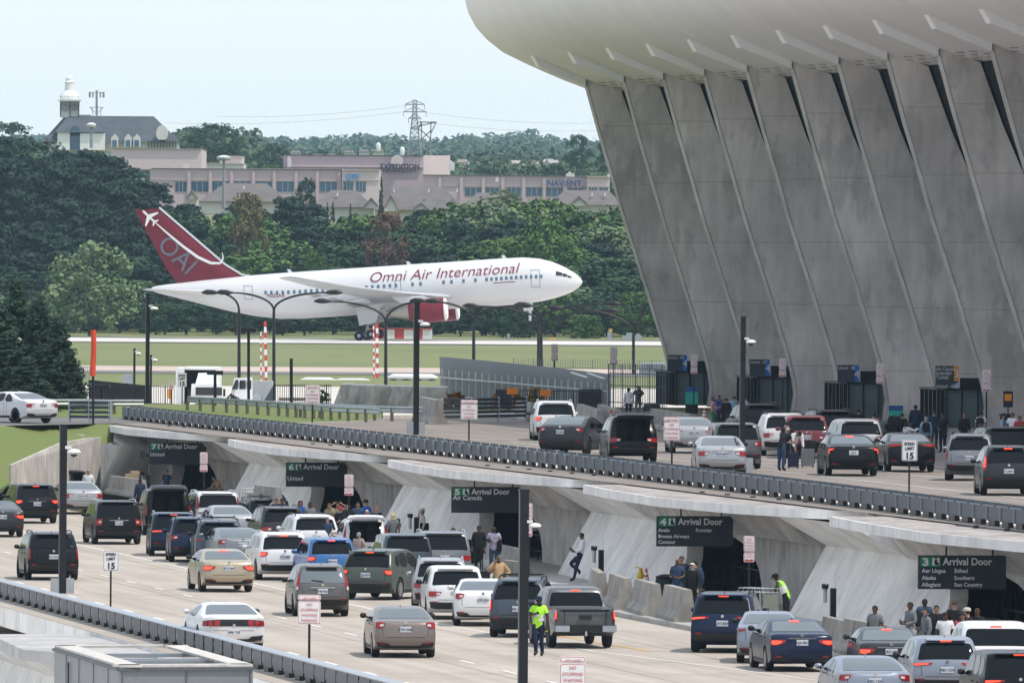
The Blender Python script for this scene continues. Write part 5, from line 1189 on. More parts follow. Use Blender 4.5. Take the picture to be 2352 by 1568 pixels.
# porch signs on the upper pavement
m_blue = M('sign_blue', (.02, .17, .60), .5); m_org = M('sign_orange', (.80, .30, .02), .5); m_psign = M('porch_sign_grey', (.05, .065, .08), .5)
def porch_sign(lab, x0, y0, x1, y1, lines, nums, wl, box):
    t = wt(gw((x0 + x1) / 2, y1, wl))[1]
    def onT(x, y): d = ray(x, y); return CAMLOC + d * (t / d.dot(U))
    a = onT(x0, y1); c = onT(x1, y0); p = Vector((a.x, a.y, a.z)); W = V.dot(c) - V.dot(a); H = c.z - a.z
    o = thing('airline_sign', lab, 'airline sign', p, PHI, 'airline signs over the porches')
    def lb(x0_, x1_, z0, z1, nm, mat, y=0.0, th=.12): b = MB(); b.box(((x0_ + x1_) / 2, y + th / 2, (z0 + z1) / 2), (x1_ - x0_, th, z1 - z0)); return b.build(nm, mat, o)
    lb(0, W, 0, H, 'board', m_psign); lb(W * .2, W * .28, -1.0, 0, 'post', m_black, .04, .05)
    for (z0, z1, s, mat) in nums:
        lb(W * .8, W + .003, H * z0, H * z1, 'number_panel', mat, -.01, .02); put_text(s, .5, m_lett, o, (W * .9, -.02, H * (z0 + z1) / 2 - .17), align='CENTER', ext=.002)
    for (s, z, sz) in lines: put_text(s, sz, m_lett, o, (.02, -.012, H * z), ext=.002, sx=.8)
    bx0, by0, bx1, by1 = box; q0 = onT(bx0, by1); q1 = onT(bx1, by0); wa, wb = V.dot(q0) - V.dot(p), V.dot(q1) - V.dot(p); lb(wa, wb, q0.z - p.z, q1.z - p.z, 'blank_panel', m_black, .3, .1)
porch_sign('airline sign reading United 4D over the farthest porch', 1533, 815, 1578, 853, [('United - 4D', .76, .22)], [(0, 1, '4', m_blue)], 102.2, (1579, 829, 1625, 857))
porch_sign('airline sign reading United 4C over the second porch', 1722, 825, 1768, 865, [('United - 4C', .76, .22)], [(0, 1, '4', m_blue)], 102.2, (1773, 840, 1817, 866))
porch_sign('airline sign reading United 4B over the third porch', 1924, 838, 1973, 879, [('United - 4B', .76, .22)], [(0, 1, '4', m_blue)], 102.2, (1979, 852, 2022, 879))
porch_sign('airline sign listing Air Canada, Icelandair and Turkish', 2149, 840, 2202, 895, [('Air Canada', .80, .24), ('Icelandair', .63, .24), ('Turkish', .45, .24), ('United - 4A', .08, .24)], [(.36, 1, '3', m_org), (0, .30, '4', m_blue)], 102.2, (2208, 868, 2259, 896))
# yellow entrance arrows and display boards
for i, (x, y, w, lab) in enumerate([(1572, 900, 6, 'small yellow entrance arrow on the farthest porch glass'), (1970, 932, 24, 'yellow entrance arrow on the third porch glass'), (2200, 948, 26, 'yellow entrance arrow on the nearest porch glass')]):
    c = gw(x, y, 103.0); s = w / 48.; b = MB(); b.prism([c - V * (s * .5) + Vector((0, -.1, 0)), c - V * (s * .1) + Vector((0, -.1, .12)), c - V * (s * .1) + Vector((0, -.1, .06)), c + V * s * .5 + Vector((0, -.1, .06)), c + V * s * .5 + Vector((0, -.1, -.06)), c - V * (s * .1) + Vector((0, -.1, -.06)), c - V * (s * .1) + Vector((0, -.1, -.12))], (0, .02, 0)); tag(b.build('entrance_arrow', m_yel), lab, 'arrow sign')
def board(lab, x0, x1, y0, ym, y1, w):
    p = gw((x0 + x1) / 2, y1, w); o = thing('display_board', lab, 'display board', p); s = p.y / F_PX; W = (x1 - x0) * s
    for (a, c, mat) in ((y0, y0 + 12, M('board_blue', (.02, .10, .30), .5)), (y0 + 12, ym, M('board_teal', (.04, .42, .33), .5)), (ym, y1, m_black)):
        b = MB(p); b.box(p + Vector((0, 0, (y1 - (a + c) / 2) * s)), (W, .2, (c - a) * s)); b.build('panel', mat, o)
board('teal and blue display board in front of the farthest porch', 1574, 1603, 888, 928, 962, 99.5)
board('teal and blue display board leaning by the third fin foot', 2041, 2074, 931, 955, 975, 100.5)
o = thing('menu_stand', 'black stand with an orange picture at the right edge', 'stand', gw(2315, 985, 99)); p = o.location; b = MB(p); b.beam(p, p + Vector((0, 0, 1.6)), .06); b.box(p + Vector((0, 0, 1.3)), (.42, .04, .7)); b.build('frame', m_black, o); b = MB(p); b.box(p + Vector((0, -.03, 1.38)), (.3, .01, .3)); b.build('picture', m_org, o)
# ---------------------------------------------------------------- guardrail (W beam) on the verge
def wbeam(lab, pts, Y_z=3.7, post=2.0):
    P3 = [gz(x, y, ZU) for x, y in pts]; o = thing('crash_barrier', lab, 'crash barrier', P3[0], 0, 'galvanised crash barriers'); L = P3[0]; b = MB(L)
    prof = [(0, .40), (-.05, .44), (-.05, .49), (.0, .54), (.0, .58), (-.05, .63), (-.05, .68), (0, .72), (.02, .72), (.02, .40)]
    b.loft([[p + Vector((0, dy * 1, dz)) for dy, dz in prof] for p in P3]); b.build('beam', m_galv, o)
    b = MB(L)
    for p, q in zip(P3, P3[1:]):
        n = max(1, int((q - p).length / post))
        for k in range(n): c = p.lerp(q, k / n); b.box(c + Vector((0, .12, .3)), (.16, .2, .6))
    b.build('post', M('timber_post', (.16, .14, .11), .9), o)['kind'] = 'stuff'
wbeam('crash barrier curving along the verge behind the guard rail', [(430, 942), (520, 947), (640, 955), (700, 960), (760, 965), (840, 969), (872, 971)]) 
wbeam('crash barrier across the grass behind the white sedan', [(95, 950), (200, 950), (262, 951), (330, 951)])
wbeam('crash barrier in front of the stacked concrete barriers', [(690, 958), (780, 962), (900, 967), (990, 969)])
def slat_rail(lab, x0, y0, x1, y1, hb, n, posts, H=1.25):
    a, c = gz(x0, y0, ZU), gz(x1, y1, ZU); o = thing('slatted_railing', lab, 'railing', a); 
    for k in range(n): b = MB(a); z = Vector((0, 0, .3 + (H - .35) * k / (n - 1))); b.beam(a + z, c + z, .05, .13); b.build('slat', m_steel, o)
    for k in range(posts): b = MB(a); q = a.lerp(c, k / (posts - 1)); b.box(q + Vector((0, .05, H / 2 + .02)), (.13, .13, H + .1)); b.build('post', m_steel_hi, o)
slat_rail('short slatted steel railing at the left end of the long guard rail', 160, 971, 252, 972, 0, 4, 3, 1.0)
slat_rail('slatted steel railing between two concrete barriers on the upper road', 1015, 972, 1208, 968, 0, 5, 4, 1.15)
# Jersey barriers
JP = [(-.38, 0), (.38, 0), (.38, .10), (.20, .30), (.11, .92), (-.11, .92), (-.20, .30), (-.38, .10)]
m_jer = concrete('barrier_concrete', (.34, .32, .29), .2, None, .9, False, .8)
def barrier(lab, p, q, h=.92, group='concrete road barriers'):
    k = h / .92; d = (q - p).normalized(); n = Vector((d.y, -d.x, 0)); b = MB(p); b.loft([[c + n * (x * k) + Vector((0, 0, z * k)) for x, z in JP] for c in (p, q)])
    o = b.build('concrete_barrier', m_jer); o.location = p; tag(o, lab, 'concrete barrier', group); return o
zb = .15
PB = [P(61.55, 352.6, zb), P(61.6, 358.8, zb), P(61.7, 365.0, zb), P(61.9, 371.2, zb), P(62.3, 377.4, zb)]
bl = ['nearest concrete barrier ending behind the dark blue SUV', 'second concrete barrier from the dark blue SUV', 'third concrete barrier from the dark blue SUV', 'farthest concrete barrier behind the grey pickup bonnet']
for i in range(4): barrier(bl[i], PB[i] + U * .22, PB[i + 1] - U * .22 + V * .3, 1.02)
barrier('concrete barrier behind the suitcases at door 5', gw(1160, 1345, 64), gw(1205, 1352, 64), .95)
barrier('concrete barrier behind the man in the yellow jacket', gw(1120, 1300, 64.5), gw(1200, 1318, 64.5), .9)
barrier('concrete barrier on the kerb behind the dark blue sedans at right', P(61.5, 320, zb), P(61.6, 326, zb), 1.0); barrier('lower concrete barrier farther along behind the blue sedan', P(61.7, 326.8, zb), P(61.9, 331, zb), .9)
barrier('concrete barrier at the foot of the pier left of door 6', gw(590, 1158, 63), gw(640, 1164, 63), .8); barrier('concrete barrier beside the wing wall at left', gw(255, 1132, 62.5), gw(330, 1143, 62.5), .8)
barrier('concrete barrier left of the slatted railing on the upper road', gz(968, 966, ZU), gz(1008, 974, ZU), 1.15); barrier('concrete barrier right of the slatted railing behind the white SUV', gz(1190, 962, ZU), gz(1225, 968, ZU), .9)
barrier('long low barrier at the kerb between white SUV and cones', gz(1330, 975, ZU), gz(1378, 992, ZU), 1.0); barrier('long low barrier right of the cones before the farthest porch', gz(1378, 976, ZU), gz(1420, 992, ZU), 1.0); barrier('low barrier running behind the open black SUV to the porch', gz(1500, 985, ZU), gz(1590, 1000, ZU), .95)
# stack of slanted concrete barriers stored on their ends
for i in range(8):
    x = 760 + i * 24; Yb = 615 - i * 3.2; a = gY(x, 945 + i * 1.4, Yb); s = Yb / F_PX; dx = 30 * s; H = (62 + i * .6) * s
    b = MB(a); w = 25 * s
    b.hexa([a, a + Vector((w * 3.0 if i == 7 else w * 1.1, .6, 0)), a + Vector((w * 3.0 if i == 7 else w * 1.1, 6, 0)), a + Vector((0, 5.4, 0)), a + Vector((dx * .75, .3, H)), a + Vector(((w * 3.05 if i == 7 else w * 1.06) + dx * .75, .9, H - .02 * (i % 3))), a + Vector(((w * 3.05 if i == 7 else w * 1.06) + dx * .75, 6, H)), a + Vector((dx * .75, 5.7, H))])
    o = b.build('concrete_block', concrete('stack_concrete', (.74, .71, .66), .25, None, .9, True, .9)); o.location = a
    tag(o, ['leftmost slanting concrete slab of the stored row', 'second slanting concrete slab from the left of the row', 'third slanting concrete slab of the stored row', 'fourth slanting concrete slab of the stored row', 'fifth slanting concrete slab of the stored row', 'sixth slanting concrete slab of the stored row', 'seventh slanting concrete slab of the stored row', 'wide flat faced concrete slab at the right end of the row'][i], 'concrete slab', 'stored concrete slabs')
# blast fence: curved sheet with posts
o = thing('blast_fence', 'tall curved grey blast fence with thin posts in front of the grass', 'blast fence', gY(1010, 925, 640)); L = o.location
b = MB(L); n = 20
pl0 = [(1007 + 390 * k / n, 819 + 39 * (k / n) ** 1.15, 640 - 66 * k / n) for k in range(n + 1)]
rings = []
for x, y, Y in pl0:
    top = gY(x, y, Y + 2.2); bot = gY(x + 6, 930 + (x - 1007) * .045, Y); H = top.z - bot.z
    rings.append([bot, bot + Vector((0, 0, H * .5)), bot + Vector((0, .1, H * .75)), bot + Vector((-.05, .8, H * .93)), bot + Vector((-.12, 1.8, H)), bot + Vector((0, 1.8, H - .05)), bot + Vector((0, .5, 0))])
b.loft(rings); b.build('curved_sheet', M('fence_sheet', (.11, .12, .13), .6, var=.06, scale=.4), o, smooth=40)
for k in range(26):
    x = 1016 + 380 * k / 25; Y = 638 - 66 * k / 25; yt = 848 + (x - 1016) * .085; b = MB(L); b.beam(gY(x, 932, Y), gY(x, yt, Y), .10); b.build('post', m_galv, o)
b = MB(L)
for dy in (18, 60): b.beam(gY(1010, 848 + dy, 638.5), gY(1396, 880 + dy * 1.02, 572.5), .06)
b.build('cross_rail', m_galv, o)
for i, (xa, ya, xb, yb) in enumerate(((1313, 855, 1348, 866), (1350, 856, 1388, 869))):
    b = MB(); b.beam(gY(xa, ya, 572), gY(xb, yb, 566), .12, .05); tag(b.build('light_tube', m_white), ['left white tube leaning over the blast fence', 'right white tube leaning over the blast fence'][i], 'tube')
# iron fences
def fence(lab, x0, y0t, y0b, x1, y1t, y1b, Y0, Y1, n, mat=m_black, rails=(0.05, .95), r=.03, infill=None):
    a0, a1, c0, c1 = gY(x0, y0b, Y0), gY(x0, y0t, Y0), gY(x1, y1b, Y1), gY(x1, y1t, Y1); o = thing('metal_fence', lab, 'fence', a0)
    for k in range(n + 1):
        f = k / n; b = MB(a0); b.beam(a0.lerp(c0, f), a1.lerp(c1, f), r if k % 8 else r * 2.2); b.build('bar', mat, o)
    for f in rails: b = MB(a0); b.beam(a0.lerp(a1, f), c0.lerp(c1, f), r * 1.6); b.build('rail', mat, o)
    if infill: b = MB(a0); u = Vector((0, .08, 0)); b.add([a0 + u, c0 + u, c1 + u, a1 + u], [(0, 1, 2, 3)]); b.build('mesh_screen', infill, o)
m_fgrey = M('fence_grey', (.10, .12, .14), .6); m_scr = M('screen_dark', (.035, .038, .045), .9)
fence('black iron fence behind the no stopping sign by the verge', 628, 883, 927, 760, 883, 927, 640, 640, 26)
fence('black iron fence running in front of the round bushes', 1140, 893, 935, 1385, 897, 940, 565, 556, 44)
fence('fence with dark screen beneath the cedars', 205, 872, 928, 338, 885, 930, 650, 650, 18, infill=m_scr)
fence('second dark fence run left of the lorry', 338, 884, 928, 400, 886, 930, 640, 640, 12)
fence('tall grey picket fence beyond the camera crew', 1398, 835, 945, 1530, 838, 950, 560, 560, 34, m_fgrey, (.2, .55, .8), .028)
fence('line of thin spiked pickets above the blast fence', 1180, 822, 845, 1520, 826, 850, 700, 700, 60, m_fgrey, (.1,), .025)
fence('wire fence topping beside the cedars', 180, 842, 868, 206, 842, 868, 640, 640, 6, m_galv)
b = MB(); b.prism([gY(600, 930, 641), gY(628, 884, 641), gY(628, 930, 641)], (0, .3, 0)); tag(b.build('ramp_panel', m_fgrey), 'triangular dark steel panel at the left end of the iron fence', 'fence panel')
for i, (x0, x1, y0, y1, m_, lab) in enumerate([(1140, 1180, 895, 935, m_scr, 'dark screen panel left of the bushes'), (1330, 1382, 893, 940, m_scr, 'dark screen panel right of the bushes')]):
    b = MB(); pxbox(b, x0, x1, y0, y1, 567, .1); tag(b.build('screen_panel', m_), lab, 'screen')
# bushes by the fence
for i, (x, yt, yb, w, Y, lab) in enumerate([(1042, 900, 935, 62, 590, 'round orange tipped bush left of the slatted railing'), (1160, 893, 935, 75, 580, 'long orange tinted bush behind the iron fence'), (1230, 891, 935, 60, 580, 'right orange tinted bush below the dog sign')]):
    p = gY(x, yt, Y); q = gY(x, yb, Y); h = p.z - q.z; bm_, _ = crown_mesh('leaf', 60 + i, 16, 1.5, 1500, 8.5); o = thing('bush', lab, 'bush', q)
    k = (w * Y / F_PX) / 17; a = link('foliage', bm_, m_orange, o, (0, 0, -h * .3), scale=(k, k, h * 1.3 / 16)); 
b_, _ = crown_mesh('leaf', 71, 16, 1.6, 1200, 8)
for i, (x, yt, yb, w, lab) in enumerate([(576, 930, 948, 30, 'green bush beside the square headed lamp post'), (742, 895, 930, 30, 'green bush behind the iron fence near the slabs'), (95, 905, 940, 60, 'green undergrowth at the foot of the cedars'), (150, 900, 938, 60, 'green undergrowth right of the cedar trunks')]):
    p = gY(x, yt, 625); q = gY(x, yb, 625); h = p.z - q.z; o = thing('bush', lab, 'bush', q); k = (w * 625 / F_PX) / 16; link('foliage', b_, m_leaf, o, (0, 0, -h * .25), scale=(k, k, h * 1.25 / 16))
# ---------------------------------------------------------------- lorries and aircraft stands stuff
m_lor = M('lorry_white', (.74, .74, .74), .35, var=.05, scale=.5); Yl = 700
o = thing('box_lorry', 'white box lorry with green stripe facing the road', 'lorry', gY(470, 948, Yl)); L = o.location; s = Yl / F_PX
b = MB(L); pxbox(b, 404, 423, 846, 940, Yl + 3, 9); pxbox(b, 423, 500, 844, 849, Yl + 3, 9); pxbox(b, 496, 500, 849, 930, Yl + 3, 9); b.build('box_body', m_lor, o)
b = MB(L); pxbox(b, 423, 497, 849, 930, Yl + 3.6, .3); b.build('box_front', m_dark, o)
b = MB(L); ca = gY(449, 880, Yl + 1); b.hexa([gY(436, 946, Yl), gY(518, 946, Yl), gY(518, 946, Yl + 3), gY(436, 946, Yl + 3), gY(440, 881, Yl + .5), gY(507, 881, Yl + .5), gY(507, 881, Yl + 3), gY(440, 881, Yl + 3)])
b.hexa([gY(449, 881, Yl + .6), gY(503, 881, Yl + .6), gY(500, 881, Yl + 3), gY(452, 881, Yl + 3), gY(456, 856, Yl + 2.0), gY(497, 856, Yl + 2.0), gY(495, 856, Yl + 3), gY(458, 856, Yl + 3)]); b.build('cab', m_lor, o, smooth=30)
b = MB(L); b.hexa([gY(424, 948, Yl - 1.6), gY(518, 948, Yl - 1.6), gY(518, 948, Yl - .02), gY(432, 948, Yl - .02), gY(438, 921, Yl - 1.3), gY(514, 919, Yl - 1.3), gY(511, 915, Yl - .02), gY(443, 916, Yl - .02)]); b.build('bonnet', m_lor, o, smooth=30)
b = MB(L); pxbox(b, 449, 510, 889, 908, Yl - .05, .1); b.build('windscreen', m_glassd, o)
b = MB(L); pxbox(b, 448, 495, 926, 942, Yl - 1.62, .1); b.build('grille', m_black, o)
b = MB(L); pxbox(b, 433, 440, 915, 920, Yl - .2, .3); pxbox(b, 434, 448, 911, 917, Yl + .0, .3); b.build('green_stripe', M('lorry_green', (.02, .30, .10), .5), o)
for x in (434, 515): b = MB(L); pxbox(b, x - 2.5, x + 2.5, 893, 910, Yl - .4, .2); b.build('mirror', m_black, o)
o = thing('tanker_lorry', 'white cab lorry with black hoses behind the striped pole', 'lorry', gY(570, 940, 740)); L = o.location; Yt = 740
b = MB(L); b.hexa([gY(525, 930, Yt), gY(580, 930, Yt), gY(580, 930, Yt + 4), gY(525, 930, Yt + 4), gY(538, 868, Yt + .4), gY(580, 866, Yt + .4), gY(580, 866, Yt + 4), gY(538, 868, Yt + 4)]); b.build('cab', m_lor, o)
b = MB(L); pxbox(b, 580, 625, 875, 935, Yt + 1, 3); b.build('pump_unit', m_galv, o)
b = MB(L); b.hexa([gY(532, 894, Yt - .05), gY(546, 894, Yt - .05), gY(546, 894, Yt), gY(532, 894, Yt), gY(541, 872, Yt + .1), gY(548, 872, Yt + .1), gY(548, 872, Yt + .2), gY(541, 872, Yt + .2)]); pxbox(b, 551, 564, 873, 893, Yt + .2, .1); pxbox(b, 568, 577, 873, 893, Yt + .2, .1); b.build('window', m_glassd, o)
b = MB(L)
for k in range(4): b.tube([gY(525 + k * 7, 940, Yt - 1), gY(522 + k * 8, 915, Yt - 1), gY(530 + k * 5, 905 + k * 3, Yt - 1), gY(540 + k * 4, 925, Yt - 1)], .12, 6)
b.build('hose', m_black, o)
b = MB(L); c = gY(590, 914, Yt + .9); b.lathe([(.3, -.15), (.32, 0), (.1, .05)], c, 16, 'Y'); b.build('reel', m_galv, o)
for i in range(4): b = MB(L); pxbox(b, 522 + i * 10, 530 + i * 10, 930, 948, Yt - 2, .5); b.build('canister', M('canister_cream', (.62, .58, .50), .6), o)
Yv = 960
for i, (x0, x1, y0, y1, lab) in enumerate([(606, 690, 872, 884, 'long white tank trailer behind the fence'), (690, 771, 866, 880, 'white parked aircraft stand equipment beyond the fence'), (770, 850, 868, 878, 'low white vehicle roofs beyond the slabs'), (890, 1006, 858, 876, 'long white vehicle left of the blast fence')]):
    o = thing('service_vehicle', lab, 'service vehicle', gY((x0 + x1) / 2, y1 + 14, Yv)); L = o.location
    b = MB(L); a, c = gY(x0, (y0 + y1) / 2, Yv), gY(x1, (y0 + y1) / 2, Yv); r = (y1 - y0) * Yv / F_PX / 2; b.lathe([(r * .3, 0), (r, .5), (r, c.x - a.x - .5), (r * .3, c.x - a.x)], a, 16, 'X'); b.build('tank', m_lor, o, smooth=40)
    b = MB(L); pxbox(b, x0 + 3, x1 - 3, y1, y1 + 4, Yv, 1.5); b.build('chassis', m_fgrey, o)
    for k in range(4):
        xx = x0 + (x1 - x0) * (.12 + .25 * k); b = MB(L); q = gY(xx, y1 + 8, Yv - .4); b.lathe([(.2, -.15), (.5, -.15), (.5, .15), (.2, .15)], q, 12, 'Y'); b.build('wheel', m_tyre, o)
b = MB(); pxbox(b, 1472, 1530, 838, 862, 700, 8); pxbox(b, 1476, 1528, 835, 838, 700, 8); tag(b.build('equipment_cabin', M('cabin_grey', (.22, .25, .28), .5)), 'low grey equipment cabin behind the picket fence', 'cabin')
b = MB(); pxbox(b, 640, 760, 913, 921, 640.5, 1); tag(b.build('low_wall', m_jer), 'low rough concrete wall under the iron fence', 'wall')
b = MB(); pxbox(b, 385, 392, 893, 915, 650, .2); tag(b.build('signal_box', m_org), 'orange box on a post left of the white lorry', 'box')
b = MB(); pxbox(b, 1270, 1500, 944, 966, 553, 1.0); tag(b.build('low_wall', m_jer), 'low concrete wall behind the camera crew', 'wall')
# kerb of the upper road, sunlit island
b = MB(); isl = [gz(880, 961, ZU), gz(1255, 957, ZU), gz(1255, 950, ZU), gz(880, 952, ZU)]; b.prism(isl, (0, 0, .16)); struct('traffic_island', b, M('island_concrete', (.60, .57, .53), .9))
# cones
def cone(lab, p, h=.75, mat=None, col=None):
    o = thing('traffic_cone', lab, 'traffic cone', p, 0, 'traffic cones'); mo = M('cone_orange', (.75, .10, .03), .5)
    b = MB(p); b.box(p + Vector((0, 0, .02)), (.36 * h / .75, .36 * h / .75, .04)); b.lathe([(.15, .04), (.03, h)], p, 12); b.build('cone_body', mo, o)
    for (z0, z1) in ((.45, .58), (.68, .80)):
        r0, r1 = .15 + (.03 - .15) * z0 + .006, .15 + (.03 - .15) * z1 + .006; b = MB(p); b.lathe([(r0, z0 * h), (r1, z1 * h)], p, 12); b.build('white_band', m_white, o)
for i, (x, y, z, w, lab) in enumerate([(1403, 990, ZU, None, 'left traffic cone of the pair beside the open black SUV'), (1412, 990, ZU, None, 'right traffic cone of the pair beside the open black SUV'), (1618, 970, ZU + .15, None, 'traffic cone next to the woman in green trousers'), (1315, 966, ZU, None, 'traffic cone behind the white SUV on the upper road')]): cone(lab, gz(x, y, z), 1.0 if i < 2 else .7)
p = gw(1484, 1352, 64.2); cone('yellow and orange striped cone before the pier near door 4', p, .7); p2 = gw(1471, 1350, 64.6)
b = MB(p2); b.lathe([(.15, 0), (.12, .28), (.14, .38), (.06, .6), (.07, .66), (.02, .7)], p2, 9); b.tube([p2 + Vector((0, 0, .64)), p2 + Vector((-.1, 0, .73)), p2 + Vector((-.2, 0, .68))], .02, 5); o = b.build('covered_cone', M('yellow_cover', (.75, .50, .03), .6)); o.location = p2; tag(o, 'cone wrapped in yellow plastic tape beside the striped cone', 'traffic cone')
# bollard bins (ash urns on posts), litter bins
def ash_post(lab, x, yt, yb, w):
    p = gw(x, yb, w); t = gY(x, yt, p.y); h = t.z - p.z; o = thing('ash_post', lab, 'post', p, 0, 'black posts with cigarette bins'); b = MB(p); b.box(p + Vector((0, 0, h / 2)), (.17, .17, h), PHI); b.build('shaft', m_black, o)
    b = MB(p); b.lathe([(.10, 0), (.11, .12), (.09, .15)], p + Vector((-.24, 0, h - .02)), 12); b.build('cap', m_black, o); b = MB(p); b.lathe([(.06, -.42), (.065, 0)], p + Vector((-.24, 0, h - .02)), 12); b.build('bin', m_galv, o)
    b = MB(p); b.beam(p + Vector((.06, 0, h)), p + Vector((.06, 0, h + .45)), .015); b.build('antenna', m_galv, o)
ash_post('black post with cigarette bin between doors 5 and 4', 1380, 1262, 1362, 63.5); ash_post('black post with cigarette bin right of door 4 pier', 1913, 1350, 1425, 63.2); ash_post('black post with cigarette bin left of the capped man', 956, 1187, 1262, 63.8); ash_post('black post with cigarette bin before door 6', 606, 1134, 1180, 64); ash_post('black post behind the man at the luggage trolley near door 7', 339, 1090, 1135, 64)
def bin_(lab, x, yt, yb, w, wd=.62):
    p = gw(x, yb, w); t = gY(x, yt, p.y); h = t.z - p.z; o = thing('litter_bin', lab, 'litter bin', p); b = MB(p); b.lathe([(wd * .42, 0), (wd * .5, .1), (wd * .5, h * .8), (wd * .42, h * .82)], p, 16); b.build('body', M('bin_green', (.02, .035, .035), .5), o, smooth=40); b = MB(p); b.lathe([(wd * .46, h * .82), (wd * .52, h * .9), (wd * .2, h), (.02, h)], p, 16); b.build('lid', m_black, o, smooth=40)
bin_('dark litter bin by the men at door 4', 1529, 1318, 1368, 65.4, .7); bin_('black litter bin left of door 5 opening', 1075, 1238, 1318, 65.0, .9); bin_('dark litter bin at door 3', 2275, 1418, 1475, 65.5, .8); bin_('black litter bin behind the camera crew', 1497, 925, 962, 99, .9); bin_('black litter bin behind the woman at door 6', 735, 1196, 1240, 65, .7)
# ================================================================ cars
m_cglass = M('car_glass', (.005, .007, .009), .03, var=.05, spec=.22); m_rglass = M('rear_saloon_glass', (.05, .065, .065), .04, var=.25, spec=1.0, scale=2); m_rglass.node_tree.nodes['Principled BSDF'].inputs['IOR'].default_value = 2.0; m_plast = M('black_plastic', (.018, .019, .02), .55, var=.15); m_chrome = M('chrome', (.60, .60, .60), .15, metal=.9, var=.05)
m_tail = M('tail_lens', (.30, .012, .012), .18, var=.1, coat=.5); m_lit = M('tail_lit', (.60, .02, .02), .3, emit=(1, .07, .03), es=1.6); m_amb = M('amber_lens', (.75, .20, .03), .25, emit=(1, .3, .05), es=.5); m_clear = M('clear_lens', (.55, .55, .55), .15)
m_rim = M('alloy_rim', (.38, .39, .40), .3, metal=.6, var=.05); m_rimd = M('dark_rim', (.04, .04, .042), .35, metal=.4); m_plate = M('number_plate', (.62, .64, .66), .5, var=.05); m_ptxt = M('plate_text', (.03, .05, .16), .5); m_py = M('plate_yellow', (.75, .42, .04), .5)
m_hl = M('head_lens', (.5, .5, .5), .1); m_cargo = M('cargo_lining', (.02, .02, .022), .9)
def paint(name, c, metal=.35, rough=.32): dk = max(c) < .1; return M('paint_' + name, c, .25 if dk else rough, metal=0 if dk else metal, var=.02, scale=1, coat=.0 if dk else .3, spec=.22 if dk else .5)
PT = {'black': (.008, .009, .011), 'navy': (.012, .022, .055), 'darkgrey': (.035, .038, .043), 'bluegrey': (.06, .075, .10), 'grey': (.12, .125, .13), 'silver': (.38, .39, .41), 'white': (.68, .68, .69), 'beige': (.44, .37, .27), 'taupe': (.21, .175, .155), 'green': (.075, .095, .082), 'blue': (.025, .12, .33), 'red': (.16, .008, .014), 'brown': (.13, .12, .12), 'steel': (.20, .215, .235), 'silverblue': (.25, .28, .34)}
TYPES = {}
def T(name, L, W, H, top, ra, fa, wr, gl, tum, side, deck=None, clear=.2, rfr=.17):
    TYPES[name] = dict(L=L, W=W, H=H, top=top, ra=ra, fa=fa, wr=wr, gl=gl, tum=tum, side=side, clear=clear, rfr=rfr)
# top: outline rear bottom -> over roof -> front bottom (y forward, z up). gl: rear window z range & half widths
T('sedan', 4.85, 1.83, 1.45, [(.22, .27), (.08, .34), (.015, .46), (0, .60), (.02, .80), (.05, .96), (.10, 1.05), (.30, 1.085), (.62, 1.10), (1.05, 1.22), (1.50, 1.345), (1.85, 1.41), (2.3, 1.45), (2.75, 1.44), (3.1, 1.37), (3.5, 1.17), (3.85, .99), (4.3, .90), (4.65, .77), (4.82, .62), (4.85, .45), (4.75, .25)], 1.05, 3.88, .335, (1.125, 1.375, .66, .53), .70, [[(2.05, .98), (3.42, .98), (2.95, 1.27), (2.62, 1.375), (2.1, 1.385)], [(1.98, .985), (1.32, 1.0), (1.30, 1.10), (1.62, 1.30), (1.98, 1.38)]])
T('coupe', 4.79, 1.92, 1.38, [(.22, .25), (.10, .32), (.03, .44), (.02, .60), (0, .78), (.03, .94), (.08, 1.03), (.28, 1.04), (.5, 1.055), (1.0, 1.18), (1.5, 1.30), (1.9, 1.36), (2.3, 1.38), (2.7, 1.345), (3.0, 1.25), (3.35, 1.06), (3.7, .97), (4.3, .88), (4.62, .74), (4.78, .58), (4.79, .42), (4.7, .22)], 1.02, 3.78, .355, (1.07, 1.315, .60, .48), .64, [[(1.75, .97), (3.15, .96), (2.8, 1.18), (2.5, 1.29), (1.95, 1.30), (1.6, 1.2)]], rfr=.26)
T('fastback', 4.75, 1.92, 1.55, [(.24, .30), (.10, .38), (.02, .50), (0, .66), (.02, .90), (.05, 1.08), (.12, 1.17), (.35, 1.20), (.8, 1.34), (1.3, 1.46), (1.8, 1.53), (2.3, 1.55), (2.7, 1.52), (3.1, 1.40), (3.5, 1.22), (3.85, 1.03), (4.2, .93), (4.55, .78), (4.72, .62), (4.75, .45), (4.66, .25)], .98, 3.87, .36, (1.21, 1.50, .66, .52), .72, [[(2.05, 1.05), (3.4, 1.02), (2.95, 1.30), (2.6, 1.44), (2.1, 1.47)], [(1.98, 1.055), (1.15, 1.10), (1.25, 1.25), (1.6, 1.40), (1.98, 1.465)]], rfr=.24)
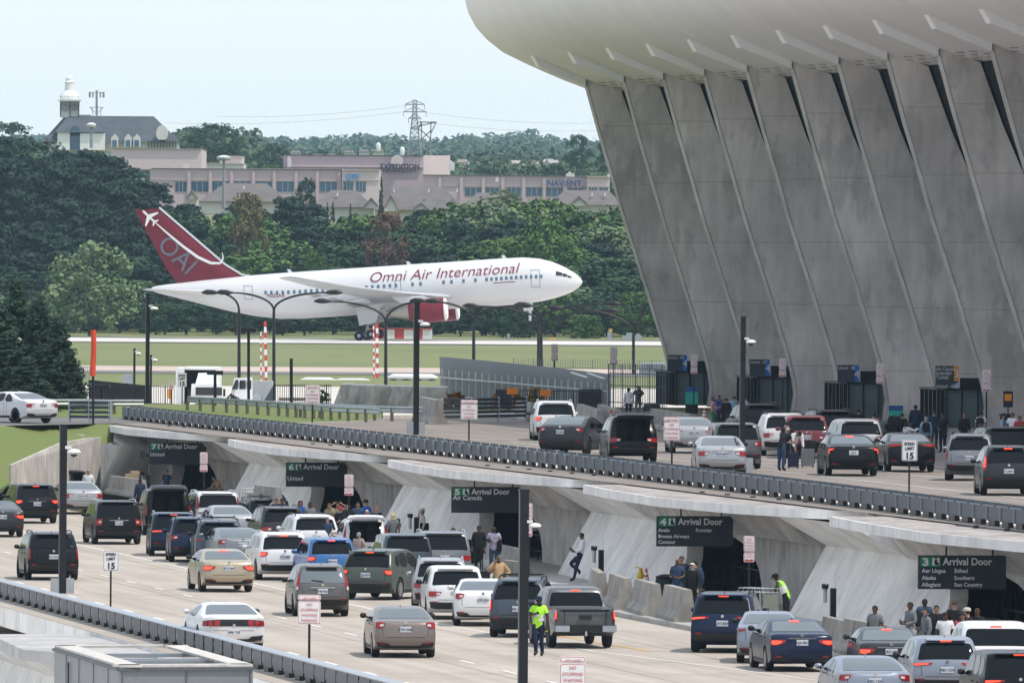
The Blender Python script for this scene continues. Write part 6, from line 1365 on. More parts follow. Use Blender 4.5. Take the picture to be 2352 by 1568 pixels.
T('suv', 4.72, 1.88, 1.70, [(.24, .32), (.10, .40), (.02, .52), (0, .66), (.03, .86), (.06, 1.02), (.12, 1.12), (.27, 1.32), (.42, 1.52), (.50, 1.62), (.66, 1.675), (1.2, 1.70), (2.0, 1.705), (2.5, 1.68), (2.95, 1.60), (3.3, 1.38), (3.6, 1.14), (3.9, 1.06), (4.35, .98), (4.6, .84), (4.71, .64), (4.72, .46), (4.6, .28)], .98, 3.70, .365, (1.12, 1.545, .67, .56), .78, [[(2.02, 1.10), (3.35, 1.09), (2.9, 1.42), (2.6, 1.55), (2.05, 1.585)], [(1.95, 1.10), (1.12, 1.12), (1.12, 1.42), (1.2, 1.565), (1.95, 1.59)], [(1.03, 1.125), (.58, 1.17), (.72, 1.45), (1.06, 1.55)]])
T('boxsuv', 5.05, 1.99, 1.80, [(.22, .36), (.10, .44), (.02, .55), (0, .70), (.02, .90), (.03, 1.06), (.06, 1.18), (.16, 1.42), (.27, 1.64), (.34, 1.73), (.52, 1.775), (1.2, 1.80), (2.2, 1.80), (2.8, 1.77), (3.2, 1.68), (3.5, 1.45), (3.8, 1.22), (4.2, 1.14), (4.7, 1.06), (4.95, .92), (5.05, .70), (5.05, .50), (4.92, .32)], 1.05, 3.98, .39, (1.16, 1.66, .74, .64), .82, [[(2.15, 1.16), (3.6, 1.15), (3.15, 1.48), (2.85, 1.63), (2.2, 1.665)], [(2.08, 1.16), (1.2, 1.17), (1.2, 1.65), (2.08, 1.67)], [(1.1, 1.175), (.42, 1.2), (.52, 1.60), (1.1, 1.64)]])
T('hatch', 4.55, 1.80, 1.68, [(.22, .32), (.09, .42), (.02, .54), (0, .68), (.02, .88), (.04, 1.02), (.08, 1.10), (.2, 1.30), (.34, 1.50), (.44, 1.60), (.62, 1.66), (1.2, 1.69), (1.9, 1.68), (2.5, 1.63), (2.9, 1.52), (3.25, 1.30), (3.55, 1.08), (3.9, .98), (4.25, .90), (4.45, .76), (4.54, .6), (4.55, .42), (4.45, .26)], .95, 3.57, .34, (1.10, 1.52, .60, .50), .74, [[(1.95, 1.06), (3.25, 1.05), (2.85, 1.36), (2.5, 1.52), (2.0, 1.56)], [(1.88, 1.06), (1.05, 1.10), (1.05, 1.50), (1.88, 1.56)], [(.97, 1.11), (.55, 1.2), (.75, 1.42), (.98, 1.48)]])
T('pickup', 5.39, 1.91, 1.79, [(.20, .46), (.06, .50), (.02, .58), (.06, .64), (.05, .80), (.04, 1.00), (.04, 1.12), (.10, 1.155), (.6, 1.16), (1.2, 1.165), (1.62, 1.17), (1.70, 1.19), (1.80, 1.42), (1.92, 1.68), (2.05, 1.755), (2.5, 1.79), (3.1, 1.78), (3.5, 1.70), (3.8, 1.48), (4.05, 1.24), (4.4, 1.15), (4.9, 1.08), (5.25, .94), (5.38, .70), (5.39, .5), (5.28, .34)], 1.15, 4.38, .385, (1.22, 1.62, .70, .60), .80, [[(2.85, 1.16), (3.9, 1.15), (3.5, 1.48), (3.2, 1.60), (2.9, 1.63)], [(2.78, 1.16), (2.02, 1.17), (2.1, 1.6), (2.78, 1.63)]], clear=.34, rfr=.08)
def smooth_line(pts, n=2):
    for _ in range(n):
        o = [pts[0]]
        for (a, b), (c, d) in zip(pts, pts[1:]): o += [(a * .75 + c * .25, b * .75 + d * .25), (a * .25 + c * .75, b * .25 + d * .75)]
        o.append(pts[-1]); pts = o
    return pts
def resample(pts, step):
    o = [pts[0]]; acc = 0
    for (a, b), (c, d) in zip(pts, pts[1:]):
        acc += math.hypot(c - a, d - b)
        if acc >= step: o.append((c, d)); acc = 0
    if o[-1] != pts[-1]: o.append(pts[-1])
    return o
SH = {}
class Shape:
    def __init__(s, typ):
        t = TYPES[typ]; s.t = t; s.L, s.W, s.H = t['L'], t['W'], t['H']
        top = resample(smooth_line(t['top'], 2), .065); s.top = top; n = len(top); s.n = n
        s.N = []
        for i in range(n):
            a = top[max(0, i - 1)]; c = top[min(n - 1, i + 1)]; dy, dz = c[0] - a[0], c[1] - a[1]; l = math.hypot(dy, dz) or 1; s.N.append((-dz / l, dy / l))
        s.belt = t['gl'][0] - .06
        s.itop = max(range(n), key=lambda i: top[i][1])
    def Wd(s, y, z):
        W = s.W / 2; t = s.t
        z0 = s.belt
        if z <= .3: f = .93 + .05 * max(0, z) / .3
        elif z <= .6: f = .98 + .02 * (z - .3) / .3
        elif z <= z0: f = 1.0 - .035 * ((z - .6) / (z0 - .6)) ** 1.5
        else:
            q = min(1, (z - z0) / (s.H - z0)); f = .965 + (t['tum'] - .965) * q ** 1.15
        e = 1.0
        if y < 1.0: e = 1 - .055 * ((1.0 - y) / 1.0) ** 2
        if y > s.L - 1.3: e = 1 - .10 * ((y - s.L + 1.3) / 1.3) ** 2
        return W * f * e
    def S(s, v, i, off=0.0):      # v in -1..1 across, i = float index along the top outline
        k = max(0, min(s.n - 2, int(i))); f = i - k; (y0, z0), (y1, z1) = s.top[k], s.top[k + 1]; (a0, b0), (a1, b1) = s.N[k], s.N[k + 1]
        y, z = y0 + (y1 - y0) * f, z0 + (z1 - z0) * f; ny, nz = a0 + (a1 - a0) * f, b0 + (b1 - b0) * f
        R = .055 + (s.t['rfr'] - .055) * min(1, abs(ny)) ** 1.5
        if z > s.belt + .05 and ny < 0: R = min(R, .12)
        v0 = .35 if abs(ny) > .6 and z < s.belt + .1 else .62; a = abs(v); q = max(0, (a - v0) / (1 - v0)); d = R * (1 - math.sqrt(max(0, 1 - min(1, q) ** 2 * .985)))
        y -= ny * d; z -= nz * d
        return Vector((v * s.Wd(y, z), y + ny * off, z + nz * off))
    def iz(s, z):      # index on the rear part of the outline at the height z
        for i in range(s.itop):
            za, zb = s.top[i][1], s.top[i + 1][1]
            if za <= z <= zb: return i + (z - za) / max(1e-6, zb - za)
        return s.itop * 1.0 if z > s.top[s.itop][1] - .01 else 0.0
    def rear(s, x, z, off=.006):
        i = s.iz(z); p = s.S(0, i); v = max(-.985, min(.985, x / s.Wd(p.y, p.z))); q = s.S(v, i, off)
        if abs(v) > .6: q.x += math.copysign(off, v)
        return q
    def side(s, y, z, sg, off=.007): return Vector((sg * (s.Wd(y, z) + off), y, z))
def car_shape(typ):
    if typ in SH: return SH[typ]
    s = Shape(typ); t = s.t; SH[typ] = s; s.patch = {}
    VV = [-1, -.97, -.92, -.84, -.74, -.62, -.45, -.22, 0, .22, .45, .62, .74, .84, .92, .97, 1]
    vs = []; fs = []
    for i in range(s.n):
        for v in VV: vs.append(s.S(v, i))
    m = len(VV)
    for i in range(s.n - 1):
        for j in range(m - 1): k = i * m + j; fs.append((k, k + 1, k + 1 + m, k + m))
    # side skin: boundary = edge of the top skin + underside with wheel arches
    edge = [(vs[i * m + m - 1].y, vs[i * m + m - 1].z) for i in range(s.n)]
    c = t['clear']; wr = t['wr']; ar = wr + .065; low = []
    fy, ry = t['fa'], t['ra']; ye = edge[-1]; yb = edge[0]
    low.append((fy + math.sqrt(ar * ar - (wr - c - .02) ** 2 if ar > wr - c - .02 else 0), c + .02))
    a0 = math.asin(max(-1, min(1, (c + .02 - wr) / ar)))
    def arch(cy): return [(cy + ar * math.cos(a), wr + ar * math.sin(a)) for a in [a0 + (PI - 2 * a0) * k / 12 for k in range(13)]]
    low = arch(fy) + arch(ry)
    bd = edge + low; bd = [bd[0]] + [p for a, p in zip(bd, bd[1:]) if math.hypot(p[0] - a[0], p[1] - a[1]) > 1e-3]
    V2, F2 = cdt(bd, .11)
    for sg in (-1, 1):
        k = len(vs); vs += [Vector((sg * s.Wd(y, z), y, z)) for y, z in V2]; fs += [tuple(k + i for i in (f if sg > 0 else f[::-1])) for f in F2]
    # underside
    k = len(vs); n2 = len(low); vs += [Vector((-s.Wd(y, z), y, z)) for y, z in [edge[-1]] + low + [edge[0]]] + [Vector((s.Wd(y, z), y, z)) for y, z in [edge[-1]] + low + [edge[0]]]
    n2 += 2
    for i in range(n2 - 1): fs.append((k + i, k + i + 1, k + n2 + i + 1, k + n2 + i))
    bm = bmesh.new(); bv = [bm.verts.new(v) for v in vs]
    for f in fs:
        try: bm.faces.new([bv[i] for i in f])
        except ValueError: pass
    bmesh.ops.remove_doubles(bm, verts=bm.verts, dist=.0015); bmesh.ops.recalc_face_normals(bm, faces=bm.faces)
    me = bpy.data.meshes.new('body'); bm.to_mesh(me); smooth_by_angle(me, 38); s.body = me
    # variant with the tailgate opening cut out
    g = t['gl']; zz0, zz1 = .78, min(g[1] + .05, s.H - .08)
    kill = [f for f in bm.faces if zz0 < f.calc_center_median().z < zz1 and f.calc_center_median().y < .62 and abs(f.calc_center_median().x) < .70 * s.W / 2 * (1 if f.calc_center_median().z < s.belt else .93)]
    bmesh.ops.delete(bm, geom=kill, context='FACES'); me2 = bpy.data.meshes.new('body'); bm.to_mesh(me2); smooth_by_angle(me2, 38); s.body_open = me2; bm.free()
    s.win = []
    for poly in t['side']:
        pl_ = smooth_line(poly + [poly[0]], 1)[1:-1]
        V_, F_ = cdt(dens(pl_, .08), .12); s.win.append((V_, F_))
    return s
def dens(poly, step):
    out = []
    for i in range(len(poly)):
        (a, b), (c, d) = poly[i], poly[(i + 1) % len(poly)]; n = max(1, int(math.hypot(c - a, d - b) / step + .5)); out += [(a + (c - a) * k / n, b + (d - b) * k / n) for k in range(n)]
    return out
def patch(s, key, poly, off=.006, step=.09, mirror=False):
    """a panel on the rear skin, outline given as (x, z) seen from behind"""
    k_ = (key, tuple(poly), mirror, off)
    if k_ in s.patch: return s.patch[k_]
    V_, F_ = cdt(dens(poly, min(step, .05)), min(step, .06)); b = MB(); b.add([s.rear((-x if mirror else x), z, off) for x, z in V_], [f[::-1] if mirror else f for f in F_])
    me = b.mesh(key); smooth_by_angle(me, 60); s.patch[k_] = me; return me
WH = {}
def wheel_mesh(r, w, style):
    k = (round(r, 3), style)
    if k in WH: return WH[k]
    t = MB(); t.lathe([(r * .62, -w * .5), (r * .90, -w * .5), (r * .98, -w * .38), (r, -w * .2), (r, w * .2), (r * .98, w * .38), (r * .90, w * .5), (r * .62, w * .5)], (0, 0, 0), 26, 'X'); ty = t.mesh('tyre', 45)
    b = MB(); b.lathe([(r * .60, w * .50), (r * .66, w * .50), (r * .66, w * .44), (r * .60, w * .30)], (0, 0, 0), 24, 'X')
    ns = {0: 5, 1: 10, 2: 6}[style]
    for i in range(ns):
        a = 2 * PI * i / ns; wd = .17 if ns < 8 else .09
        d = Vector((0, math.cos(a), math.sin(a))); q = Vector((0, -math.sin(a), math.cos(a))); x0 = Vector((w * .47, 0, 0)); x1 = Vector((w * .36, 0, 0))
        b.hexa([x1 + d * r * .06 - q * wd * r * .6, x1 + d * r * .06 + q * wd * r * .6, x1 + d * r * .63 + q * wd * r, x1 + d * r * .63 - q * wd * r, x0 + d * r * .06 - q * wd * r * .5, x0 + d * r * .06 + q * wd * r * .5, x0 + d * r * .63 + q * wd * r * .8, x0 + d * r * .63 - q * wd * r * .8])
    b.lathe([(r * .14, w * .36), (r * .14, w * .49), (.01, w * .50)], (0, 0, 0), 12, 'X'); rm = b.mesh('rim')
    d = MB(); d.lathe([(.01, w * .25), (r * .63, w * .25), (r * .63, -w * .4), (.01, -w * .4)], (0, 0, 0), 20, 'X'); dk = d.mesh('brake_disc')
    WH[k] = (ty, rm, dk); return WH[k]
def mesh_of(b, nm, sm=None): return b.mesh(nm, sm)
TL = {  # tail lamp outlines, right half, (x, z) in fractions of half width and metres above the belt reference
 'wide': [(.50, .86), (.985, .90), (.985, .74), (.80, .70), (.56, .77)], 'hook': [(.46, .93), (.985, .97), (.985, .80), (.78, .78), (.74, .88)], 'block': [(.66, .98), (.985, .98), (.985, .74), (.70, .74)],
 'slim': [(.40, .99), (.985, 1.01), (.985, .91), (.45, .94)], 'tall': [(.78, 1.48), (.88, 1.48), (.985, 1.05), (.985, .88), (.84, .86), (.80, 1.02)], 'stripe': [(.30, .99), (.985, 1.01), (.985, .93), (.30, .95)],
 'vert': [(.84, 1.12), (.985, 1.10), (.985, .74), (.86, .74)], 'bar': [(.42, .92), (.93, .92), (.95, .74), (.45, .74)], 'low': [(.62, .98), (.985, 1.03), (.985, .86), (.80, .82), (.66, .88)], 'cshape': [(.70, .98), (.985, 1.0), (.985, .70), (.93, .70), (.92, .90), (.72, .92)]}
CARN = {}
def car(name, label, typ, col, x, yb, z, w=None, head=0.0, tl='wide', lit=False, brk=False, plate='ABC-1234', pm=None, open_=False, rails=None, rim=0, scale=1.0, lower=True, wiper=False, chrome=False, hitch=False, spoiler=False, tall=1.0, glass=None, at=None, side_trim=False, lp=None, cat=None, bars=False, fin=True, plow=False):
    """x, yb: where the middle of the rear wheels' contact is seen; head: turn in degrees from the road"""
    s = car_shape(typ); t = s.t
    p = at if at is not None else gz(x, yb, z); rz = PHI + math.radians(head)
    fw = Vector((-math.sin(rz), math.cos(rz), 0)); loc = p - fw * t['ra'] * scale
    pm_ = paint(col, PT[col], .35 if col not in ('white', 'black', 'blue', 'red') else .0)
    o = thing(name, label, cat or ('pickup truck' if typ == 'pickup' else 'car'), loc, rz, 'cars and pickups on the lower road' if z < 1 else 'cars on the upper road'); o.scale = (scale, scale, scale * tall)
    link('body', s.body_open if open_ else s.body, pm_, o)
    gl = t['gl']; gm = m_cglass; W2 = s.W / 2
    def wat_(zz): q = s.S(0, s.iz(zz)); return s.Wd(q.y, zz)
    g0, g1 = wat_(gl[0]) * (.90 if typ not in ('sedan', 'coupe', 'fastback') else .88), wat_(gl[1]) * .88; cr = .10
    def cut4(P4, c):
        out = []
        for i in range(4):
            p0, p1, p2 = Vector(P4[i - 1]), Vector(P4[i]), Vector(P4[(i + 1) % 4]); a = p1 + (p0 - p1).normalized() * c; d_ = p1 + (p2 - p1).normalized() * c; m_ = (a + d_) / 2 * .4 + p1 * .6; out += [tuple(a), tuple(m_), tuple(d_)]
        return out
    rw = cut4([(-g0, gl[0]), (g0, gl[0]), (g1, gl[1]), (-g1, gl[1])], cr * .7)
    if not open_: link('rear_window', patch(s, 'rear_window', rw), glass or (m_rglass if typ in ('sedan', 'coupe', 'fastback') else m_cglass), o)
    if 'win' not in s.patch:
        lst = []
        for V_, F_ in s.win:
            for sg in (-1, 1):
                b = MB(); b.add([s.side(y, zz, sg) for y, zz in V_], [f if sg > 0 else f[::-1] for f in F_]); me = b.mesh('window'); smooth_by_angle(me, 60); lst.append(me)
        b = MB()      # windscreen
        i0 = next(i for i in range(s.itop, s.n) if s.top[i][1] < s.H - .10); i1 = next(i for i in range(i0, s.n) if s.top[i][1] < s.belt + .05)
        for i in range(i0, i1 + 1):
            for v in (-.86, -.5, 0, .5, .86): b.v.append(tuple(s.S(v, i, .006)))
        for i in range(i1 - i0):
            for j in range(4): k = i * 5 + j; b.f.append((k, k + 1, k + 6, k + 5))
        ws = b.mesh('windscreen'); smooth_by_angle(ws, 60); s.patch['win'] = (lst, ws)
        seam = MB()
        for sg in (-1, 1):      # door seams and handles
            for yy in ([2.02, .5 * (t['ra'] + 2.02) + .25, t['fa'] - t['wr'] - .14] if typ != 'coupe' else [1.55, t['fa'] - t['wr'] - .14]):
                for q in range(5):
                    z0 = .34 + (s.belt - .36) * q / 5; z1 = .34 + (s.belt - .36) * (q + 1) / 5; seam.add([s.side(yy, z0, sg, .003), s.side(yy + .014, z0, sg, .003), s.side(yy + .014, z1, sg, .003), s.side(yy, z1, sg, .003)], [(0, 1, 2, 3)])
        s.patch['seam'] = seam.mesh('door_seam')
        hd = MB()
        for sg in (-1, 1):
            for yy in (2.18, 1.25): hd.box(s.side(yy, s.belt - .12, sg, .015), (.03, .2, .03))
        s.patch['handle'] = hd.mesh('door_handle')
        rk = MB()
        for sg in (-1, 1):
            z0 = t['clear'] + .04
            rk.add([s.side(t['ra'] + t['wr'] + .07, z0, sg, .004), s.side(t['fa'] - t['wr'] - .07, z0, sg, .004), s.side(t['fa'] - t['wr'] - .09, z0 + .10, sg, .006), s.side(t['ra'] + t['wr'] + .09, z0 + .10, sg, .006)], [(0, 1, 2, 3)])
        s.patch['rocker'] = rk.mesh('sill_trim')
    lst, ws = s.patch['win']
    for me in lst: link('window', me, gm, o)
    link('windscreen', ws, gm, o); link('door_seam', s.patch['seam'], m_plast, o)
    if typ != 'coupe': link('door_handle', s.patch['handle'], pm_, o)
    if lower: link('sill_trim', s.patch['rocker'], m_plast, o)
    # lower bumper
    zb0 = s.top[0][1] + .03; hb = .43 if typ in ('sedan', 'coupe') else .56 if typ != 'pickup' else .60
    if typ != 'pickup': link('bumper_trim', patch(s, 'bumper_trim', [(-.86 * W2, zb0), (.86 * W2, zb0), (.90 * W2, hb), (.55 * W2, hb), (.45 * W2, hb - .07 if typ in ('sedan', 'coupe') else hb), (-.45 * W2, hb - .07 if typ in ('sedan', 'coupe') else hb), (-.55 * W2, hb), (-.90 * W2, hb)], .010), m_plast, o)
    else:
        b = MB(); b.box((0, -.02, .60), (s.W * .96, .16, .20)); link('rear_bumper', mesh_of(b, 'rear_bumper'), m_chrome if chrome else m_plast, o)
        for sg in (-1, 1): b = MB(); b.box((sg * W2 * .74, -.045, .60), (s.W * .22, .17, .18)); link('bumper_corner', mesh_of(b, 'bumper_corner'), m_steel_hi, o)
        b = MB(); b.box((0, .015, .93), (.36, .05, .12)); link('tailgate_handle', mesh_of(b, 'tailgate_handle'), m_plast, o)
        b = MB(); b.box((0, .03, 1.155), (s.W * .9, .09, .03)); link('tailgate_cap', mesh_of(b, 'tailgate_cap'), m_plast, o)
        b = MB()
        for sg in (-1, 1): b.box((sg * W2 * .66, .028, .93), (.012, .03, .44))
        b.box((0, .028, .70), (s.W * .68, .03, .012)); link('tailgate_seam', mesh_of(b, 'tailgate_seam'), m_plast, o)
    if typ != 'pickup':
        zs = .60 if typ in ('sedan', 'coupe') else .64
        for k_, q in enumerate(([(-.62 * W2, zs), (.62 * W2, zs), (.62 * W2, zs + .012), (-.62 * W2, zs + .012)], [(.70 * W2, zs + .05), (.712 * W2, zs + .05), (.74 * W2, s.belt - .06), (.728 * W2, s.belt - .06)], [(-.712 * W2, zs + .05), (-.70 * W2, zs + .05), (-.728 * W2, s.belt - .06), (-.74 * W2, s.belt - .06)])): link('boot_seam', patch(s, 'boot_seam%d' % k_, q, .003, .2), m_plast, o)
    # lamps
    dz = s.belt - 1.02 if tl != 'tall' else s.H - 1.68
    if typ == 'pickup': dz = .07
    poly = [(fx * W2, fz + dz) for fx, fz in TL[tl]]
    for mir in (False, True):
        tlp = link('tail_light', patch(s, 'tail_light', poly, .013, .07, mir), m_tail, o)
        if lit:
            cx = sum(q[0] for q in poly) / len(poly); cz = sum(q[1] for q in poly) / len(poly); q2 = [(cx + (a - cx) * .62, cz + (c - cz) * .62) for a, c in poly]
            link('lit_lamp', patch(s, 'lit_lamp', q2, .018, .07, mir), m_lit, tlp)
        elif tl in ('wide', 'low', 'hook', 'tall', 'block'):
            xs = [a for a, c in poly]; xm = min(xs); cz = sum(c for a, c in poly) / len(poly); q2 = [(xm + .05, cz - .03), (xm + .15, cz - .03), (xm + .15, cz + .035), (xm + .05, cz + .035)]
            if tl == 'tall': q2 = [(.84 * W2, .88 + dz), (.96 * W2, .88 + dz), (.96 * W2, 1.0 + dz), (.84 * W2, 1.0 + dz)]
            link('reverse_lamp', patch(s, 'reverse_lamp', q2, .018, .07, mir), m_clear, tlp)
    if typ not in ('pickup', 'coupe'):
        q2 = [(.62 * W2, hb - .02), (.80 * W2, hb - .02), (.80 * W2, hb + .025), (.62 * W2, hb + .025)]
        for mir in (False, True): link('reflector', patch(s, 'reflector', q2, .016, .09, mir), m_tail, o)
    if typ == 'coupe': link('rear_panel', patch(s, 'rear_panel', [(-.90 * W2, .73), (.90 * W2, .73), (.94 * W2, .93), (-.94 * W2, .93)], .009), m_plast, o)
    if tl == 'bar':
        for mir in (False, True):
            for k_ in range(2): xx = W2 * (.60 + .17 * k_); link('lamp_divider', patch(s, 'lamp_divider', [(xx, .73), (xx + .035, .73), (xx + .03, .92), (xx - .005, .92)], .017, .07, mir), m_plast, o)
    if brk:
        zz = gl[1] + (.03 if typ not in ('sedan', 'coupe', 'fastback') else -.015); link('brake_light', patch(s, 'brake_light', [(-.14, zz), (.14, zz), (.14, zz + .03), (-.14, zz + .03)], .016), m_lit, o)
    if spoiler or typ in ('suv', 'boxsuv', 'hatch'):
        q = s.rear(0, gl[1] + .05); b = MB(); b.hexa([(-gl[3] * 1.02, q.y - .14, q.z + .02), (gl[3] * 1.02, q.y - .14, q.z + .02), (gl[3] * 1.0, q.y + .22, q.z + .06), (-gl[3] * 1.0, q.y + .22, q.z + .06), (-gl[3] * 1.0, q.y - .12, q.z + .05), (gl[3] * 1.0, q.y - .12, q.z + .05), (gl[3] * .98, q.y + .24, q.z + .085), (-gl[3] * .98, q.y + .24, q.z + .085)]); link('spoiler', mesh_of(b, 'spoiler', 30), pm_, o)
    # plate
    zp = lp if lp else (gl[0] - .27 if typ in ('suv', 'boxsuv', 'hatch', 'fastback') else .60 if typ == 'pickup' else gl[0] - .29)
    q = s.rear(0, zp); yq = q.y - (.10 if typ == 'pickup' else .012)
    if not open_:
        b = MB(); b.box((0, yq, zp), (.33, .012, .16)); pl_ = link('number_plate', mesh_of(b, 'number_plate'), pm or m_plate, o)
        me = text_mesh(plate, .105, bold=.002, ext=.002, align='CENTER', sx=.82); q_ = link('lettering', me, m_ptxt if pm is None else m_black, pl_); q_.matrix_local = Matrix.Translation((0, yq - .010, zp - .04)) @ FACE_CAM
        if typ not in ('pickup',):
            b = MB(); b.lathe([(.045, -.01), (.05, 0), (.03, .006)], (0, q.y - .012, zp + .20), 12, 'Y'); link('badge', mesh_of(b, 'badge'), m_chrome, o)
            if chrome: b = MB(); b.box((0, q.y - .012, zp + .115), (.78, .02, .03)); link('chrome_strip', mesh_of(b, 'chrome_strip'), m_chrome, o)
    if wiper: q = s.rear(0, gl[0] + .05, .02); b = MB(); b.beam(s.rear(.02, gl[0] + .03, .02), s.rear(-.36, gl[0] + .07, .02), .025); link('rear_wiper', mesh_of(b, 'rear_wiper'), m_plast, o)
    # wheels
    ty, rm, dk = wheel_mesh(t['wr'], .225, rim % 3)
    for cy in (t['ra'], t['fa']):
        for sg in (-1, 1):
            wx_ = sg * (W2 - .115); me = link('wheel', ty, m_tyre, o, (wx_, cy, t['wr']), 0 if sg > 0 else PI); link('rim', rm, m_rim if rim < 3 else m_rimd, me); link('brake_disc', dk, m_plast, me)
    # mirrors, aerial, rails
    ym = t['side'][0][1][0] - .22
    for sg in (-1, 1):
        b = MB(); c = Vector((sg * (s.Wd(ym, s.belt) + .12), ym, s.belt + .07)); b.lathe([(.02, -.09), (.065, -.07), (.085, 0), (.07, .07), (.02, .10)], c, 10, 'X'); b.beam(c - Vector((sg * .14, 0, .05)), c, .05); link('mirror', mesh_of(b, 'mirror', 60), m_plast if col in ('black', 'taupe', 'beige', 'brown', 'grey') else pm_ if R_.random() < .5 else m_plast, o)
    if fin and typ != 'pickup': ia = next(i for i in range(s.n) if s.top[i][1] > s.H - .045); yf, zt_ = s.top[ia]; yf += .12; b = MB(); b.hexa([(-.02, yf, zt_ - .03), (.02, yf, zt_ - .03), (.02, yf + .26, zt_ - .01), (-.02, yf + .26, zt_ - .01), (-.006, yf + .02, zt_ + .07), (.006, yf + .02, zt_ + .07), (.006, yf + .09, zt_ + .065), (-.006, yf + .09, zt_ + .065)]); link('aerial', mesh_of(b, 'aerial'), pm_, o)
    if rails is not None:
        for sg in (-1, 1):
            b = MB(); xr = sg * (s.Wd(1.5, s.H - .06) - .05); y0, y1 = .72, t['side'][0][1][0] - .65; h = s.H; b.tube([(xr, y0, h - .05), (xr, y0 + .12, h + .03), (xr, (y0 + y1) / 2, h + .05), (xr, y1 - .12, h + .02), (xr, y1, h - .06)], .022, 6); link('roof_rail', mesh_of(b, 'roof_rail', 50), rails, o)
        if bars:
            for yy in (1.0, 1.9): b = MB(); b.beam((-.62, yy, s.H + .09), (.62, yy, s.H + .09), .035, .03); link('cross_bar', mesh_of(b, 'cross_bar'), m_plast, o)
    if hitch: b = MB(); b.beam((0, -.12, .42), (0, .2, .44), .07); b.lathe([(.03, 0), (.035, .05), (.01, .08)], (0, -.14, .45), 8); link('tow_hitch', mesh_of(b, 'tow_hitch'), m_chrome, o)
    # head lamps (seen only from the front)
    for sg in (-1, 1):
        b = MB(); i = s.n - 8; b.add([s.S(sg * .60, s.n - 9, .01), s.S(sg * .93, s.n - 10, .01), s.S(sg * .93, s.n - 7, .01), s.S(sg * .60, s.n - 6, .01)], [(0, 1, 2, 3)]); link('headlight', mesh_of(b, 'headlight'), m_hl, o)
    if open_:
        zz0, zz1 = .72, gl[1] + .02; w_ = .66 * W2; b = MB(); y1 = 1.7; yo = .10
        b.add([(-w_, yo, zz0), (w_, yo, zz0), (w_, y1, zz0), (-w_, y1, zz0), (-w_ * .92, yo + .2, zz1), (w_ * .92, yo + .2, zz1), (w_ * .92, y1, zz1), (-w_ * .92, y1, zz1)], [(0, 1, 2, 3), (2, 3, 7, 6), (0, 3, 7, 4), (1, 2, 6, 5), (4, 5, 6, 7)]); link('cargo_space', mesh_of(b, 'cargo_space'), m_cargo, o)
        b = MB(); b.box((-.33, 1.5, 1.02), (.4, .16, .55)); b.box((.33, 1.5, 1.02), (.4, .16, .55)); b.box((-.33, 1.5, 1.38), (.22, .1, .14)); b.box((.33, 1.5, 1.38), (.22, .1, .14)); link('rear_seat', mesh_of(b, 'rear_seat'), m_plast, o)
        # raised tailgate: the cut piece swung up round the roof edge
        hy, hz = .55, s.H - .06; an = math.radians(plow or 66); b = MB(); VG = [-1, -.6, 0, .6, 1]; rows_ = [.78, .95, s.belt, gl[0] + .1, gl[0] + .3, gl[1] + .04]
        def up(pt):
            dy, dz_ = pt.y - hy, pt.z - hz; return Vector((pt.x, hy + dy * math.cos(an) + dz_ * math.sin(an), hz - dy * math.sin(an) + dz_ * math.cos(an)))
        out = [[up(s.rear(v * w_ * 1.04, zz)) for v in VG] for zz in rows_]; inn = [[up(s.rear(v * w_ * 1.04, zz, -.09)) for v in VG] for zz in rows_]
        for G in (out, inn):
            k = len(b.v); b.v += [tuple(q) for r in G for q in r]
            for i in range(len(rows_) - 1):
                for j in range(4): b.f.append((k + i * 5 + j, k + i * 5 + j + 1, k + i * 5 + j + 6, k + i * 5 + j + 5))
        n5 = len(rows_) * 5
        for i in range(len(rows_) - 1):
            for j in (0, 4): b.f.append((i * 5 + j, (i + 1) * 5 + j, n5 + (i + 1) * 5 + j, n5 + i * 5 + j))
        for j in range(4):
            for i in (0, len(rows_) - 1): b.f.append((i * 5 + j, i * 5 + j + 1, n5 + i * 5 + j + 1, n5 + i * 5 + j))
        bm = bmesh.new(); me = b.mesh('tailgate'); bm.from_mesh(me); bmesh.ops.recalc_face_normals(bm, faces=bm.faces); bm.to_mesh(me); bm.free(); tg = link('tailgate', me, pm_, o)
        b = MB(); q = [up(s.rear(sx * w_ * .98, zz, -.10)) for sx, zz in ((-1, .82), (1, .82), (1, gl[1]), (-1, gl[1]))]; b.add(q, [(0, 1, 2, 3)]); link('inner_trim', mesh_of(b, 'inner_trim'), m_plast, tg)
        b = MB(); q = [up(s.rear(sx * w_ * .85, zz, -.115)) for sx, zz in ((-1, gl[0]), (1, gl[0]), (1, gl[1] - .05), (-1, gl[1] - .05))]; b.add(q, [(0, 1, 2, 3)]); link('tailgate_window', mesh_of(b, 'tailgate_window'), m_cglass, tg)
        for sg in (-1, 1): b = MB(); b.beam(Vector((sg * w_ * .98, .35, s.belt + .05)), up(s.rear(sg * w_ * .9, s.belt, -.05)), .03); link('gas_strut', mesh_of(b, 'gas_strut'), m_plast, o)
    return o
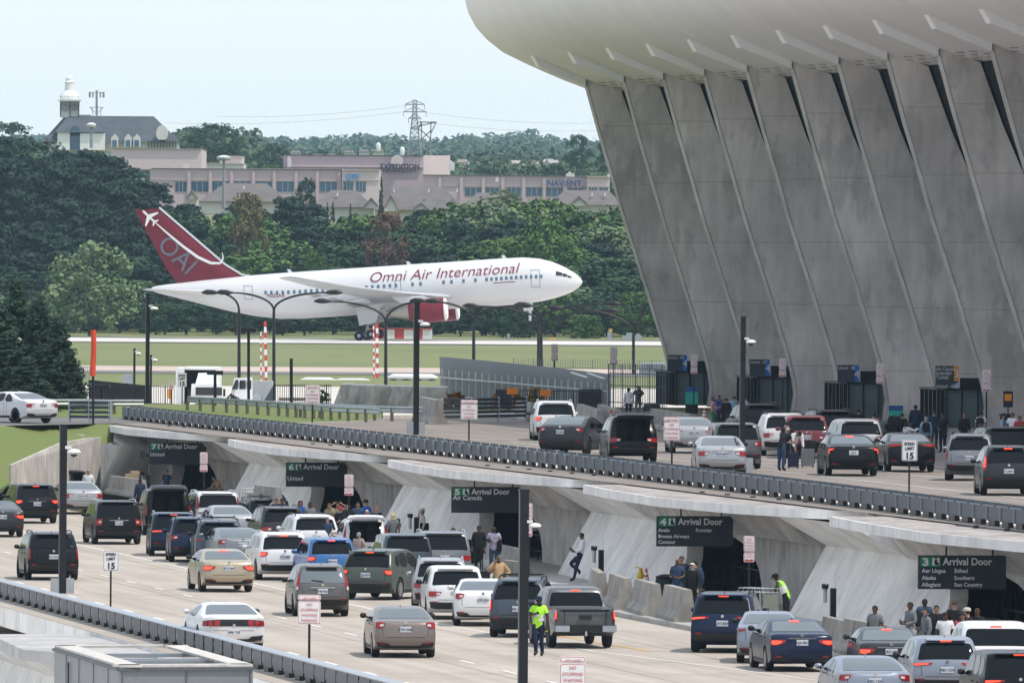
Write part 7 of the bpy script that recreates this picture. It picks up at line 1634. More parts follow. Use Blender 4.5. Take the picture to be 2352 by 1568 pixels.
# ---- lower road, from the far end to the near end
Z0 = 0.0
car('sport_utility_vehicle', 'dark SUV cut by the left edge highest up on the arrivals road', 'suv', 'navy', -16, 1110, Z0, tl='wide', plate='UXK-2210')
car('sport_utility_vehicle', 'pale roofed dark blue SUV at the left edge behind the black one', 'suv', 'bluegrey', 4, 1150, Z0, tl='wide', rails=m_chrome)
car('sport_utility_vehicle', 'dark grey SUV with lit high brake lamp behind the black SUV at left', 'suv', 'darkgrey', 20, 1168, Z0, tl='low', brk=True, lit=True)
car('sport_utility_vehicle', 'black SUV with lit angular lamps right of the left edge sedan', 'suv', 'black', 78, 1201, Z0, tl='low', lit=True, brk=True, chrome=True, plate='UBF-4409', head=2)
car('sedan_car', 'dark grey sedan cut off by the left edge of the picture', 'sedan', 'darkgrey', 0, 1232, Z0, tl='wide', lit=True, plate='TRT-5580')
car('sport_utility_vehicle', 'dark SUV with raised tailgate behind the silver sedan at left', 'suv', 'darkgrey', 152, 1170, Z0, open_=True, tl='wide')
car('sedan_car', 'silver sedan behind the leftmost black camera pole', 'sedan', 'silver', 184, 1180, Z0, tl='wide', plate='UHC-9907', head=1)
car('sport_utility_vehicle', 'black boxy SUV with chrome bar behind the tall open van', 'boxsuv', 'black', 266, 1249, Z0, tl='block', chrome=True, plate='TXU-8965', rim=3, rails=m_chrome, scale=.97)
car('sport_utility_vehicle', 'very large black SUV with raised tailgate and blue flashing lights', 'boxsuv', 'black', 382, 1228, Z0, open_=True, tl='vert', tall=1.06, head=-3)
car('sport_utility_vehicle', 'white roofed large SUV with wide dark rear window beside the open one', 'boxsuv', 'white', 494, 1228, Z0, tl='tall', rails=m_chrome, wiper=True)
car('sedan_car', 'pale silver sedan mostly hidden behind the dark SUVs', 'sedan', 'silver', 530, 1243, Z0, tl='wide')
car('sport_utility_vehicle', 'black SUV with roof bars left of the people at door 6', 'boxsuv', 'black', 612, 1240, Z0, tl='wide', rails=m_plast, bars=True, head=2, scale=.94)
car('sport_utility_vehicle', 'dark SUV in front of the roof barred black one', 'suv', 'darkgrey', 645, 1262, Z0, tl='wide', rails=m_plast)
car('sport_utility_vehicle', 'dark blue SUV with chrome roof rails and thin lit lamps', 'boxsuv', 'navy', 397, 1276, Z0, tl='stripe', lit=True, brk=True, rails=m_chrome, head=-5, rim=1, scale=.93)
car('sport_utility_vehicle', 'deep blue compact SUV with long red lamps', 'suv', 'navy', 444, 1290, Z0, tl='low', rails=m_plast, head=-5, rim=1, plate='QWE-3317')
car('sport_utility_vehicle', 'blue-grey SUV with black roof rack behind the teardrop sedan', 'suv', 'bluegrey', 502, 1298, Z0, tl='cshape', rails=m_plast, bars=True, head=-5, rim=3)
car('sedan_car', 'dark electric saloon with huge sloping glass roof behind the beige sedan', 'fastback', 'steel', 548, 1303, Z0, tl='low', plate='EV-1187', tall=.95, head=2)
car('sport_utility_vehicle', 'white SUV with wide red lamps behind the blue one', 'suv', 'white', 718, 1283, Z0, tl='low', plate='UXB-4172', wiper=True, rails=m_plast, lower=True)
car('sport_utility_vehicle', 'white SUV with lit V shaped lamps and chrome lower bumper', 'suv', 'white', 646, 1331, Z0, tl='low', lit=True, brk=True, chrome=False, plate='TCT-6805', rails=m_white, rim=2)
car('sedan_car', 'beige saloon with triangular red lamps', 'sedan', 'beige', 517, 1358, Z0, tl='wide', brk=True, lit=True, plate='XTC-3649', lower=False, rim=1)
car('sport_utility_vehicle', 'old black SUV beside the leftmost black pole', 'suv', 'black', 117, 1331, Z0, tl='vert', plate='AKT-9021', rails=m_plast, head=-1, wiper=True)
car('sports_coupe', 'white low coupe with black panel between its tail lamps', 'coupe', 'white', 527, 1492, Z0, tl='bar', plate='6FM 7130', rim=3, lower=False, lp=.56)
car('sport_utility_vehicle', 'white SUV with raised tailgate being loaded', 'hatch', 'white', 835, 1292, Z0, open_=True, tl='tall', head=-4)
car('sport_utility_vehicle', 'bright blue SUV between the white and the green ones', 'suv', 'blue', 756, 1340, Z0, tl='low', lit=True, brk=True, scale=.96, wiper=True, plate='VBN-5512')
car('sport_utility_vehicle', 'brown-grey compact SUV with tall red lamps flanking its window', 'hatch', 'brown', 735, 1414, Z0, tl='tall', plate='THB-9561', glass=m_rglass, chrome=True, wiper=True, head=-3)
car('sport_utility_vehicle', 'sage green SUV turned to show its right side', 'suv', 'green', 859, 1376, Z0, tl='low', lit=True, brk=True, plate='LJE-7979', head=-26, rim=2, wiper=True)
car('minivan', 'blue-grey van roof behind the green SUV', 'boxsuv', 'bluegrey', 930, 1335, Z0, tl='wide', scale=.95, head=-2)
car('sport_utility_vehicle', 'grey large SUV with wide dark window and red lamps', 'boxsuv', 'steel', 1016, 1335, Z0, tl='wide', chrome=True, rails=m_chrome, plate='WRT-4410', head=-4)
car('sport_utility_vehicle', 'silver SUV partly hidden by the white one with chrome exhausts', 'suv', 'silver', 1012, 1400, Z0, tl='wide', head=-8, rails=m_chrome)
car('sport_utility_vehicle', 'white SUV with chrome exhaust trims right of the green one', 'suv', 'white', 1044, 1421, Z0, tl='wide', plate='TXL-8810', head=-5, wiper=True, rim=3)
car('sedan_car', 'white saloon beside the dark square SUV', 'sedan', 'white', 1108, 1436, Z0, tl='low', head=-8, plate='UYE-2254', lower=False, rim=0)
car('sport_utility_vehicle', 'dark blue square SUV partly behind the thick black pole', 'hatch', 'bluegrey', 1195, 1462, Z0, tl='vert', lit=True, head=-14, rails=m_plast, bars=True, rim=0, tall=1.05, scale=1.02)
car('pickup_truck', 'grey pickup truck with lit lamps beside the yellow vested officer', 'pickup', 'grey', 1330, 1486, Z0, tl='vert', lit=True, brk=True, plate='CY-8021', pm=m_py, hitch=True, rim=0)
car('sedan_car', 'taupe saloon alone in the middle lane', 'sedan', 'taupe', 925, 1508, Z0, tl='low', plate='T2W-3386', head=-4, rim=0)
car('sport_utility_vehicle', 'dark navy SUV with lit lamps beside the concrete barriers', 'suv', 'navy', 1664, 1497, Z0, tl='slim', lit=True, brk=True, plate='UAT-8329', head=-14, rim=0, rails=m_plast, wiper=True, scale=1.04)
car('sedan_car', 'silver-blue saloon behind the navy saloon', 'sedan', 'silverblue', 1765, 1521, Z0, tl='cshape', head=-10, rim=3, plate='JKR-3341')
car('sedan_car', 'navy saloon with winged chrome strip and lit lamps', 'sedan', 'navy', 1830, 1540, Z0, tl='wide', lit=True, brk=True, chrome=True, plate='UJA-7831', head=-2, rim=1)
car('sedan_car', 'dark blue-green saloon half hidden by the silver roof', 'sedan', 'darkgrey', 2040, 1562, Z0, tl='wide', lit=True, brk=True, chrome=True, head=-6, plate='UKZ-2001')
car('electric_car', 'pale blue smooth roofed car cut by the bottom edge', 'fastback', 'silverblue', 1998, 1640, Z0, tl='low', tall=.95, head=-3)
car('electric_car', 'angular grey hatchback with square lit pixel lamps', 'hatch', 'silverblue', 2166, 1606, Z0, tl='slim', lit=True, brk=True, head=-5, tall=.96, scale=1.04)
car('pickup_truck', 'white pickup truck at the right bottom corner', 'pickup', 'white', 2296, 1603, Z0, tl='vert', brk=True, lit=True, head=-4, scale=1.08, tall=1.04)
car('sport_utility_vehicle', 'black SUV cut by the right bottom corner', 'boxsuv', 'black', 2330, 1652, Z0, tl='slim', lit=True, brk=True, head=-3, tall=1.0, scale=.97)
# ---- upper road and the ramp
ZU_ = ZU + .005
car('sedan_car', 'white saloon on the ramp at the far left', 'sedan', 'white', 72, 971, ZU_, tl='wide', plate='TNR-3210', head=26, rim=0)
car('sport_utility_vehicle', 'white SUV with amber lit lamps on the upper road', 'suv', 'white', 1274, 1011, ZU_, tl='low', lit=True, rails=m_chrome, head=-6, chrome=True)
car('electric_car', 'dark grey electric crossover turned to show its right side', 'fastback', 'darkgrey', 1300, 1046, ZU_, tl='low', head=-24, plate='TAE-3962', tall=1.02, rim=3)
car('sport_utility_vehicle', 'black SUV with empty cargo space under its raised tailgate', 'suv', 'black', 1450, 1060, ZU_, open_=True, tl='wide', head=-4, rim=0, scale=1.03)
car('sedan_car', 'grey saloon behind the no stopping sign on the upper road', 'sedan', 'silver', 1590, 1040, ZU_, tl='wide', head=-6)
car('minivan', 'grey people carrier behind the silver saloon on the upper road', 'boxsuv', 'grey', 1688, 1076, ZU_, tl='low', head=-5, rim=0, scale=.96)
car('sedan_car', 'bright silver saloon in front of the grey people carrier', 'sedan', 'silver', 1655, 1093, ZU_, tl='wide', chrome=True, head=-7, plate='UCR-6691', rim=1)
car('sport_utility_vehicle', 'black SUV by the kerb behind the tall pole on the upper road', 'suv', 'black', 1745, 1018, ZU_, tl='wide', rails=m_plast)
car('sport_utility_vehicle', 'white SUV with roof rack beside the red one', 'suv', 'white', 1800, 1046, ZU_, tl='wide', rails=m_plast, bars=True, head=-6)
car('sport_utility_vehicle', 'dark red SUV behind the two men with suitcases', 'suv', 'red', 1850, 1052, ZU_, tl='wide', head=-8, rim=0)
car('sport_utility_vehicle', 'black SUV roof right of the dark red one', 'suv', 'black', 1912, 1036, ZU_, tl='wide', rails=m_plast)
car('sport_utility_vehicle', 'silver SUV behind the black saloon with lit lamps', 'suv', 'silver', 1970, 1062, ZU_, tl='low', wiper=True, head=-3)
car('sedan_car', 'black saloon with bright lit C shaped lamps', 'sedan', 'black', 1954, 1092, ZU_, tl='cshape', lit=True, brk=True, plate='JULY', head=-5, rim=0, scale=1.03)
car('sedan_car', 'black saloon behind the speed limit sign on the upper road', 'sedan', 'black', 2088, 1083, ZU_, tl='slim', head=-5, scale=1.0)
car('sport_utility_vehicle', 'silver compact SUV at the right of the upper road', 'hatch', 'steel', 2228, 1103, ZU_, tl='vert', head=-13, rim=0, rails=m_plast, chrome=True, plate='UKA-3312')
car('sport_utility_vehicle', 'black SUV behind the silver compact one at right', 'boxsuv', 'black', 2310, 1092, ZU_, tl='vert', rails=m_plast, head=-3)
car('estate_car', 'dark grey estate with tall red lamps cut by the right edge', 'hatch', 'darkgrey', 2312, 1137, ZU_, tl='tall', lit=True, brk=True, head=-7, plate='7C-8407')
# ================================================================ people
BASEJ = dict(pel=(0, 0, .96), spi=(0, 0, 1.12), che=(0, .0, 1.30), nek=(0, -.01, 1.46), hdb=(0, .0, 1.54), hdm=(0, .015, 1.63), hdt=(0, .0, 1.71),
             rsh=(.17, -.01, 1.41), rel=(.235, -.03, 1.14), rwr=(.235, .06, .90), rha=(.232, .08, .83), lsh=(-.17, -.01, 1.41), lel=(-.235, -.03, 1.14), lwr=(-.235, .06, .90), lha=(-.232, .08, .83),
             rhi=(.09, 0, .90), rkn=(.10, .02, .50), ran=(.10, -.02, .09), rto=(.12, .13, .045), lhi=(-.09, 0, .90), lkn=(-.10, .02, .50), lan=(-.10, -.02, .09), lto=(-.12, .13, .045))
RAD = dict(pel=(.155, .115), spi=(.135, .10), che=(.165, .115), nek=(.058, .058), hdb=(.062, .07), hdm=(.082, .10), hdt=(.055, .07), rsh=(.072, .072), rel=(.045, .045), rwr=(.029, .029), rha=(.038, .022), rhi=(.098, .10), rkn=(.062, .062), ran=(.043, .045), rto=(.042, .03))
for k in list(RAD):
    if k[0] == 'r': RAD['l' + k[1:]] = RAD[k]
BONES = [('pel', 'spi'), ('spi', 'che'), ('che', 'nek'), ('nek', 'hdb'), ('hdb', 'hdm'), ('hdm', 'hdt'), ('che', 'rsh'), ('rsh', 'rel'), ('rel', 'rwr'), ('rwr', 'rha'), ('che', 'lsh'), ('lsh', 'lel'), ('lel', 'lwr'), ('lwr', 'lha'), ('pel', 'rhi'), ('rhi', 'rkn'), ('rkn', 'ran'), ('ran', 'rto'), ('pel', 'lhi'), ('lhi', 'lkn'), ('lkn', 'lan'), ('lan', 'lto')]
POSES = {
 'stand': {}, 'phone_ear': dict(rel=(.31, .05, 1.20), rwr=(.17, .12, 1.47), rha=(.13, .10, 1.55)),
 'phone_low': dict(rel=(.24, -.02, 1.16), rwr=(.13, .24, 1.10), rha=(.08, .29, 1.14), lel=(-.24, -.02, 1.16), lwr=(-.11, .24, 1.08), lha=(-.05, .29, 1.12)),
 'one_hand': dict(rel=(.25, .0, 1.15), rwr=(.15, .25, 1.14), rha=(.10, .31, 1.18)),
 'hips': dict(rel=(.40, -.06, 1.18), rwr=(.20, .06, 1.02), rha=(.15, .10, .99), lel=(-.40, -.06, 1.18), lwr=(-.20, .06, 1.02), lha=(-.15, .10, .99)),
 'jacket_phone': dict(rel=(.33, .03, 1.22), rwr=(.16, .15, 1.45), rha=(.12, .12, 1.53), lel=(-.42, -.04, 1.17), lwr=(-.22, .06, 1.02), lha=(-.17, .10, .99)),
 'head_hands': dict(rel=(.43, .02, 1.50), rwr=(.18, .05, 1.64), rha=(.12, .03, 1.68), lel=(-.43, .02, 1.50), lwr=(-.18, .05, 1.64), lha=(-.12, .03, 1.68)),
 'fold': dict(rel=(.27, .02, 1.16), rwr=(.0, .22, 1.18), rha=(-.08, .22, 1.20), lel=(-.27, .02, 1.16), lwr=(.02, .20, 1.12), lha=(.10, .21, 1.12)),
 'point': dict(rel=(.32, .22, 1.30), rwr=(.38, .42, 1.42), rha=(.40, .49, 1.46)),
 'walk': dict(rkn=(.10, .20, .52), ran=(.10, .22, .12), rto=(.11, .37, .07), lkn=(-.10, -.06, .50), lan=(-.10, -.30, .14), lto=(-.11, -.18, .05), rwr=(.23, -.10, .92), rha=(.23, -.12, .85), lwr=(-.22, .20, .95), lha=(-.21, .24, .89)),
 'bend': dict(spi=(0, .12, 1.10), che=(0, .33, 1.22), nek=(0, .50, 1.26), hdb=(0, .57, 1.27), hdm=(0, .66, 1.27), hdt=(0, .74, 1.27), rsh=(.17, .40, 1.22), rel=(.20, .46, .95), rwr=(.18, .58, .74), rha=(.17, .61, .68), lsh=(-.17, .40, 1.22), lel=(-.20, .46, .95), lwr=(-.18, .58, .74), lha=(-.17, .61, .68)),
 'lean_fwd': dict(spi=(0, .06, 1.11), che=(0, .18, 1.27), nek=(0, .28, 1.38), hdb=(0, .33, 1.45), hdm=(0, .37, 1.52), hdt=(0, .39, 1.60), rsh=(.17, .22, 1.33), rel=(.22, .34, 1.10), rwr=(.16, .55, 1.05), rha=(.14, .62, 1.05), lsh=(-.17, .22, 1.33), lel=(-.22, .34, 1.10), lwr=(-.16, .55, 1.05), lha=(-.14, .62, 1.05)),
 'wall_lean': dict(pel=(0, -.10, .95), spi=(0, -.15, 1.12), che=(0, -.20, 1.30), nek=(0, -.20, 1.46), hdb=(0, -.17, 1.54), hdm=(0, -.15, 1.63), hdt=(0, -.16, 1.71), rsh=(.17, -.20, 1.41), lsh=(-.17, -.20, 1.41), rel=(.22, -.14, 1.14), rwr=(.14, .12, 1.08), rha=(.10, .19, 1.12), lel=(-.22, -.16, 1.13), lwr=(-.14, .06, 1.04), lha=(-.10, .13, 1.06), rhi=(.09, -.09, .89), lhi=(-.09, -.09, .89), rkn=(.11, .24, .62), ran=(.10, -.10, .35), rto=(.11, -.08, .26), lkn=(-.10, .02, .50), lan=(-.10, .10, .09), lto=(-.11, .25, .045)),
 'officer': dict(rel=(.27, .04, 1.18), rwr=(.05, .26, 1.24), rha=(-.03, .29, 1.26), lel=(-.26, -.02, 1.14), lwr=(-.24, .08, .91), lha=(-.235, .10, .84), rkn=(.07, .14, .52), ran=(.05, .10, .11), rto=(.06, .25, .06), lkn=(-.08, .0, .50), lan=(-.08, -.12, .10), lto=(-.09, .03, .045)),
 'crouch': dict(spi=(0, .10, 1.05), che=(0, .26, 1.18), nek=(0, .40, 1.24), hdb=(0, .46, 1.26), hdm=(0, .53, 1.26), hdt=(0, .60, 1.24), rsh=(.17, .32, 1.20), lsh=(-.17, .32, 1.20), rel=(.22, .38, .96), rwr=(.10, .56, 1.02), rha=(.06, .60, 1.06), lel=(-.22, .38, .96), lwr=(-.10, .56, 1.02), lha=(-.06, .60, 1.06)),
 'camera': dict(rel=(.30, .10, 1.25), rwr=(.16, .22, 1.45), rha=(.12, .24, 1.52), lel=(-.28, .10, 1.18), lwr=(-.12, .26, 1.32), lha=(-.06, .28, 1.36)),
 'counter': dict(rel=(.27, .05, 1.14), rwr=(.30, .28, 1.02), rha=(.31, .35, 1.0), lel=(-.27, .05, 1.14), lwr=(-.30, .28, 1.02), lha=(-.31, .35, 1.0))}
PB_ = {}
def prep_pose(pose):
    J = {k: Vector(v) for k, v in BASEJ.items()}; J.update({k: Vector(v) for k, v in POSES[pose].items()})
    names = list(J); idx = {n: i for i, n in enumerate(names)}; vs = [tuple(J[n]) for n in names]; rad = [RAD[n] for n in names]; ed = [(idx[a], idx[b]) for a, b in BONES]
    for s in 'rl':      # palm and five fingers
        w, h = J[s + 'wr'], J[s + 'ha']; d = (h - w).normalized(); side = d.cross(Vector((0, 1, .3))).normalized() if abs(d.y) < .8 else Vector((1, 0, 0)); nn = d.cross(side); sg = 1 if s == 'r' else -1
        for f, (off, l) in enumerate(((-.030, .060), (-.011, .072), (.010, .068), (.030, .052))):
            a = h + side * off * .6; k = len(vs); vs += [tuple(a + side * off * .4 + d * .035), tuple(a + side * off * .6 + d * (.035 + l * .55) + nn * .012), tuple(a + side * off * .6 + d * (.035 + l) + nn * .030)]; rad += [(.010, .010), (.009, .009), (.007, .007)]; ed += [(idx[s + 'ha'], k), (k, k + 1), (k + 1, k + 2)]
        k = len(vs); vs += [tuple(h - d * .015 + side * -.042 * sg + nn * .015), tuple(h + d * .022 + side * -.058 * sg + nn * .028)]; rad += [(.012, .012), (.009, .009)]; ed += [(idx[s + 'ha'], k), (k, k + 1)]
    me = bpy.data.meshes.new('b'); me.from_pydata(vs, ed, []); o = bpy.data.objects.new('b', me); COL.objects.link(o)
    sk = o.modifiers.new('s', 'SKIN'); sk.use_smooth_shade = True; sub = o.modifiers.new('u', 'SUBSURF'); sub.levels = 1; sub.render_levels = 1
    if not me.skin_vertices: bm = bmesh.new(); bm.from_mesh(me); bm.verts.layers.skin.verify(); bm.to_mesh(me); bm.free()
    for i, sv in enumerate(me.skin_vertices[0].data): sv.radius = rad[i]; sv.use_root = (i == idx['pel'])
    return o, J
PRE = {p: prep_pose(p) for p in POSES}
DG = bpy.context.evaluated_depsgraph_get()
PRE = {p: (o, J, bpy.data.meshes.new_from_object(o.evaluated_get(DG), depsgraph=DG)) for p, (o, J) in PRE.items()}
for p in PRE: bpy.data.objects.remove(PRE[p][0])
def body_of(pose):
    if pose in PB_: return PB_[pose]
    _, J, bme = PRE[pose]
    # nose and ears are grown onto the same mesh
    hc = J['hdm']; up = (J['hdt'] - J['hdb']).normalized(); fwv = Vector((0, 1, 0)); fwv = (fwv - up * fwv.dot(up)).normalized() if abs(up.y) < .9 else Vector((0, 0, -1)); sd = up.cross(fwv)
    bm = bmesh.new(); bm.from_mesh(bme)
    def tri(pts, fs): v_ = [bm.verts.new(p) for p in pts]; [bm.faces.new([v_[i] for i in f]) for f in fs]
    c = hc + fwv * .088 - up * .012; tri([c + up * .03, c - up * .018 + sd * .017, c - up * .018 - sd * .017, c - up * .014 + fwv * .028], [(0, 1, 3), (0, 3, 2), (1, 2, 3)])
    for s in (-1, 1): c = hc + sd * s * .080 - up * .01; tri([c + up * .03, c - up * .03, c + sd * s * .018 - fwv * .02, c + up * .005 + fwv * .012], [(0, 1, 2), (0, 3, 1), (0, 2, 3)])
    bmesh.ops.recalc_face_normals(bm, faces=bm.faces); bm.to_mesh(bme); smooth_by_angle(bme, 70)
    # classify faces by nearest bone
    bon = [(a, b, J[a], J[b]) for a, b in BONES]; info = []
    for f in bm.faces:
        c = f.calc_center_median(); best = None
        for a, b, A, B in bon:
            ab = B - A; t = max(0, min(1, (c - A).dot(ab) / ab.length_squared)); d = (c - A - ab * t).length / (RAD[a][0] * (1 - t) + RAD[b][0] * t)
            if best is None or d < best[0]: best = (d, a, b, t)
        info.append((best[1], best[2], best[3], c.copy(), f.normal.copy()))
    PB_[pose] = (bme, bm, info, J, (hc, up, fwv, sd), {}); return PB_[pose]
def garment(pose, kind, off):
    bme, bm, info, J, H, cache = body_of(pose)
    if (kind, off) in cache: return cache[(kind, off)]
    hc, up, fwv, sd = H
    def keep(i):
        a, b, t, c, n = info[i]; arm = b[1:] in ('el', 'wr', 'ha'); leg = b[1:] in ('kn', 'an', 'to', 'hi'); tor = (a, b) in (('pel', 'spi'), ('spi', 'che'), ('che', 'nek')) or b[1:] == 'sh'
        if kind in ('short', 'long', 'vest'):
            if (a, b) == ('che', 'nek'): return t < .72
            if tor: return True
            if b[1:] == 'hi': return False
            if b[1:] == 'el': return kind == 'long' or (t < (.62 if kind == 'short' else .1))
            if b[1:] == 'wr': return kind == 'long' and t < .93
            return False
        if kind in ('trousers', 'shorts'):
            if b[1:] == 'hi' or (a, b) == ('pel', 'spi') and t < .12: return True
            if b[1:] == 'kn': return True
            if b[1:] == 'an': return t < (.93 if kind == 'trousers' else .12)
            return False
        if kind == 'shoe': return b[1:] == 'to' or (b[1:] == 'an' and t > .93)
        if kind in ('hair', 'longhair'):
            q = c - hc; u_, f_ = q.dot(up), q.dot(fwv)
            if a not in ('hdb', 'hdm') and not (kind == 'longhair' and a == 'nek'): return False
            return u_ > .045 or (f_ < -.01 and u_ > -.05) or (kind == 'longhair' and f_ < .02)
        if kind == 'band': return (tor or b[1:] == 'el' and t < .5) and (1.04 < c.z < 1.09 or 1.17 < c.z < 1.22)
        return False
    ids = [i for i in range(len(info)) if keep(i)]; bm.faces.ensure_lookup_table(); mp = {}; vs = []; fs = []
    for i in ids:
        f = bm.faces[i]; q = []
        for v in f.verts:
            if v.index not in mp: mp[v.index] = len(vs); vs.append(tuple(v.co + v.normal * off))
            q.append(mp[v.index])
        fs.append(q)
    me = bpy.data.meshes.new(kind); me.from_pydata(vs, [], fs); me.update(); smooth_by_angle(me, 70); cache[(kind, off)] = me; return me
SKIN = {'light': (.42, .25, .18), 'tan': (.30, .17, .11), 'brown': (.12, .06, .035), 'dark': (.05, .026, .016)}
CL_ = {'white': (.68, .68, .70), 'black': (.010, .011, .014), 'navy': (.012, .02, .05), 'blue': (.02, .08, .35), 'denim': (.03, .055, .11), 'lightblue': (.22, .35, .50), 'grey': (.16, .17, .18), 'lightgrey': (.38, .38, .40), 'green': (.02, .20, .10), 'pink': (.60, .26, .32), 'red': (.35, .03, .05), 'tan': (.45, .30, .16), 'khaki': (.25, .20, .13), 'lime': (.45, .95, .05), 'hivis': (.38, .80, .10), 'teal': (.05, .40, .30), 'floral': (.30, .25, .22), 'striped': (.33, .30, .40), 'cream': (.55, .50, .42)}
HR = {'black': (.010, .009, .008), 'brown': (.05, .03, .018), 'blond': (.50, .40, .25), 'white': (.65, .64, .62), 'grey': (.28, .28, .28), 'fair': (.22, .13, .07), 'bald': None}
def person(label, x, ytop, face, pose='stand', top='white', sleeve='short', bot='navy', legs='trousers', skin='light', hair='black', long=False, hat=None, h=1.74, z=None, glasses=False, band=False, jacket=False, sc=1.0, bag=None, at=None, shoe='black', pz=.15, sx=1.0):
    bme, bm, info, J, (hc, up, fwv, sd), cache = body_of(pose); k = h / 1.74 * sc; zb = pz if z is None else z
    topz = max(J['hdt'].z, J['hdm'].z) + .055
    p = at if at is not None else gz(x, ytop, zb + topz * k); hd = J['hdt']; rz = math.radians(face)
    offx = Matrix.Rotation(rz, 3, 'Z') @ Vector((hd.x * k, hd.y * k, 0)); loc = Vector((p.x - offx.x, p.y - offx.y, zb))
    o = thing('person', label, 'person', loc, rz, 'people on the pavements and roads'); o.scale = (k * sx, k * sx, k)
    link('body', bme, M('skin_' + skin, SKIN[skin], .5, var=.06, scale=8), o)
    cm_ = lambda c: M('cloth_' + c, CL_[c], .85, var=.12 if c not in ('floral', 'striped') else .6, scale=5 if c not in ('floral', 'striped') else 22, bump=.3, stretch=(.1, .1, 1.6) if c == 'striped' else None)
    link('trousers' if legs == 'trousers' else 'shorts', garment(pose, legs, .012), cm_(bot), o)
    link('jacket' if jacket else 'shirt', garment(pose, sleeve, .018 if not jacket else .032), cm_(top), o)
    link('shoes', garment(pose, 'shoe', .012), M('shoe_' + shoe, (.02, .02, .02) if shoe == 'black' else (.6, .6, .6), .6), o)
    if HR[hair]: link('hair', garment(pose, 'longhair' if long else 'hair', .020 if not long else .038), M('hair_' + hair, HR[hair], .7, var=.3, scale=20), o)
    b = MB()
    for s in (-1, 1): c = hc + fwv * .097 + sd * s * .030 + up * .012; b.add([c - sd * .011 - up * .005, c + sd * .011 - up * .005, c + sd * .011 + up * .005, c - sd * .011 + up * .005], [(0, 1, 2, 3)])
    c = hc + fwv * .093 - up * .050; b.add([c - sd * .022 - up * .004, c + sd * .022 - up * .004, c + sd * .02 + up * .004, c - sd * .02 + up * .004], [(0, 1, 2, 3)]); link('eyes_and_mouth', b.mesh('eyes_and_mouth'), M('face_dark', (.05, .02, .02), .5), o)
    if glasses: b = MB(); b.beam(hc + fwv * .105 + up * .012 - sd * .062, hc + fwv * .105 + up * .012 + sd * .062, .010, .034); link('glasses', b.mesh('glasses'), m_black, o)
    if hat:
        b = MB(); Rm = Matrix((sd, fwv, up)).transposed(); rings = []
        for r, hh in ((.112, .02), (.116, .05), (.104, .09), (.07, .12), (.02, .128)): rings.append([hc + Rm @ Vector((r * .88 * math.cos(a * PI / 8), r * 1.02 * math.sin(a * PI / 8) - .005, hh)) for a in range(16)])
        b.loft(rings); br = [hc + Rm @ Vector((.085 * math.cos(a), .09 + .095 * math.sin(a), .035 - .02 * math.sin(a))) for a in [PI * q / 8 for q in range(9)]]; b.prism(br, up * .010); link('cap', b.mesh('cap', 40), cm_(hat), o)
    if band: link('reflective_band', garment(pose, 'band', .026), M('reflective', (.62, .62, .60), .4), o)
    if bag == 'backpack':
        c = (J['che'] + J['spi']) / 2 - Vector((0, .20, -.04)); b = MB(); b.loft([[c + Vector((x_ * s_, y_ * s_, z_)) for x_, y_ in ((-.15, -.09), (.15, -.09), (.16, .07), (-.16, .07))] for z_, s_ in ((-.22, .85), (-.18, 1), (.15, 1), (.22, .7))])
        q = Matrix.Rotation(rz, 4, 'Z'); bo = link('backpack', b.mesh('backpack', 50), cm_('black')); bo.location = loc; bo.rotation_euler = (0, 0, rz); bo.scale = o.scale; tag(bo, 'black backpack worn by ' + ' '.join(label.split()[:11]), 'backpack')
    if bag == 'shoulder':
        c = J['lhi'] + Vector((-.10, -.05, .1)); b = MB(); b.box(c, (.16, .34, .38)); b.beam(c + Vector((0, 0, .18)), J['lsh'] + Vector((0, 0, .06)), .03); bo = link('shoulder_bag', b.mesh('shoulder_bag'), cm_('black')); bo.location = loc; bo.rotation_euler = (0, 0, rz); bo.scale = o.scale; tag(bo, 'black shoulder bag of ' + ' '.join(label.split()[:11]), 'bag')
    return o
def ph(x, y): pass
FC = 180      # facing the viewer
person('man in white shirt and dark waistcoat by the wing wall', 203, 1076, 175, 'stand', 'white', 'long', 'navy', skin='light', hair='grey')
person('dark figure handling a camera near the left pier', 322, 1096, 30, 'one_hand', 'navy', 'long', 'black', skin='brown')
person('fair haired woman phoning above the open black SUV', 383, 1075, 140, 'phone_ear', 'denim', 'short', 'navy', hair='fair', pz=.15)
person('shadowed man pushing a trolley inside door 7', 490, 1091, 120, 'lean_fwd', 'khaki', 'long', 'black', skin='tan')
person('tallest man in dark glasses of the group left of door 6', 641, 1120, 150, 'stand', 'black', 'long', 'black', skin='dark', hair='bald', glasses=True)
person('short person in black beside the man with the dark coat at door 6', 635, 1142, 170, 'stand', 'black', 'long', 'black', skin='tan', h=1.66)
person('man with dark coat and light shirt left of door 6', 648, 1141, 190, 'stand', 'navy', 'long', 'black', skin='brown', jacket=True)
person('woman in blue top and black cardigan by the bin', 690, 1147, 165, 'hips', 'blue', 'short', 'black', skin='tan', hair='brown', long=True)
person('man with both hands raised to his head', 776, 1150, 170, 'head_hands', 'khaki', 'short', 'khaki', 'shorts', skin='tan')
person('man in dark jacket and orange cap', 781, 1161, 195, 'one_hand', 'black', 'long', 'lightgrey', skin='light', hat='red')
person('child in blue shirt behind the white SUV', 752, 1187, 160, 'stand', 'denim', 'short', 'navy', skin='light', hair='brown', h=1.45)
person('man in blue shirt and black cap at door 6', 841, 1146, 130, 'stand', 'blue', 'short', 'navy', hat='black', hair='brown')
person('white haired woman above the raised white tailgate', 843, 1168, 178, 'stand', 'white', 'short', 'lightgrey', hair='white', h=1.62)
person('tall young man in navy shirt walking', 864, 1159, 185, 'walk', 'navy', 'short', 'grey', 'shorts', hair='fair', h=1.84)
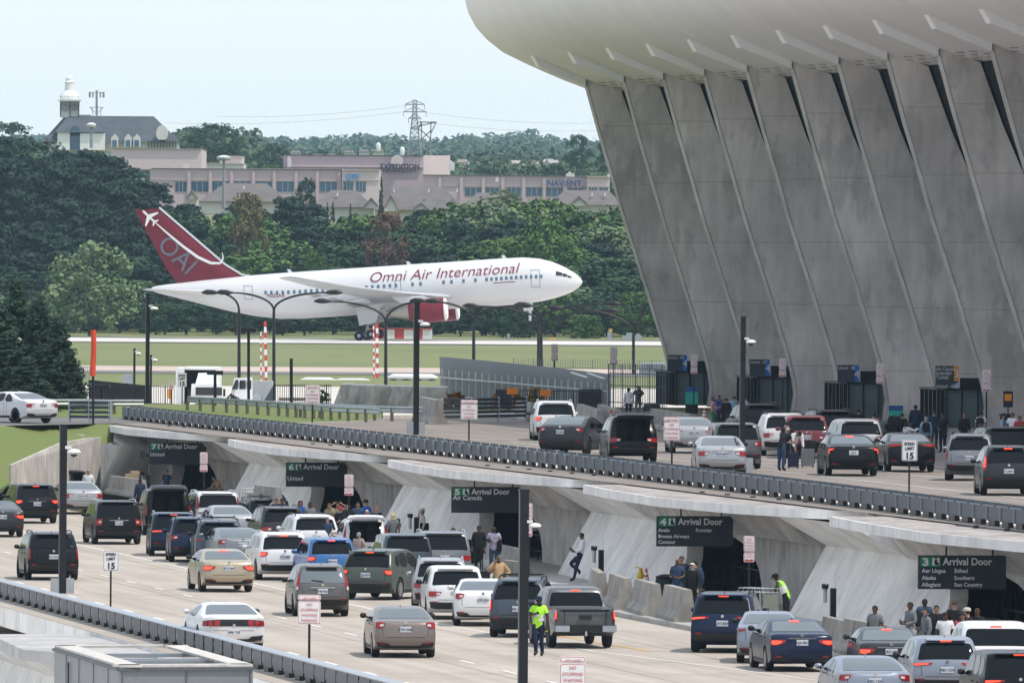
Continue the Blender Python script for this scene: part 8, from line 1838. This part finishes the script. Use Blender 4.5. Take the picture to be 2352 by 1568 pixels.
person('woman with long blond hair in a grey blouse', 903, 1176, 15, 'stand', 'grey', 'short', 'denim', hair='blond', long=True)
person('stooping man in bright blue shirt', 918, 1192, -60, 'crouch', 'blue', 'short', 'navy', skin='tan')
person('man in cream cap and shirt with a shoulder bag, phoning', 970, 1166, 100, 'phone_ear', 'cream', 'long', 'black', hat='cream', hair='black', bag='shoulder')
person('man in black behind the grey large SUV', 1022, 1208, 160, 'stand', 'black', 'long', 'black', skin='tan', at=P(61.9, 404, 0))
person('bald man in striped shirt with a wheeled case', 1135, 1205, 175, 'one_hand', 'striped', 'short', 'denim', skin='dark', hair='bald', bag='shoulder')
person('man in white shirt leaning on the raking pier looking at a phone', 1336, 1220, 90, 'wall_lean', 'white', 'long', 'navy', skin='brown')
person('bald man in tan jacket phoning behind the white saloon', 1154, 1288, 200, 'jacket_phone', 'tan', 'long', 'khaki', skin='brown', hair='bald', jacket=True, at=P(58.5, 372, 0), pz=0.0)
person('traffic officer in lime reflective shirt and dark cap standing in the road', 1238, 1367, 165, 'officer', 'lime', 'short', 'navy', skin='dark', hat='navy', band=True, pz=0.0)
person('grey haired woman in a floral dress at the open tailgate', 824, 1219, -25, 'one_hand', 'floral', 'short', 'floral', skin='light', hair='grey', h=1.64, pz=0.0)
person('grey haired man bending into the open tailgate', 864, 1230, 60, 'bend', 'lightgrey', 'short', 'grey', hair='grey', pz=0.0)
person('man in light blue polo shirt left of the three at door 4', 1556, 1279, 160, 'phone_low', 'denim', 'short', 'denim', skin='brown', hair='bald')
person('man in navy polo shirt and jeans at door 4', 1566, 1273, 175, 'stand', 'navy', 'short', 'denim', skin='tan', h=1.78)
person('white haired man in black suit and sunglasses at door 4', 1591, 1289, 150, 'stand', 'black', 'long', 'black', hair='white', glasses=True, jacket=True)
person('figure in blue hood behind the man in the black suit', 1597, 1283, 20, 'stand', 'denim', 'long', 'denim', skin='tan', jacket=True)
person('worker in lime vest with orange stripes leaning on a trolley', 1780, 1315, 70, 'lean_fwd', 'hivis', 'short', 'black', skin='dark', hat='black', band=True)
person('man in grey hoodie and face mask looking at a phone at right', 1946, 1389, 120, 'phone_low', 'grey', 'long', 'lightgrey', skin='brown', bag='backpack', at=P(61.9, 318, 0))
person('man in denim jacket behind the masked man', 1991, 1374, 200, 'stand', 'denim', 'long', 'khaki', skin='dark', jacket=True, at=P(62.9, 321, 0))
person('woman in glasses and grey cardigan near door 3', 2127, 1392, 110, 'one_hand', 'grey', 'long', 'navy', skin='light', hair='black')
person('man in white polo shirt with backpack straps at door 3', 2171, 1401, 170, 'stand', 'white', 'short', 'denim', skin='brown', glasses=True, bag='backpack')
person('woman in black with sunglasses at the back of the door 3 group', 2192, 1376, 180, 'phone_low', 'black', 'long', 'black', skin='light', glasses=True, hair='brown')
person('woman with long dark hair in a red top at door 3', 2210, 1404, 200, 'one_hand', 'red', 'short', 'denim', skin='tan', long=True, h=1.66)
person('person in black with a cream cap at door 3', 2222, 1393, 60, 'stand', 'black', 'long', 'black', skin='light', hat='cream')
UZ = ZU + .15; S_ = .92
person('crew member in white shirt beside the camera operator', 1444, 888, 10, 'stand', 'white', 'long', 'navy', skin='dark', z=ZU, sc=S_)
person('camera operator in black with khaki trousers', 1466, 883, 5, 'camera', 'black', 'long', 'khaki', skin='tan', z=ZU, sc=S_)
person('woman in pink top and green trousers on the upper pavement', 1639, 908, 250, 'one_hand', 'pink', 'short', 'green', hair='brown', long=True, z=UZ, sc=S_)
person('man in blue shirt facing the woman in green trousers', 1652, 905, 175, 'lean_fwd', 'blue', 'short', 'navy', skin='tan', z=UZ, sc=S_)
person('man in pale blue shirt left of the tall pole', 1686, 907, 20, 'stand', 'lightblue', 'short', 'denim', z=UZ, sc=S_)
person('man in light blue shirt right of the tall pole', 1713, 908, 300, 'hips', 'lightblue', 'short', 'denim', z=UZ, sc=S_)
person('person in orange seen low behind the tall pole', 1693, 962, 40, 'stand', 'red', 'short', 'navy', hair='brown', z=ZU, sc=.85)
person('man in black shirt and jeans lifting a suitcase at the red SUV', 1810, 979, -40, 'lean_fwd', 'black', 'short', 'denim', skin='tan', hair='grey', z=ZU, sc=1.0)
person('man in white shirt bending over the suitcases', 1832, 992, 200, 'bend', 'white', 'long', 'black', skin='tan', z=ZU, at=gz(1838, 1072, ZU))
person('dark haired person in black behind the man in black shirt', 1809, 965, 10, 'stand', 'black', 'long', 'black', z=ZU, sc=.98)
person('person in black coat with a bag behind the silver SUV roof', 1972, 937, 20, 'stand', 'black', 'long', 'black', z=UZ, sc=S_, jacket=True, bag='shoulder')
person('person in pink shirt by the thin pole on the upper pavement', 2007, 946, 10, 'stand', 'pink', 'short', 'black', z=UZ, sc=S_)
person('tall man in dark jacket standing above the crowd', 2103, 927, 0, 'stand', 'navy', 'long', 'black', skin='dark', z=UZ, sc=.96, jacket=True)
person('left dark haired person in black sitting low by the third fin', 2043, 958, 20, 'stand', 'black', 'long', 'black', z=UZ, sc=.80, long=True)
person('right dark haired person in black sitting low by the third fin', 2057, 955, -10, 'one_hand', 'black', 'long', 'black', z=UZ, sc=.82, long=True)
person('woman in white raising her arms beside the man in pale blue', 2083, 966, -60, 'point', 'white', 'long', 'denim', skin='brown', long=True, z=UZ, sc=.84)
person('grey haired man in pale blue shirt with a backpack', 2127, 954, 0, 'stand', 'lightblue', 'long', 'denim', hair='grey', z=UZ, sc=.9, bag='backpack')
person('young man in white shirt with a black backpack near the last porch', 2254, 943, -20, 'stand', 'white', 'short', 'black', skin='tan', z=UZ, sc=S_, bag='backpack')
person('man in blue shirt and cap at the desk by the right edge', 2304, 948, 250, 'counter', 'lightblue', 'long', 'navy', hat='navy', z=UZ, sc=S_)
person('man in white T-shirt behind the desk at the right edge', 2325, 945, 150, 'counter', 'white', 'short', 'navy', skin='tan', z=UZ, sc=S_)
X_ = [(600, 1131, 160, 'stand', 'black', 'long', 'navy', 'tan', 'black', 'man in black behind the luggage trolley left of door 6', .15), (712, 1150, 200, 'stand', 'grey', 'long', 'black', 'brown', 'black', 'person in grey just right of the woman in blue', .15), (757, 1152, 150, 'one_hand', 'khaki', 'short', 'black', 'tan', 'brown', 'man in khaki left of the man with raised hands', .15),
 (800, 1154, 175, 'phone_low', 'black', 'short', 'grey', 'light', 'brown', 'man in black T-shirt by the no parking sign at door 6', .15), (822, 1150, 190, 'stand', 'denim', 'short', 'navy', 'tan', 'black', 'man in denim shirt between door 6 and the blue capped man', .15), (1100, 1203, 170, 'stand', 'black', 'long', 'black', 'brown', 'black', 'person in black by the litter bin at door 5', .15),
 (2151, 1385, 170, 'stand', 'black', 'long', 'black', 'tan', 'black', 'person in black behind the woman in the grey cardigan', .15), (2245, 1392, 150, 'phone_low', 'black', 'long', 'navy', 'brown', 'brown', 'rightmost person in black by the door 3 glass', .15), (2010, 1386, 150, 'stand', 'grey', 'short', 'denim', 'brown', 'black', 'person in grey right of the man in the denim jacket', .15),
 (1668, 911, 20, 'stand', 'black', 'long', 'black', 'tan', 'black', 'person in black between the pairs on the upper pavement', UZ), (1935, 937, 150, 'stand', 'black', 'long', 'navy', 'tan', 'brown', 'person in black left of the third porch crowd', UZ), (2022, 950, 200, 'stand', 'grey', 'short', 'black', 'brown', 'black', 'person in grey beside the pink shirted one', UZ), (2072, 946, 20, 'stand', 'black', 'long', 'black', 'tan', 'black', 'third person in black at the third fin foot', UZ),
 (2146, 940, -20, 'stand', 'navy', 'long', 'black', 'tan', 'black', 'person in navy right of the pale blue shirted man', UZ), (2166, 947, 150, 'one_hand', 'black', 'short', 'black', 'brown', 'black', 'person in black before the nearest porch glass', UZ), (2215, 945, 200, 'stand', 'black', 'long', 'navy', 'tan', 'brown', 'person in black under the Air Canada sign', UZ), (2342, 952, 170, 'stand', 'red', 'short', 'navy', 'tan', 'brown', 'person in red cut by the right edge of the picture', UZ)]
for (x, y, f, po, tp, sl, bt, sk, hr, lab, zz) in X_: person(lab, x, y, f, po, tp, sl, bt, skin=sk, hair=hr, pz=zz, sc=1.0 if zz < 1 else S_)
# ---- things carried and standing about
def case(lab, p, w=.42, h=.62, d=.26, col='black', rz=0.0, handle=True, wrap=None):
    o = thing('suitcase', lab, 'suitcase', p, rz); b = MB(p); b = MB(); b.loft([[Vector((x * w / 2, y * d / 2, z)) for x, y in ((-.9, -1), (.9, -1), (1, -.8), (1, .8), (.9, 1), (-.9, 1), (-1, .8), (-1, -.8))] for z in (.06, h)]); b.build('shell', M('case_' + col, CL_[col], .4, var=.1), o, smooth=40)
    b = MB()
    for s in (-1, 1): b.lathe([(.03, -.02), (.03, .02)], (s * w * .4, 0, .03), 8, 'X')
    b.build('wheel', m_tyre, o)
    if handle: b = MB(); b.tube([(-.1, .08, h), (-.1, .08, h + .34), (.1, .08, h + .34), (.1, .08, h)], .012, 5); b.build('handle', m_galv, o)
case('black wheeled suitcase held by the man in the striped shirt', gz(1112, 1350, .15) + V * 0, .42, .6)
case('dark blue suitcase in front of the man bending on the upper road', gz(1822, 1076, ZU), .42, .62, .28, 'navy'); case('suitcase wrapped in clear plastic beside the red SUV', gz(1855, 1074, ZU), .50, .72, .32, 'grey', handle=False)
case('black suitcase behind the plastic wrapped one', gz(1858, 1068, ZU), .46, .95, .3, 'black'); case('grey suitcase held by the masked man', P(61.35, 317.2, .15), .35, .55, .22, 'grey')
case('dark suitcase between the pair on the upper pavement', gz(1650, 976, UZ) , .5, .55, .3, 'navy')
def cart(lab, x, yt, yb, w, rz=0, stack=5, k=1.0):
    p = gw(x, yb, w); o = thing('luggage_trolley', lab, 'trolley', p, rz)
    for i in range(stack):
        b = MB(); y0 = i * .22 * k
        for s in (-1, 1): b.tube([(s * .34 * k, y0, .12), (s * .34 * k, y0 + .05, 1.0 * k), (s * .30 * k, y0 + .0, 1.08 * k)], .018, 6); b.tube([(s * .34 * k, y0, .12), (s * .3 * k, y0 - .75, .14)], .018, 6)
        for z in (1.08, .96, .2, .5): b.tube([(-.32 * k, y0 + .02, z * k), (.32 * k, y0 + .02, z * k)], .016, 6)
        for s in (-1, 0, 1): b.tube([(s * .28, y0, .14), (s * .24, y0 - .7, .16)], .012, 5)
        b.build('frame', m_galv, o)
    b = MB(); b.box((0, -.04, .62 * k), (.58 * k, .02, .55 * k)); b.build('advert_panel', M('trolley_panel', (.22, .24, .20), .5), o)
    for i in range(2):
        for s in (-1, 1): b = MB(); b.lathe([(.06, -.02), (.06, .02)], (s * .3, -.6 + i * .7, .06), 10, 'X'); b.build('wheel', m_tyre, o)
cart('row of nested luggage trolleys pushed by the lime vested worker', 1768, 1350, 1432, 62.4, PHI + .5, 6); cart('luggage trolley standing right of the white roofed SUV', 580, 1140, 1182, 63, PHI + .4, 3); cart('luggage trolley by the man with raised hands at door 6', 735, 1180, 1232, 64.2, PHI + 1.2, 2, .9)
b = MB(); p = gw(303, 1135, 63.2); b.box(p + Vector((0, 0, .75)), (.62, .6, .35)); b.box(p + Vector((.12, 0, .98)), (.35, .4, .16), .3); b.box(p + Vector((0, 0, .35)), (.7, .7, .1)); o = b.build('wrapped_parcels', M('kraft_brown', (.40, .30, .20), .8, var=.25, scale=9)); tag(o, 'brown wrapped bundle beside the figure with the camera', 'parcels')
# video camera on its tripod, desk, flashers, roof rack bars
o = thing('video_camera', 'black video camera on a tripod behind the kerb barrier', 'camera', gz(1470, 973, ZU)); L = o.location; b = MB()
for k in range(3): a = k * 2.1; b.beam((.0, 0, 1.2), (.35 * math.cos(a), .35 * math.sin(a), 0), .035)
b.build('tripod', m_black, o); b = MB(); b.box((0, 0, 1.45), (.22, .5, .28)); b.lathe([(.07, -.2), (.09, .1)], (0, -.35, 1.45), 12, 'Y'); b.box((.0, .1, 1.65), (.08, .2, .12)); b.build('camera_body', m_black, o)
o = thing('video_camera', 'black video camera raised on a stand left of door 7', 'camera', gw(338, 1140, 63.6)); b = MB(); b.beam((0, 0, 0), (0, 0, 1.75), .05); b.build('stand', m_black, o); b = MB(); b.box((-.12, 0, 1.85), (.42, .2, .18)); b.box((-.25, 0, 1.98), (.16, .14, .12)); b.build('camera_body', m_black, o)
o = thing('service_desk', 'black service desk at the right end of the upper pavement', 'desk', gz(2312, 1005, UZ)); b = MB(); b.box((0, 0, .5), (.6, .5, 1.0)); b.box((0, -.02, 1.02), (.68, .58, .05)); b.build('cabinet', m_black, o)
bl = M('flasher_blue', (.05, .1, .9), .3, emit=(.10, .16, 1.0), es=9.0)
for i, (x, y) in enumerate(((376, 1206 - 76), (397, 1129))):
    b = MB(); c = gY(x, y + (77 if i == 0 else 0) - (77 if i == 0 else 0), 478); b.box(c, (.22, .06, .06)); tag(b.build('flashing_light', bl), ['left blue flashing light inside the open black SUV', 'right blue flashing light inside the open black SUV'][i], 'flashing light')
